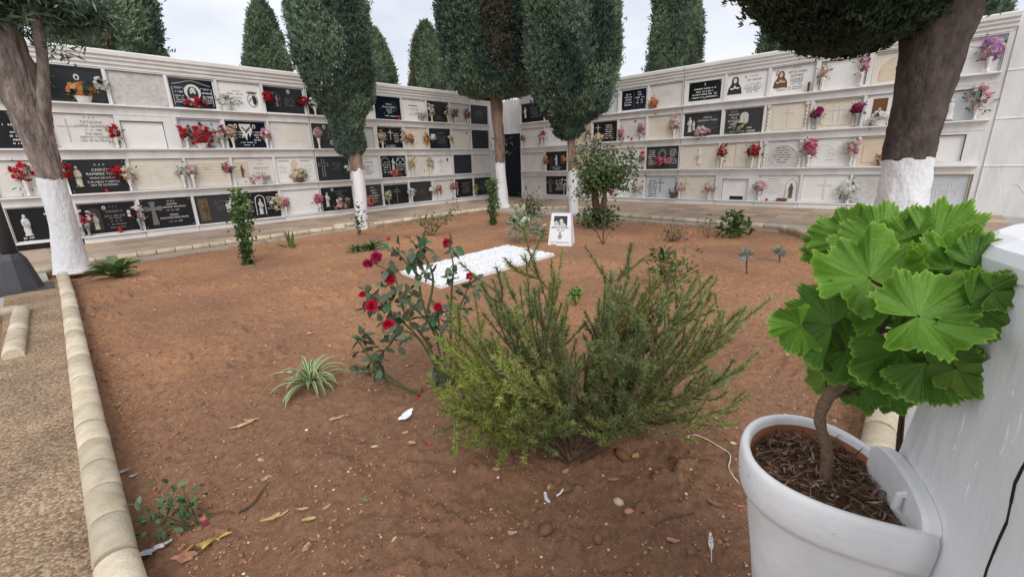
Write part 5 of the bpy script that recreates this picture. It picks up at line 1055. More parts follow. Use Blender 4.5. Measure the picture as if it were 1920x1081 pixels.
r = np.random.default_rng(9); m = 6500; ab = r.random((m, 2)) * .985 + .0075; P = np.array([[*gp(a, b_), zg + .03] for a, b_ in ab]); P[:, 2] += r.uniform(-.004, .006, m)
V, F = rocks(P, r.uniform(.009, .018, m), 4); tt = r.uniform(.80, 1.0, m); col = np.repeat(np.stack([tt * .84, tt * .845, tt * .86], -1), 20, 0)
o = mk('stone_chips', V, F, 'pebble', G0, col); o['kind'] = 'stuff'

# memorial stone: wedge with picture, name, dates, emblem
mp_ = on_soil(1052, 459); M0 = empty('memorial_stone', mp_); tag(M0, 'small white wedge memorial stone with black and white portrait behind the gravel grave', 'memorial stone')
fwd = np.array([-.93, -.36, 0]); fwd /= np.linalg.norm(fwd); sid = np.array([-fwd[1], fwd[0], 0]) * -1       # side: to the viewer's right
sid = np.cross(np.array([0, 0, 1.]), fwd); 
mp2 = mp_ + np.array([0, 0, -.01])
wB, wT, H1 = .185, .15, .50
def ms(a, z, out): return mp2 + sid * a + np.array([0, 0, z]) + fwd * out
b = MB(); fb, ft, bb, bt = .10, .0, -.16, -.10
pts = [ms(-wB, 0, fb), ms(wB, 0, fb), ms(wB, 0, bb), ms(-wB, 0, bb), ms(-wB, .03, fb), ms(wB, .03, fb), ms(wB, .03, bb), ms(-wB, .03, bb), ms(-wT, H1, ft), ms(wT, H1, ft), ms(wT, H1, bt), ms(-wT, H1, bt)]
b.add(pts, [(3, 2, 1, 0), (0, 1, 5, 4), (1, 2, 6, 5), (2, 3, 7, 6), (3, 0, 4, 7), (4, 5, 9, 8), (5, 6, 10, 9), (6, 7, 11, 10), (7, 4, 8, 11), (8, 9, 10, 11)]); b.build('stone', 'stone_white', M0)
vN = nm(np.array(ms(0, H1, ft) - ms(0, .03, fb))); nN = nm(np.cross(sid, vN)); nN = nN if np.dot(nN, fwd) > 0 else -nN
MF = Frame(ms(0, .03, fb), sid, vN, nN)
S1 = .475 / .5
def mprint(name, m, fn):
    b = MB(MF); fn(b); b.build(name, m, M0)
mprint('portrait_print', 'char', lambda b: b.box(-.105, .105, .295, .445, 0, .003))
def portrait(b):
    el = lambda x, y, a, c, z: b.prism([(x + a * math.cos(t), y + c * math.sin(t)) for t in np.linspace(0, 2 * math.pi, 14, endpoint=False)], z, z + .0008)
    el(.012, .365, .028, .040, .0032); b.prism([(-.105, .296), (-.02, .296), (-.03, .35), (-.07, .372), (-.105, .35)], .0032, .004); b.prism([(-.02, .296), (.09, .296), (.075, .325), (.045, .345), (-.005, .335)], .0032, .004)
mprint('portrait_light_tones', 'grey', portrait)
mprint('portrait_hat', 'ink', lambda b: b.prism([(-.04, .395), (.07, .405), (.045, .418), (.04, .44), (-.012, .437), (-.014, .41)], .0045, .0052))
def words(s, size, top, cx=0): 
    def f(b):
        V, F = text_geo(s, size, cx, top); V = V.copy(); V[:, 2] += .001 - V[:, 2].min(); b.add(V, F)
    return f
mprint('lettering', 'ink', words('JESÚS QUINTERO', .036, .282)); mprint('lettering', 'ink', words('1940 - 2022', .026, .238))
def emblem(b):
    b.prism([(.034 * math.cos(t), .13 + .040 * math.sin(t)) for t in np.linspace(0, 2 * math.pi, 14, endpoint=False)], 0, .002); b.prism([(-.008, .165), (.008, .165), (.02, .2), (.012, .212), (0, .2), (-.012, .212), (-.02, .2)], 0, .002)
mprint('emblem', 'inkgrey', emblem)
def motto(b):
    r = random.Random(4); x = -.155
    while x < .15:
        l = r.uniform(.008, .03); b.box(x, min(x + l, .155), .036, .047, 0, .0015); x += l + .007
mprint('lettering', 'ink', motto)

# ------------------------------------------------------------------ plants in the bed
def leafset(P, D, L, Wd, seed, c, c2=None, sp=.3, bend=.12):
    V, F = blades(P, D, L, Wd, seed, bend); return V, F, tints(len(F), c, sp, seed, c2)
def plant(name, base, label, cat='plant', group=None):
    o = empty(name, base); tag(o, label, cat, group); return o
def bushy(name, px, py, label, stems, nleaf, L, Wd, c, c2=None, seed=0, spread=None, m='leaf', stem='wood', low=.0, jitter=.05, cat='plant', base=None, sr=1.0, leafname='foliage'):
    "stems: list of (photo x, photo y, sideways depth m) tips; leaves strewn along each stem"
    base = on_soil(px, py) if base is None else np.asarray(base); root = plant(name, base, label, cat); r = np.random.default_rng(seed); tb = MB(); P = []; D = []
    for (x, y, dd) in stems:
        tip = up_at(x, y, base + FH * dd); mid = (base + tip) / 2 + np.array([r.normal() * .05, r.normal() * .05, .03]) * np.linalg.norm(tip - base)
        Q = spline([base - np.array([0, 0, .02]), mid, tip], 9); k = .006 * sr; tb.tube(Q, np.linspace(k, k * .4, 9), 5)
        n = max(3, int(nleaf / len(stems))); t = r.uniform(low, 1.02, n); i = np.clip((t * 8).astype(int), 0, 7); q = Q[i] + (Q[i + 1] - Q[i]) * (t * 8 - i)[:, None]
        P.append(q + r.normal(size=(n, 3)) * jitter); D.append(nm((Q[i + 1] - Q[i]) / np.linalg.norm(Q[i + 1] - Q[i], axis=1, keepdims=True) * .5 + r.normal(size=(n, 3)) * .8 + np.array([0, 0, .2])))
    tb.build('stem', stem, root)
    P = np.vstack(P); D = np.vstack(D); V, F = ovals(P, D, r.uniform(L * .6, L * 1.2, len(P)), Wd, seed); cc = np.repeat(tints(len(P), c, .3, seed, c2), 3, 0); mk(leafname, V, F, m, root, cc)
    return root, base
GR = (.055, .11, .03); OL = (.12, .13, .05); DG = (.035, .065, .028); YG = (.20, .24, .06)
def straps(root, base, n, L, Wd, seed, c, c2, droop=.9, name='leaf', up=.9, stripe=None, tw=.2, m='leaf'):
    "arching strap leaves, each its own part; a pale stripe colour for the margins if given"
    r = np.random.default_rng(seed)
    for i in range(n):
        a = 2 * math.pi * i / n + r.uniform(-.4, .4); e = r.uniform(.3, 1.0) * up; l = L * r.uniform(.65, 1.1); d = np.array([math.cos(a), math.sin(a), 0]); s = np.array([-d[1], d[0], 0]); V = []; F = []; col = []
        for j in range(8):
            t = j / 7; ang = e * 1.35 - droop * t * t * 1.6; p = (V_prev if j else np.asarray(base, float)) + ((d * math.cos(ang) + np.array([0, 0, math.sin(ang)])) * l / 7 if j else 0); V_prev = p
            w = Wd * (math.sin(math.pi * min(1, .12 + t * .88)) ** .7) * r.uniform(.9, 1.1); nn = np.array([0, 0, 1.]) * .25
            for k in (-1, -.55, 0, .55, 1): V.append(p + s * w * .5 * k + nn * w * abs(k))
        for j in range(7):
            for k in range(4): F.append((j * 5 + k, j * 5 + k + 1, j * 5 + k + 6, j * 5 + k + 5)); col.append(np.array(stripe if (stripe is not None and k in (0, 3)) else c) * (1 if c2 is None else r.uniform(.9, 1.1)))
        mk(name, V, F, m, root, col)
# spider plant in front, striped
p = on_soil(583, 722); o = plant('spider_plant', p, 'striped green and cream spider plant left of the rose bush'); straps(o, p, 46, .285, .020, 3, (.10, .20, .045), 1, 1.0, stripe=(.52, .56, .33), up=1.0)
# leafy clump in the back left
p = on_soil(222, 520); o = plant('leafy_plant', p, 'low broad-leaved green plant beside the first whitewashed trunk'); straps(o, p, 26, .34, .13, 5, (.13, .20, .07), 1, .6, up=1.0); 
r = np.random.default_rng(6); 
p = on_soil(545, 463); o = plant('snake_plant', p, 'upright snake plant with a few stiff pointed leaves near the back kerb')
for i, (x, y) in enumerate(((530, 430), (541, 431), (548, 433), (535, 438), (551, 441), (515, 456))):
    tip = up_at(x, y, p + FH * r.uniform(-.1, .1)); a = p + np.array([r.normal() * .03, r.normal() * .03, -.02]); s = nm(np.cross(tip - a, FH)); V = []; col = []
    for t in np.linspace(0, 1, 7): w = .05 * math.sin(math.pi * min(1, .25 + .75 * t)) ** .8 + .004; c = a + (tip - a) * t; V += [c - s * w / 2, c - s * w * .3 + FH * .006, c + s * w * .3 + FH * .006, c + s * w / 2]
    F = [(j * 4 + k, j * 4 + k + 1, j * 4 + k + 5, j * 4 + k + 4) for j in range(6) for k in range(3)]; mk('leaf', V, F, 'leaf', o, [(.30, .32, .12) if k != 1 else (.075, .13, .05) for j in range(6) for k in range(3)])
for (x, y, s, lab, n) in ((668, 470, .24, 'low yellow-green strap-leaved clump, left of its darker neighbour', 24), (697, 468, .30, 'low dark green strap-leaved clump behind the rose bush', 34)):
    p = on_soil(x, y); o = plant('strap_leaf_clump', p, lab); straps(o, p, n, s, .035, int(x), (.12, .20, .05) if x < 680 else (.06, .13, .04), 1, .9, up=.85)
# ivy columns on stakes
def column(px, py, topx, topy, wpx, label, seed, n):
    p = on_soil(px, py); o = plant('ivy_column', p, label); top = up_at(topx, topy, p); tb = MB(); tb.tube([p - np.array([0, 0, .05]), (p + top) / 2 + .01, top], .014, 6); tb.build('stake', 'wood', o); r = np.random.default_rng(seed)
    t = r.random(n); w = wpx * mpp(p) * (.55 + .5 * np.sin(t * 9 + seed) * .3 + .35 * t); q = p + (top - p) * t[:, None] + r.normal(size=(n, 3)) * (w * .42)[:, None] * np.array([1, 1, .5])
    V, F, c = leafset(q, r.normal(size=(n, 3)) + np.array([0, 0, -.1]), r.uniform(.03, .065, n), .034, seed, (.035, .085, .02), (.10, .17, .045)); mk('foliage', V, F, 'leaf', o, c)
    q = [up_at(topx + a, topy - b_, p) for a, b_ in ((-8, 2), (5, 4), (9, -6))]; tb = MB()
    for e in q: tb.tube([top - np.array([0, 0, .08]), e], .004, 4)
    tb.build('shoot', 'stem', o)
column(465, 495, 446, 357, 24, 'ivy-covered stake, the taller leafy column nearer the left wall', 3, 1150)
column(925, 421, 922, 337, 15, 'slim ivy-covered stake in front of the far corner trunk', 4, 1100)
bushy('rose_bush', 672, 440, 'spindly rose sapling against the second whitewashed trunk', [(674, 382, 0), (684, 392, .1), (664, 400, 0), (680, 412, -.1)], 85, .06, .035, DG, GR, 21, low=.25, jitter=.035)
bushy('rose_bush', 805, 443, 'thin pale-leaved rose bush by the left back kerb', [(785, 403, 0), (800, 398, .1), (812, 402, -.1), (822, 408, .1), (795, 412, 0), (860, 392, .3), (846, 396, .2), (858, 378, .3)], 200, .055, .03, OL, (.10, .16, .05), 22, low=.25, jitter=.05)
bushy('shrub', 992, 408, 'loose olive-leaved shrub in the far corner of the bed', [(978, 368, 0), (988, 360, .1), (1000, 366, 0), (1012, 372, .1), (1020, 385, -.1), (995, 378, -.1), (984, 384, .1), (1008, 388, 0)], 420, .07, .035, OL, (.10, .15, .05), 23, low=.15, jitter=.09)
# white flowers and their leaves beside the memorial stone
p = on_soil(986, 455); o = plant('flower_arrangement', p, 'white roses with grey-green leaves on a short stem beside the gravel grave', 'flowers'); r = np.random.default_rng(24); c0 = up_at(985, 424, p); tb = MB(); tb.tube([p, c0], .010, 5); tb.build('stem', 'wood', o)
n = 330; q = c0 + r.normal(size=(n, 3)) * np.array([.11, .11, .09]); V, F, c = leafset(q, nm(q - c0 + np.array([0, 0, .05]) + r.normal(size=(n, 3)) * .05), r.uniform(.06, .13, n), .028, 24, (.14, .20, .13), (.30, .36, .27)); mk('foliage', V, F, 'leaf', o, c)
V, F, c = heads(12, c0 + np.array([0, 0, .04]), np.array([.13, .13, .10]), .05, [(.78, .78, .72), (.74, .76, .64)], r, (0, -.3, .8)); mk('blossoms', V, F, 'petal', o, c)
p = on_soil(966, 420); o = plant('leafy_plant', p, 'small dark-leaved plant left of the white rose arrangement'); straps(o, p, 9, .22, .11, 25, (.035, .09, .025), 1, .7, up=1)
p = on_soil(980, 418); o = plant('arum_lily', p, 'pale cream arum lily standing behind the white rose arrangement'); tb = MB(); tp = up_at(978, 392, p); tb.tube([p, tp], .008, 5); tb.build('stem', 'stem', o); V, F = blades(np.repeat(tp[None] - np.array([0, 0, .06]), 4, 0), np.array([(.1, .1, 1), (.3, -.2, .9), (-.3, .2, .9), (0, -.3, .9)]), .2, .09, 3, .2); mk('flower', V, F, 'petal', o, tints(4, (.62, .66, .42), .1, 1))
p = on_soil(1012, 440); o = plant('leafy_plant', p, 'small green plant with one white bloom left of the memorial stone'); straps(o, p, 14, .2, .06, 27, (.05, .12, .035), 1, .8, up=.9); V, F, c = heads(1, up_at(1022, 423, p), np.array([.02] * 3), .045, [(.78, .76, .66)], r, (0, -.2, .8)); mk('blossom', V, F, 'petal', o, c)
# flowering bush right of the memorial stone
hb = on_soil(1122, 426); HB = plant('hibiscus_bush', hb, 'tall twiggy bush with red blooms right of the memorial stone', 'bush'); r = np.random.default_rng(30); tb = MB(); P = []
forks = [up_at(x, y, hb + FH * d) for x, y, d in ((1112, 345, 0), (1120, 350, .15), (1138, 345, -.1))]
for i, (x, y, d) in enumerate([(1085, 282, 0), (1098, 268, .2), (1112, 262, -.2), (1128, 264, .1), (1142, 268, 0), (1158, 275, .2), (1176, 278, -.2), (1192, 284, .1), (1200, 298, 0), (1196, 318, .2), (1182, 335, -.2), (1085, 305, .1), (1082, 330, -.1), (1120, 285, .3), (1146, 295, -.3), (1165, 300, .3), (1105, 320, -.3), (1150, 325, 0), (1130, 310, -.35), (1095, 345, .2), (1170, 350, .1), (1085, 365, -.1)]):
    f = forks[min(2, int((x - 1080) / 42))]; tip = up_at(x, y, hb + FH * d); Qs = spline([hb - np.array([0, 0, .03]), (hb + f) / 2 + r.normal(size=3) * .03, f, (f + tip) / 2 + r.normal(size=3) * .06, tip], 14); tb.tube(Qs, np.linspace(.030 if i % 4 == 0 else .014, .004, 14), 6)
    m = 125; t = r.uniform(.48, 1.03, m); ii = np.clip((t * 13).astype(int), 0, 12); P.append(Qs[ii] + r.normal(size=(m, 3)) * np.array([.10, .10, .085]))
tb.build('stem', 'wood', HB); P = np.vstack(P); V, F, c = leafset(P, r.normal(size=P.shape) + np.array([0, 0, -.15]), r.uniform(.05, .10, len(P)), .042, 31, (.06, .105, .035), (.15, .21, .08)); mk('foliage', V, F, 'leaf', HB, c)
n = 520; q = hb + r.normal(size=(n, 3)) * np.array([.15, .15, .10]) + np.array([0, 0, .20]); V, F, c = leafset(q, r.normal(size=(n, 3)), r.uniform(.06, .10, n), .055, 32, (.03, .07, .02), (.09, .14, .05)); mk('low_foliage', V, F, 'leaf', HB, c)
for (x, y) in ((1101, 364), (1120, 357), (1144, 361), (1205, 288)):
    V, F, c = heads(1, up_at(x, y, hb - FH * .12), np.array([.02] * 3), .075, [(.55, .03, .07)], r, (-.5, -.5, .4)); mk('bloom', V, F, 'petal', HB, c)
bushy('rose_bush', 1131, 458, 'bare thorny rose stems right of the memorial stone', [(1100, 408, 0), (1136, 392, .05), (1112, 424, .1), (1128, 402, -.1), (1148, 430, .1)], 26, .05, .03, OL, GR, 33, low=.6, stem='wood', sr=1.6)
bushy('weed', 1372, 446, 'upright bright green weed at the back right kerb', [(1362, 404, 0), (1384, 402, .05), (1392, 410, 0), (1368, 418, 0), (1378, 420, 0), (1355, 428, 0), (1400, 428, .1)], 110, .15, .055, (.10, .17, .04), (.06, .11, .03), 34, low=.3, jitter=.04, stem='stem')
bushy('shrub', 1262, 452, 'small twiggy brown-green shrub behind the strap-leaved weed', [(1245, 430, 0), (1256, 426, .1), (1268, 428, 0), (1280, 434, .1), (1290, 440, -.1), (1250, 442, 0)], 260, .05, .014, (.13, .10, .05), (.12, .13, .06), 35, low=.1, jitter=.06)
bushy('weed', 1328, 446, 'thin dry weed stalks by the right back kerb', [(1322, 412, 0), (1334, 410, 0), (1310, 425, .1)], 30, .06, .03, OL, YG, 36, low=.5)
bushy('weed', 1248, 528, 'tangled yellow-green weeds behind the rosemary', [(1226, 470, 0), (1240, 480, .1), (1262, 478, .1), (1280, 490, 0), (1300, 476, .15), (1308, 498, .1), (1232, 505, -.1), (1270, 505, 0), (1215, 505, 0)], 260, .06, .03, (.16, .17, .05), (.08, .13, .04), 37, low=.2, jitter=.07)
p = on_soil(1243, 488); o = plant('strap_leaf_weed', p, 'tight upright dark green weed above the tangled weeds'); straps(o, p, 18, .26, .05, 38, (.04, .11, .035), 1, .5, up=1.05)
for (x, y, yb, lab) in ((1400, 478, 513, 'small grey-blue spiky succulent on a bare stalk, left of the pair'), (1462, 474, 492, 'small grey-blue spiky succulent close to the soil, right of the pair')):
    p = on_soil(x, yb); o = plant('spiky_succulent', p, lab, 'succulent'); c0 = up_at(x, y, p); tb = MB(); tb.tube([p, c0], .009, 5); tb.build('stalk', 'wood', o); r = np.random.default_rng(x); n = 46; d = nm(r.normal(size=(n, 3)) + np.array([0, 0, .35]))
    for i in range(n):
        V, F = blades(c0[None] + d[i:i + 1] * .01, d[i:i + 1], r.uniform(.07, .105), .016, i, .05); mk('leaf', V, F, 'leaf', o, tints(1, (.22, .27, .25), .2, i))
bushy('seedling', 1079, 572, 'tiny bright green seedling behind the rosemary', [(1078, 545, 0), (1070, 548, .02), (1086, 548, -.02)], 90, .035, .022, (.10, .24, .03), (.14, .28, .05), 40, low=.7, jitter=.022, stem='stem')
bushy('rose_bush', 375, 985, 'low sprawling rose shoot beside the left kerb', [(238, 975, 0), (262, 945, .05), (300, 920, .08), (345, 935, .05), (290, 985, -.05), (325, 955, 0), (305, 998, -.03), (338, 905, .1)], 95, .034, .017, (.06, .11, .05), (.12, .19, .09), 41, low=.35, jitter=.025, stem='stem', sr=.5)

# ------------------------------------------------------------------ red rose bush in front
RB0 = on_soil(846, 742); RO = plant('rose_bush', RB0, 'tall open rose bush with deep red flowers left of the rosemary', 'rose bush'); r = np.random.default_rng(50)
paths = [[(868, 700), (800, 590), (783, 520), (760, 490), (735, 462)], [(800, 590), (812, 520), (790, 470), (775, 455)], [(846, 742), (800, 640), (760, 590), (740, 520), (700, 492)], [(846, 742), (790, 640), (740, 590), (705, 560), (690, 548)],
         [(846, 742), (845, 640), (846, 560), (850, 500), (842, 462)], [(846, 742), (862, 640), (858, 590), (875, 545), (882, 522)], [(846, 742), (812, 620), (770, 570), (730, 528)], [(846, 742), (830, 640), (822, 600), (822, 580)],
         [(846, 742), (780, 735), (720, 700), (690, 690), (655, 684)], [(780, 735), (730, 715), (700, 680), (680, 650), (668, 635)], [(720, 700), (712, 670), (735, 640), (742, 620)], [(846, 742), (800, 760), (775, 760), (762, 745)], [(846, 742), (790, 640), (745, 615), (728, 608)], [(846, 742), (812, 720), (820, 700), (828, 690)], [(740, 590), (720, 575), (697, 575)]]
tb = MB(); LP = []; LD = []
for i, pth in enumerate(paths):
    dd = r.uniform(-.14, .14); Q = spline([up_at(x, y, RB0 + FH * dd * min(1, j / 2)) for j, (x, y) in enumerate(pth)], 16); tb.tube(Q, np.linspace(.0075, .003, 16), 6)
    start = .36 if i not in (8, 9, 10) else .45
    for t in np.arange(start, 1.0, .085):
        j = min(int(t * 15), 14); q = Q[j] + (Q[j + 1] - Q[j]) * (t * 15 - j); dr = nm(r.normal(size=3) + np.array([0, 0, .25])); dr = nm(dr - np.dot(dr, FH) * FH * .5)
        st = q + dr * .055; tb.tube([q, st], .0016, 4); s = nm(np.cross(dr, r.normal(size=3)))
        for (a, bb_, l) in ((1, 0, .06), (.35, .9, .05), (.35, -.9, .05), (-.15, .95, .042), (-.15, -.95, .042)):
            if r.random() < .66: LP.append(q + dr * .055 * (1 if a > .9 else (.75 if a > 0 else .35))); LD.append(nm(dr * a + s * bb_ + r.normal(size=3) * .12))
tb.build('stem', 'stem', RO)
LP = np.array(LP); LD = np.array(LD); n = len(LP); sd = nm(np.cross(LD, r.normal(size=(n, 3)) * .6 + np.array([0, 0, 1.]))); nn = np.cross(sd, LD); Ls = r.uniform(.04, .068, n)[:, None]; Ws = Ls * .62
ring = [(0, 0), (.22, .42), (.5, .5), (.8, .3), (1, 0), (.8, -.3), (.5, -.5), (.22, -.42)]
V = np.stack([LP + LD * Ls * a + sd * Ws * b_ + nn * Ls * (abs(b_) * .22 - .12 * a * a) for a, b_ in ring], 1).reshape(-1, 3); F = np.array([[(0, 1, 2, 3), (0, 3, 4, 4)[:3] + (4,), ] for _ in range(0)] or [0])
F = np.concatenate([np.stack([8 * np.arange(n) + k for k in q], -1) for q in ((0, 1, 2, 3), (0, 3, 4, 5), (0, 5, 6, 7))])
c = tints(n, (.065, .10, .06), .3, 51, (.15, .19, .11)); c[r.random(n) < .12] = (.05, .15, .06); mk('foliage', V, F, 'leaf', RO, np.vstack([c] * 3))
def rose(x, y, s, dz=0, col=(.42, .008, .04), tilt=None):
    "a rose: whorls of cupped rounded petals round a tight heart"
    c = up_at(x, y, RB0 + FH * dz); axis = nm(np.array([0, 0, 1.0]) * r.uniform(.3, 1) - FH * .9 + r.normal(size=3) * .25) if tilt is None else nm(tilt); a = nm(np.cross(axis, r.normal(size=3))); b_ = np.cross(axis, a); V = []; F = []; col_ = []
    for ring, (k, rad, lift, wd) in enumerate(((6, 1.0, .15, .9), (6, .84, .42, .8), (5, .62, .62, .62), (4, .40, .75, .45), (3, .2, .82, .28))):
        for j in range(k):
            t = 2 * math.pi * (j + .5 * (ring % 2)) / k + r.uniform(-.2, .2); e = a * math.cos(t) + b_ * math.sin(t); f = np.cross(axis, e); n0 = len(V); ru = r.uniform(.88, 1.1)
            for (u, v, w) in ((.12, 0, 0), (.55, -.42, .75), (.95, -.30, 1.0), (1.04, 0, 1.08), (.95, .30, 1.0), (.55, .42, .75)):
                V.append(c + e * s * rad * u * ru + f * s * wd * v * 1.15 + axis * s * (lift * w - (.16 if u > .9 and ring < 2 else 0) * ru))
            F += [(n0, n0 + 1, n0 + 2, n0 + 3), (n0, n0 + 3, n0 + 4, n0 + 5)]; q = np.array(col) * r.uniform(.7, 1.35); col_ += [q, q]
    mk('rose_flower', V, F, 'petal', RO, col_)
for x, y, s, d in ((697, 572, .034, -.08), (689, 494, .027, .02), (705, 482, .030, .03), (732, 522, .030, 0), (680, 552, .022, 0), (839, 455, .027, .05), (882, 517, .024, .04), (821, 575, .025, -.03), (728, 608, .034, -.08)):
    rose(x, y, s * 1.05, d, (.42, .008, .04) if (x, y) not in ((689, 494), (705, 482)) else (.32, .01, .06))
rose(765, 583, .014, .02, (.25, .05, .04)); rose(728, 447, .012, .08, (.5, .1, .06)); rose(718, 512, .013, 0, (.35, .02, .04)); rose(785, 741, .012, -.05, (.5, .02, .04))
V, F = blades(up_at(757, 755, RB0)[None], np.array([(0, 0, 1.)]), .075, .055, 3, .1); mk('yellow_leaf', V, F, 'leaf', RO, [(.42, .36, .10)])

# ------------------------------------------------------------------ rosemary in front
RS = on_soil(1072, 862); RM = plant('rosemary_bush', RS, 'large feathery rosemary bush with woody base in the foreground', 'rosemary bush'); r = np.random.default_rng(60)
cl = [((1060, 770), [(925, 525), (932, 545), (985, 478), (1000, 482), (1034, 486), (1040, 520), (960, 545), (905, 585), (870, 590), (845, 612), (838, 650), (832, 690), (850, 640), (880, 620), (945, 590), (1010, 540), (1022, 575), (990, 565), (970, 600), (910, 640), (930, 670), (1040, 620), (1012, 640), (1050, 680), (985, 660), (950, 715)]),
      ((1030, 800), [(836, 735), (842, 770), (855, 790), (880, 800), (915, 810), (945, 805), (860, 725), (890, 755), (930, 765), (975, 795), (1000, 740), (900, 700), (870, 690), (990, 770), (880, 650), (846, 700), (920, 790), (960, 760), (1000, 800), (1020, 785), (985, 812), (955, 800), (900, 790), (870, 770), (940, 735), (1010, 760), (1015, 830), (1042, 838), (1060, 825), (980, 835), (1000, 815)]),
      ((1110, 770), [(1135, 545), (1150, 515), (1165, 508), (1178, 520), (1192, 540), (1205, 545), (1232, 528), (1240, 545), (1225, 590), (1200, 610), (1160, 600), (1180, 640), (1140, 640), (1138, 700), (1160, 690), (1140, 590), (1150, 610), (1175, 560), (1130, 620), (1200, 660), (1232, 625), (1150, 570), (1215, 570)]),
      ((1130, 800), [(1310, 512), (1300, 530), (1332, 552), (1336, 570), (1288, 560), (1270, 590), (1255, 620), (1250, 560), (1310, 600), (1380, 592), (1372, 612), (1385, 600), (1340, 640), (1355, 625), (1310, 660), (1290, 640), (1400, 680), (1395, 690), (1360, 700), (1330, 715), (1300, 690), (1260, 670), (1230, 690), (1200, 720), (1250, 730), (1300, 735), (1270, 765), (1340, 770), (1385, 758), (1230, 770), (1180, 740), (1150, 740), (1118, 828), (1150, 805), (1135, 780), (1100, 800), (1090, 845)])]
tb = MB(); NP = []; ND = []; NC = []; NL = []
for (fx, fy), tips in cl:
    fork = up_at(fx, fy, RS)
    for (x, y) in tips:
        y -= max(0, (y - 770) * .6)
        dd = r.uniform(-.22, .24); tip = up_at(x, y, RS + FH * dd); f2 = fork + r.normal(size=3) * .03 + FH * dd * .3; mid = f2 * .45 + tip * .55 + np.array([0, 0, -.05]) + r.normal(size=3) * .02
        Q = spline([RS + r.normal(size=3) * .015 - np.array([0, 0, .02]), f2, mid, tip], 22); tb.tube(Q, np.linspace(.0085, .0016, 22), 5); shade = r.uniform(.7, 1.3); warm = r.random()
        base_c = np.array((.155, .215, .08)) * (1 - warm) + np.array((.26, .28, .08)) * warm
        if x < 950 and y > 600: base_c = np.array((.24, .30, .06)) * r.uniform(.8, 1.2)
        def needles(Qn, m, t0, L):
            k = len(Qn) - 1; t = r.uniform(t0, 1.0, m) ** .8; t = np.clip(t, t0, .999); i = (t * k).astype(int); p = Qn[i] + (Qn[i + 1] - Qn[i]) * (t * k - i)[:, None]; ax = nm(Qn[i + 1] - Qn[i]); d = nm(ax * .8 + nm(r.normal(size=(m, 3))) * .75)
            NP.append(p); ND.append(d); NC.append(np.tile(base_c * shade, (m, 1)) * r.uniform(.7, 1.35, (m, 1))); NL.append(r.uniform(.6, 1.15, m) * L)
        needles(Q, 430, .22, .030)
        ns = r.integers(7, 11)
        for _ in range(ns):
            j = r.integers(8, 21); s0 = Q[j]; l = r.uniform(.08, .20); d = nm(nm(tip - f2) * .8 + r.normal(size=3) * .45 + np.array([0, 0, .25])); Q2 = spline([s0, s0 + d * l * .5 + r.normal(size=3) * .006, s0 + d * l + np.array([0, 0, .02])], 8); tb.tube(Q2, np.linspace(.003, .0014, 8), 4); needles(Q2, 130, .08, .028)
for pts in ([(1072, 862), (1100, 842), (1140, 822), (1165, 815)], [(1072, 862), (1040, 815), (1000, 790)], [(1068, 862), (1075, 830), (1060, 770)], [(1072, 862), (1120, 800), (1200, 770), (1290, 740)], [(1075, 850), (1110, 835), (1160, 800), (1240, 770)]):
    tb.tube(spline([up_at(x, y, RS + FH * r.uniform(-.06, .06)) for x, y in pts], 14), np.linspace(.015, .005, 14) * r.uniform(.8, 1.2, 14), 7)
tb.build('stem', 'wood', RM)
NP = np.vstack(NP); ND = np.vstack(ND); NC = np.vstack(NC); NL = np.concatenate(NL); bw = r.random(len(NC)) < .07; NC[bw] = np.array((.22, .14, .07)) * r.uniform(.6, 1.2, (bw.sum(), 1)); ok = NP[:, 2] > soil_h(NP[:, 0], NP[:, 1]) + .005; NP, ND, NC, NL = NP[ok], ND[ok], NC[ok], NL[ok]
V, F = tri_blades(NP, ND, NL, .0040, 61); mk('foliage', V, F, 'needle', RM, NC)
n = 70; i = r.integers(0, len(NP), n); V, F = blades(NP[i], r.normal(size=(n, 3)), .011, .008, 62); mk('blossoms', V, F, 'petal', RM, tints(n, (.48, .50, .68), .2, 63))
# ------------------------------------------------------------------ white pier with the wall pot and its geranium
PO = np.array([.627, -.085, 0]); PE = np.array([.9238, .3829, 0]); PNn = np.array([-.3829, .9238, 0])      # along the face, out of the face
PF = Frame(PO, PE, (0, 0, 1), -PNn)          # third axis goes INTO the pier
pier = empty('pier', PF((-.3, 0, .1))); tag(pier, 'white-painted round-topped wall end behind the hanging flower pot', 'wall')
def edge(z): return (1.10 - z) * .19
END = [(.020, 0), (.040, .002), (.064, .010), (.095, .020), (.124, .034), (.165, .068), (.202, .108), (.232, .160), (.24, .25)]
V = []; F = []; zs = [-.1, 0, .2, .4, .6, .8, .95, 1.04, 1.062, 1.066, 1.080, 1.092, 1.100, 1.103]; ins_ = [0] * 9 + [-.004, -.006, -.002, .012, .05]
for z, ins in zip(zs, ins_):
    row = [(-1.6, z, ins)] + [(a + edge(z) - ins * .9, z, d + ins * (1 if i < 3 else .3)) for i, (a, d) in enumerate(END)] + [(-1.6, z, .25)]; V.append(row)
nr = len(END) + 2; V2 = [PF(p) for row in V for p in row]
for i in range(len(zs) - 1):
    for j in range(nr): F.append((i * nr + j, i * nr + (j + 1) % nr, (i + 1) * nr + (j + 1) % nr, (i + 1) * nr + j))
F.append(tuple(range((len(zs) - 1) * nr, len(zs) * nr))); mk('wall_body', V2, F, 'pier', pier)
b = MB(PF); rr = random.Random(2); z = .93; x = -.075; pts = []
while z > .1: pts.append((x, z)); z -= .02; x += rr.uniform(-.003, .0028)
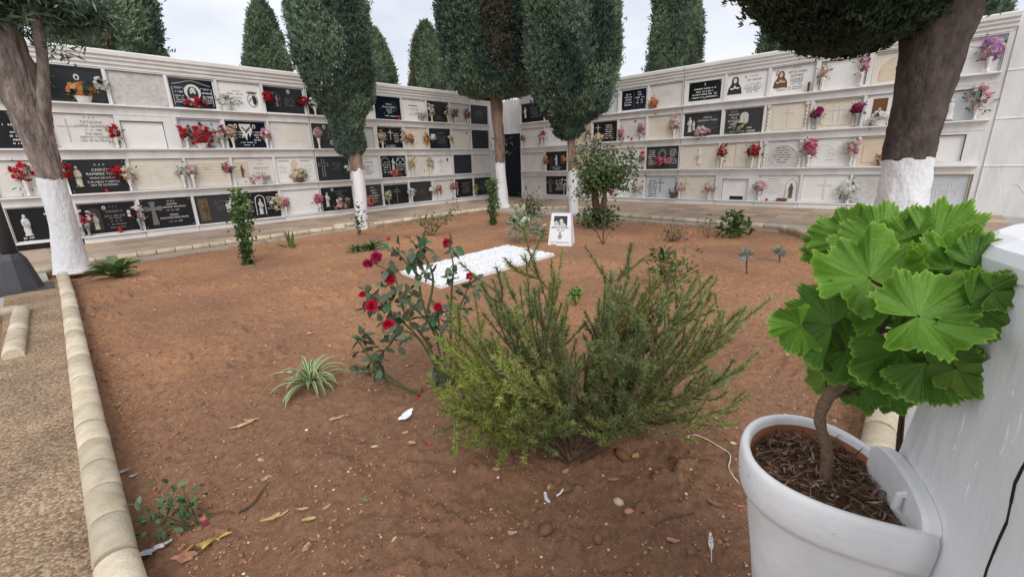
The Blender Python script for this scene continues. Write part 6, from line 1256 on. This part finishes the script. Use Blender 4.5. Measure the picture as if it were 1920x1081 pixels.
for (x0, z0), (x1, z1) in zip(pts[:-1], pts[1:]):
    w = .0010 * rr.uniform(.5, 1.2); b.add([(x0 - w, z0, -.0006), (x0 + w, z0, -.0012), (x1 + w, z1, -.0012), (x1 - w, z1, -.0012), (x0 - w, z0, .002), (x0 + w, z0, .002), (x1 + w, z1, .002), (x1 - w, z1, .002)], [(0, 1, 2, 3), (4, 7, 6, 5), (0, 4, 5, 1), (1, 5, 6, 2), (2, 6, 7, 3), (3, 7, 4, 0)])
b.build('crack', 'joint', pier)
def pier_hit(x, y):
    d = ray(x, y); t = np.dot(PNn, PO - EYE) / np.dot(PNn, d); return EYE + d * t
rp = np.random.default_rng(8)
for (x, y, l) in ((1768, 752, 10), (1795, 770, 14), (1800, 800, 30), (1905, 800, 34), (1880, 830, 26), (1812, 915, 18), (1850, 975, 20), (1830, 870, 8), (1900, 735, 6), (1790, 835, 8)):
    p = pier_hit(x, y); q = np.array([np.dot(p - PO, PE), p[2], 0]); k = .0007 * l; n = 7
    an = np.sort(rp.uniform(0, 6.28, n)); poly = [(q[0] + k * .18 * math.cos(a) * rp.uniform(.5, 1.2), q[1] + k * math.sin(a) * rp.uniform(.5, 1.2)) for a in an]
    b = MB(PF); b.prism(poly, -.0008, .001); b.build('paint_flake', 'pier', pier)
# --- pot: flat back, rounded front
PZ = .763; pot = empty('wall_pot', PF((.115, PZ - .25, -.08))); tag(pot, 'white half-round clay wall pot hanging on the white pier', 'flower pot')
OUT = []
for t in np.linspace(0, math.pi / 2, 15): OUT.append((.115 - .123 * abs(math.cos(t)) ** .82, .190 * abs(math.sin(t)) ** .86 + .003))
for t in np.linspace(90, -66, 24)[1:]: OUT.append((.115 + .122 * math.cos(math.radians(t)), .097 + .096 * math.sin(math.radians(t))))
OUT = OUT + [(.160 - .166 * t, .004 - .001 * t) for t in np.linspace(0, 1, 9)[:-1]]
OUT = np.array(OUT); cen = np.array([.115, .07]); no = len(OUT)
def ring(k, z, back=.0): 
    q = cen + (OUT - cen) * k; q[:, 1] = np.maximum(q[:, 1], .003 - 0); return [(a, z, -o_) for a, o_ in q]
prof = [(.60, PZ - .26), (.66, PZ - .255), (.72, PZ - .20), (.80, PZ - .14), (.875, PZ - .078), (.90, PZ - .068), (.955, PZ - .064), (.985, PZ - .054), (1.0, PZ - .03), (1.0, PZ - .010), (.985, PZ - .003), (.955, PZ), (.915, PZ - .001), (.895, PZ - .006), (.885, PZ - .016)]
V = [PF(p) for k, z in prof for p in ring(k, z)]; F = [(i * no + j, i * no + (j + 1) % no, (i + 1) * no + (j + 1) % no, (i + 1) * no + j) for i in range(len(prof) - 1) for j in range(no)]; F.append(tuple(range(no - 1, -1, -1)))
mk('pot_body', V, F, 'pot', pot, smooth=True)
prof = [(.884, PZ - .014), (.868, PZ - .05), (.845, PZ - .09)]
V = [PF(p) for k, z in prof for p in ring(k, z)]; F = [(i * no + j, i * no + (j + 1) % no, (i + 1) * no + (j + 1) % no, (i + 1) * no + j) for i in range(2) for j in range(no)]; mk('inner_wall', V, F, 'terracotta', pot, smooth=True)
# back plate: rounded board rising behind the soil
b = MB(PF); bp = [(.002, PZ - .05), (.158, PZ - .05)] + [(.161 - .0 * t, PZ - .012) for t in (0,)] + [(.079 + .081 * math.cos(t), PZ - .006 + .036 * math.sin(t) ** .8) for t in np.linspace(.12, math.pi - .12, 16)] + [(-.001, PZ - .012)]
cb = np.mean(bp, 0); n = len(bp); VV = [(x, y, -.0005) for x, y in bp] + [(x, y, -.012) for x, y in bp] + [tuple(cb + (np.array(q) - cb) * np.array([.95, .90])) + (-.017,) for q in bp]
b.add(VV, [tuple(range(n)), tuple(range(3 * n - 1, 2 * n - 1, -1))] + [(i, (i + 1) % n, n + (i + 1) % n, n + i) for i in range(n)] + [(n + i, n + (i + 1) % n, 2 * n + (i + 1) % n, 2 * n + i) for i in range(n)]); b.build('back_plate', 'pot', pot, smooth=False)
b = MB(PF); b.tube([(.05, PZ - .03, -.012), (.05, PZ - .012, -.024), (.05, PZ + .008, -.022), (.05, PZ + .012, -.014)], .0045, 7); b.build('hanging_hook', 'pot', pot)
SL = PZ - .042
V = [PF(p) for p in ring(.872, SL)] + [PF(p) for p in ring(.5, SL + .010)] + [PF((cen[0], SL + .012, -cen[1]))]; F = [(j, (j + 1) % no, no + (j + 1) % no, no + j) for j in range(no)] + [(no + j, no + (j + 1) % no, 2 * no) for j in range(no)]
M['compost'] = mat('dark_compost', (.045, .025, .015), .95, .1, col2=(.12, .065, .038), vscale=160, bump=.003, bscale=260); o = mk('compost', V, F, 'compost', pot)
r = np.random.default_rng(70); m = 1500; th = r.uniform(0, 6.28, m); rad = np.sqrt(r.random(m)) * .86; o_i = (th / 6.283 * no).astype(int) % no; q = cen + (OUT[o_i] - cen) * rad[:, None]; q[:, 1] = np.clip(q[:, 1], .02, .2)
P = PF(np.stack([q[:, 0], SL + .010 + r.uniform(0, .008, m), -q[:, 1]], -1)); D = nm(r.normal(size=(m, 3)) * np.array([1, 1, .28])); V, F = blades(P, D, r.uniform(.008, .034, m), r.uniform(.0014, .004, m), 71, .12)
cc = tints(m, (.10, .055, .032), .5, 72, (.24, .15, .10)); cc[r.random(m) < .05] = (.40, .30, .20); o = mk('mulch', V, F, 'chip', pot, cc); o['kind'] = 'stuff'
P = PF(np.stack([.115 + r.normal(size=9) * .03, np.full(9, SL + .014), -.07 + r.normal(size=9) * .02], -1)); V, F = rocks(P, r.uniform(.002, .004, 9), 8); mk('shell_grit', V, F, 'pebble', pot, np.tile((.5, .42, .32), (len(F), 1)))
# --- geranium
def pd(x, y, d): return deep(x, y, d)
sb = (lambda d: EYE + d * ((SL - EYE[2]) / d[2]))(ray(1546, 918)); sdist = np.dot(sb - EYE, FW)
GE = plant('geranium', sb, 'young geranium with large frilled green leaves growing in the wall pot', 'plant')
tb = MB(); Qs = spline([sb - np.array([0, 0, .03]), pd(1549, 880, sdist * .995), pd(1549, 835, sdist * .98), pd(1537, 785, sdist * .97), pd(1552, 745, sdist * .95), pd(1580, 715, sdist * .94), pd(1625, 650, sdist * .93), pd(1660, 560, sdist * .92), pd(1690, 500, sdist * .92)], 44)
rad = np.interp(np.linspace(0, 1, 44), [0, .08, .4, .55, 1], [.0085, .0075, .0072, .0085, .004]) * (1 + .08 * np.sin(np.arange(44) * 1.7)); tb.tube(Qs, rad, 10); M['gstem'] = mat('geranium_stem', (.12, .075, .05), .8, .2, col2=(.22, .15, .10), vscale=220, bump=.001, bscale=300); tb.build('stem', 'gstem', GE, smooth=True)
def gleaf(x, y, R, d, upang, tilt, side=0, span=330, cup=.25, ruf=.07, seed=0, c=(.085, .235, .022), name='leaf'):
    "rounded lobed leaf: centre at the photo point and distance d, R in photo pixels, main lobe towards upang (deg, 0 = up, clockwise), tilt/side lean the blade back or sideways"
    r = np.random.default_rng(seed + 900); C0 = pd(x, y, d); Rm = R * .92 * d / FPX; vd = nm(ray(x, y)); ux = nm(np.cross(vd, UP)); uy = np.cross(ux, vd); ux = -ux if np.dot(ux, RT) < 0 else ux; uy = uy if np.dot(uy, UP) > 0 else -uy
    a = math.radians(upang); e1 = uy * math.cos(a) + ux * math.sin(a); e2 = np.cross(e1, -vd); nrm = -vd
    t = math.radians(tilt); e1, nrm = e1 * math.cos(t) + nrm * math.sin(t), nrm * math.cos(t) - e1 * math.sin(t)
    t = math.radians(side); e2, nrm = e2 * math.cos(t) + nrm * math.sin(t), nrm * math.cos(t) - e2 * math.sin(t)
    na, nr = 169, 9; ph = r.uniform(0, 6.28, 4); V = []; F = []; col = []; S_ = math.radians(span)
    rs = [.03, .18, .36, .54, .70, .82, .91, .965, 1.0]
    for i in range(na):
        f = i / (na - 1); th = (f - .5) * S_; lob = abs(math.cos(3.5 * f * math.pi * 1.0 * 2 / 2 + 0)) ; lob = .5 + .5 * math.cos(2 * math.pi * 7 * (f - .5)); tooth = abs(((f * 42 + ph[3]) % 1) - .5) * 2
        ro = (.79 + .14 * lob ** .6 + .085 * tooth + .03 * math.sin(th * 2 + ph[0])) * (1 - .12 * abs(th / math.pi) ** 2)
        for k in rs:
            rr_ = ro * k; z = cup * k * k + 1.7 * ruf * k ** 2.4 * (math.sin(th * 5 + ph[1]) * .9 + .6 * math.sin(th * 9 + ph[2]) + .35 * math.sin(th * 15 + ph[0])) + .035 * k * math.cos(2 * math.pi * 7 * (f - .5)) * (1 - k * .5) + .03 * k ** 6 * math.sin(th * 34 + ph[0])
            V.append(C0 + Rm * (e1 * rr_ * math.cos(th) + e2 * rr_ * math.sin(th) + nrm * z))
        if i < na - 1:
            for k in range(nr - 1):
                F.append((i * nr + k, i * nr + k + 1, (i + 1) * nr + k + 1, (i + 1) * nr + k)); vein = max(0, math.cos(2 * math.pi * 7 * (f - .5))) ** 30
                b0 = np.array(c) * (1 + .12 * math.sin(th * 3 + ph[1])); lt = np.array((.27, .46, .06)); w = .85 if k == nr - 2 else (.20 if k == nr - 3 else 0); w = max(w, .20 * vein * (1 - rs[k] * .6)); col.append(b0 * (1 - w) + lt * w)
    lf = mk(name, V, F, 'glossleaf', GE, col, smooth=True)
    # petiole to the nearest point of the stem
    P = Qs[14:]; j = np.argmin(np.linalg.norm(P - C0, axis=1) + np.linspace(.02, 0, len(P))); tb2 = MB(); q = P[max(0, j - 4)]
    tb2.tube(spline([q, (q + C0) / 2 - np.array([0, 0, .008]), C0 - nrm * .002], 10), np.linspace(.0032, .0022, 10), 6); tb2.build('petiole', 'stem', lf, smooth=True)
D_ = sdist
LV = [  # x, y, R, dist, up, tilt, side, span, cup, ruffle, colour
 (1650, 462, 100, .90, -20, -30, 0, 190, .10, .06, 0), (1590, 448, 74, .97, -10, -20, 12, 210, .16, .09, 0), (1572, 465, 72, 1.0, -45, -25, 0, 150, .1, .08, 1), (1733, 472, 94, .86, 12, -22, -8, 170, .12, .07, 0), (1748, 470, 112, .84, 52, -25, 0, 150, .1, .08, 0),
 (1630, 520, 104, .83, -38, -28, -20, 330, .26, .12, 0), (1560, 610, 100, .88, -60, -35, 10, 230, .18, .10, 1), (1500, 612, 62, .87, -100, -20, 30, 260, .2, .10, 0), (1722, 592, 108, .72, 72, -34, 14, 330, .20, .11, 0), (1668, 590, 70, .81, -30, -30, 0, 240, .2, .1, 0), (1785, 505, 92, .76, 50, -26, 0, 280, .2, .12, 0), (1830, 500, 76, .74, 70, -28, 10, 280, .2, .11, 1), (1820, 570, 84, .70, 115, -26, 0, 270, .2, .10, 1), (1862, 545, 48, .68, 90, -30, 0, 260, .2, .1, 1),
 (1690, 655, 104, .80, 150, -26, 8, 330, .16, .10, 1), (1740, 680, 92, .76, 125, -22, 0, 290, .18, .09, 1), (1795, 690, 62, .74, 110, -25, 0, 280, .2, .09, 2), (1590, 650, 84, .90, -120, -24, 0, 320, .18, .10, 1), (1530, 640, 40, .93, -130, -20, 0, 300, .2, .1, 1), (1549, 708, 40, .97, -60, -12, 0, 325, .08, .05, 2), (1618, 726, 52, .95, 175, -28, 0, 320, .2, .10, 1), (1668, 738, 42, .98, 150, -20, 0, 300, .2, .08, 1), (1690, 505, 62, 1.0, 10, -20, 0, 320, .25, .15, 1), (1715, 625, 76, .99, 90, -10, 0, 330, .2, .1, 1), (1735, 500, 50, .97, 30, -20, 0, 320, .25, .17, 0)]
CS = [(.12, .265, .022), (.085, .20, .022), (.14, .235, .022)]
for i, (x, y, R, f, up_, ti, si, sp, cu, ru, ci) in enumerate(LV): gleaf(x, y, R, D_ * f, up_, ti, si, sp, cu, ru, i, CS[ci])
# ------------------------------------------------------------------ small things lying on the soil
r = np.random.default_rng(80)
def scatter(n, power, x1=9, y1=8.6):
    q = r.random((n * 2, 2)) ** power * np.array([x1, y1]) + np.array([.10, .06]); ok = (q[:, 0] < 8.3) & (q[:, 1] < 8.5) & ((q[:, 0] - 6.3) * .78 - q[:, 1] < .25); q = q[ok][:n]; return np.column_stack([q, soil_h(q[:, 0], q[:, 1])])
P = scatter(24000, 2.0); s = np.abs(r.normal(size=len(P))) * .0034 + .0015; V, F = rocks(P + np.column_stack([np.zeros((len(P), 2)), s * .3]), s, 81, .75); n = len(P); c = tints(n, (.25, .128, .07), .25, 82, (.36, .19, .10)); o = mk('soil_crumbs', V, F, 'chip', None, np.repeat(c, 20, 0)); o['kind'] = 'stuff'
P = scatter(2000, 1.6); s = np.abs(r.normal(size=len(P))) * .003 + .002; V, F = rocks(P + np.array([0, 0, .001]), s, 83, .5); n = len(P); c = tints(n, (.50, .38, .27), .3, 84, (.66, .60, .52)); o = mk('pale_grit', V, F, 'chip', None, np.repeat(c, 20, 0)); o['kind'] = 'stuff'
P = scatter(17000, 1.9); n = len(P); D = nm(r.normal(size=(n, 3)) * np.array([1, 1, .16])); V, F = blades(P + np.array([0, 0, .004]), D, r.uniform(.008, .034, n), r.uniform(.0011, .0028, n), 85, .16); o = mk('dry_straw', V, F, 'chip', None, tints(n, (.24, .14, .08), .4, 86, (.46, .32, .20))); o['kind'] = 'stuff'
P = scatter(1500, 1.5); n = len(P); D = nm(r.normal(size=(n, 3)) * np.array([1, 1, .2])); V, F = blades(P + np.array([0, 0, .005]), D, r.uniform(.012, .03, n), r.uniform(.006, .014, n), 87, .18); o = mk('leaf_crumbs', V, F, 'chip', None, tints(n, (.24, .13, .08), .4, 88, (.45, .32, .20))); o['kind'] = 'stuff'
def litter(name, x, y, label, L, Wd, col, cat='fallen leaf', ang=0, curl=.25, tip=.0, group='fallen leaves on the soil', m='chip'):
    "one curled dry leaf or scrap"
    L, Wd = L * .85, Wd * .85; p = on_soil(x, y) + np.array([0, 0, .004]); a = math.radians(ang); hx = RT * np.array([1, 1, 0]); hx /= np.linalg.norm(hx); d = hx * math.cos(a) + FH * math.sin(a); s = np.cross(np.array([0, 0, 1.]), d); V = []
    for t in np.linspace(0, 1, 7):
        w = Wd * (math.sin(math.pi * (.06 + .9 * t)) ** .8); q = p + d * (t - .5) * L + np.array([0, 0, 1]) * (curl * L * (2 * t - 1) ** 2 * .35 + tip * t * L)
        cm = L * .07 if 'crumpled' in label or 'crumpled' in name else L * .018
        for k in (-1, 0, 1): V.append(q + r.normal(size=3) * cm * np.array([1, 1, .8]) + np.array([0, 0, cm * .6]) + s * w * .5 * k * r.uniform(.85, 1.1) + np.array([0, 0, curl * w * .4 * abs(k)]))
    F = [(j * 3 + k, j * 3 + k + 1, j * 3 + k + 4, j * 3 + k + 3) for j in range(6) for k in range(2)]
    o = mk(name, V, F, m, None, [np.array(col) * r.uniform(.85, 1.15) for _ in F], org=p); tag(o, label, cat, group); return o
TAN = (.42, .27, .15); BRN = (.26, .13, .08); YEL = (.45, .33, .13); PNK = (.42, .22, .16)
for a in ((1192, 856, 'yellowish rounded leaf leaning on the dark clod below the rosemary', .05, .036, YEL, 40), (1343, 946, 'pointed brown leaf left of the white pot', .07, .028, BRN, -40), (1262, 1014, 'pinkish brown leaf near the bottom edge, left of the feather', .05, .024, PNK, -15), (930, 881, 'yellow-brown round leaf in the shade left of the rosemary base', .045, .030, TAN, 0), (966, 857, 'brown leaf curled under the rosemary', .045, .022, BRN, 10),
          (632, 785, 'long pale brown leaf below the spider plant', .10, .034, (.42, .25, .18), 30), (772, 831, 'pale tan leaf right of the white paper scrap', .05, .034, TAN, -10), (760, 812, 'tan leaf touching the foot of the white paper scrap', .04, .03, TAN, 30), (703, 838, 'small cream leaf curled below the long brown leaf', .045, .026, (.5, .38, .27), 15), (678, 828, 'brown crumpled leaf beside the small cream leaf', .05, .028, BRN, 20),
          (455, 798, 'long dry straw-coloured leaf curl on the left soil', .15, .028, (.5, .34, .17), 40), (472, 788, 'thin dry leaf strip above the long leaf curl', .09, .02, (.5, .34, .2), 10), (388, 1022, 'crumpled yellow dry leaf near the left kerb', .13, .05, (.50, .36, .10), 35), (414, 1003, 'brown broad leaf beside the crumpled yellow leaf', .07, .05, BRN, -20), (374, 978, 'orange-brown leaf above the crumpled yellow leaf', .06, .04, (.45, .20, .12), 60), (350, 1046, 'red-brown leaf below the crumpled yellow leaf', .09, .04, (.36, .17, .11), 15),
          (520, 968, 'pale straw leaf twisted beside the bare twig', .12, .026, (.48, .33, .15), 38), (580, 974, 'small yellow-brown dry leaf right of the twisted straw leaf', .06, .026, YEL, 12), (612, 952, 'pinkish tan leaf curl below the bare ground centre', .045, .02, (.46, .30, .22), 55), (568, 955, 'flat tan leaf left of the pinkish leaf curl', .06, .018, TAN, 5), (685, 939, 'small green fallen leaf alone on the soil', .035, .022, (.14, .19, .09), -30), (500, 898, 'pale brown leaf at the end of the bare twig', .05, .035, TAN, 70), (592, 1012, 'dry brown leaf strip near the bottom edge', .06, .018, BRN, -5), (575, 1027, 'oval tan leaf near the bottom edge', .045, .03, TAN, 80), (545, 698, 'pale dry leaf left of the spider plant', .07, .03, (.48, .38, .28), 10), (582, 625, 'pale leaf alone on the soil left of the roses', .07, .03, (.5, .36, .26), 30),
          (1150, 900, 'red-brown leaf strip below the dark clod', .06, .022, (.36, .17, .13), 5), (1045, 905, 'curled brown leaf in the debris trail below the rosemary', .06, .03, BRN, 60), (1060, 885, 'tan leaf at the top of the debris trail below the rosemary', .05, .03, TAN, 45), (958, 1000, 'orange-tan leaf left of the foreground clods', .035, .024, (.45, .25, .14), -20), (985, 985, 'upright brown leaf among the foreground clods', .05, .026, BRN, 80), (1375, 832, 'pale green petal-like leaf left of the pot rim', .03, .028, (.55, .62, .36), -20), (1030, 915, 'tan leaf touching the white bone-like scrap', .05, .025, TAN, 70), (1390, 950, 'red leaf touching the left side of the white pot', .035, .02, (.45, .14, .12), 0),
          (806, 833, 'bright crimson petal right of the tan leaves', .022, .02, (.55, .03, .12), 20), (820, 803, 'crimson petal nearest the rosemary', .02, .018, (.55, .03, .12), 0), (385, 983, 'dark red petals beside the orange-brown leaf', .03, .03, (.25, .02, .06), 0), (716, 718, 'pale pink petal under the rose bush', .022, .016, (.6, .34, .28), 0)):
    pet = 'petal' in a[2] and 'like' not in a[2]
    litter('fallen_petal' if pet else 'fallen_leaf', a[0], a[1], a[2], a[3], a[4], a[5], 'petal' if pet else 'fallen leaf', a[6], group='fallen petals on the soil' if pet else 'fallen leaves on the soil')
litter('paper_scrap', 762, 784, 'bright white torn paper scrap left of the rosemary', .12, .065, (.80, .82, .84), 'paper scrap', 62, .5, .1, None)
p = on_soil(1032, 938); b = MB(); P1 = [up_at(x, y, p) for x, y in ((1022, 922), (1024, 934), (1032, 942), (1044, 946))]; b.tube(P1, [.006, .008, .006, .003], 5); b.tube([up_at(x, y, p) for x, y in ((1020, 942), (1030, 944), (1042, 947))], .004, 5); b.tube([up_at(x, y, p) for x, y in ((1056, 916), (1050, 924), (1044, 928))], .004, 5); o = b.build('bone_scrap', 'stone_white', org=p); tag(o, 'bleached white bone-like scraps below the rosemary', 'scrap')
p = on_soil(1330, 1035); b = MB(); q0, q1 = on_soil(1334, 1054) + np.array([0, 0, .004]), on_soil(1331, 1008) + np.array([0, 0, .02]); F0 = empty('feather', q0); tag(F0, 'small white feather near the bottom edge left of the pot', 'feather'); b.tube([q0, (q0 + q1) / 2 + np.array([0, 0, .006]), q1], [.0012, .001, .0005], 4); b.build('quill', 'stone_white', F0); n = 34; t = np.linspace(.35, 1, n); Pq = q0 + (q1 - q0) * t[:, None] + np.array([0, 0, .003]); sd = nm(np.cross(q1 - q0, np.array([0, 0, 1]))); D = nm(sd * np.where(np.arange(n) % 2, 1, -1)[:, None] * .8 + nm(q1 - q0) * .8); V, F = blades(Pq, D, .013 * np.sin(np.pi * np.linspace(.25, .9, n)), .004, 3); mk('vane', V, F, 'chip', F0, tints(n, (.7, .7, .68), .1, 3))
b = MB(); P1 = [on_soil(x, y) + np.array([0, 0, .006]) for x, y in ((1282, 822), (1300, 816), (1322, 823), (1345, 836), (1366, 850), (1369, 862), (1366, 878), (1374, 893), (1384, 905))]; b.tube(spline(P1, 40), .0026, 5); o = b.build('root_strand', 'cream', org=P1[0]); tag(o, 'long thin pale root strand curving across the soil towards the pot', 'root')
b = MB(); P1 = [on_soil(x, y) + np.array([0, 0, .008]) for x, y in ((447, 962), (475, 945), (492, 922), (504, 905))]; b.tube(spline(P1, 14), np.linspace(.006, .003, 14), 5); o = b.build('twig', 'wood', org=P1[0]); tag(o, 'bare brown twig lying on the soil in the left foreground', 'twig')
b = MB(); P1 = [on_soil(x, y) + np.array([0, 0, .006]) for x, y in ((1228, 987), (1250, 972), (1275, 968), (1300, 962))]; b.tube(spline(P1, 14), np.linspace(.003, .002, 14), 5); o = b.build('twig', 'wood', org=P1[0]); tag(o, 'thin grey twig on the soil left of the pot', 'twig')
b = MB(); P1 = [on_soil(x, y) + np.array([0, 0, .012]) for x, y in ((370, 955), (400, 965), (428, 962), (440, 966))]; b.tube(spline(P1, 14), .003, 5); o = b.build('twig', 'wood', org=P1[0]); tag(o, 'pale thin twig running to the low rose shoot', 'twig')
def stone(x, y, s, col, label, name='pebble', flat=.6, cat='pebble'):
    p = on_soil(x, y); V, F = rocks(np.array([p + np.array([0, 0, s * .3])]), [s], int(x), flat); o = mk(name, V, F, 'chip', None, np.tile(col, (20, 1)), smooth=True, org=p); tag(o, label, cat)
stone(1160, 942, .021, (.56, .45, .28), 'cream oval pebble beside the red brick chip'); stone(1179, 959, .018, (.48, .24, .16), 'red brick chip right of the cream oval pebble', 'brick_chip', .5, 'brick chip')
stone(1166, 856, .045, (.19, .09, .05), 'large dark soil clod below the rosemary', 'soil_clod', .8, 'clod'); stone(1025, 995, .030, (.19, .095, .055), 'dark soil clod near the bottom, left one of two', 'soil_clod', .7, 'clod'); stone(1122, 1012, .028, (.20, .10, .055), 'dark soil clod near the bottom, right one of two', 'soil_clod', .7, 'clod')
stone(575, 806, .012, (.75, .68, .58), 'small white pebble left of the long brown leaf'); stone(1290, 820, .012, (.62, .5, .38), 'small cream pebble at the start of the root strand'); stone(489, 862, .014, (.5, .36, .2), 'tan pebble on the left soil'); stone(1131, 892, .009, (.66, .54, .38), 'small pale pebble above the cream oval pebble')
stone(1015, 1044, .008, (.7, .6, .48), 'tiny pale pebble near the bottom edge')
for (x, y, s) in ((234, 885, .05), (252, 893, .04), (285, 1040, .09), (312, 1022, .05)):
    litter('plastic_scrap', x, y, {234: 'clear bluish plastic scrap against the left kerb, farthest one', 252: 'clear bluish plastic scrap just beside the farthest one', 285: 'crumpled pale plastic near the bottom left kerb', 312: 'pale plastic strip right of the crumpled plastic'}[x], s, s * .5, (.46, .44, .46), 'plastic scrap', 30, .5, .1, 'plastic scraps along the left kerb')
# sky-side extras: a few weeds at the foot of the left bed
for (x, y, lab) in ((8, 640, 'fallen white scrap in the small bed at the left edge'),):
    p = gnd(x, y, -.06); V, F = rocks(np.array([p + np.array([0, 0, .02])]), [.02], 3, .4); tag(mk('paper_scrap', V, F, 'chip', None, np.tile((.7, .7, .7), (20, 1)), org=p), lab, 'paper scrap')
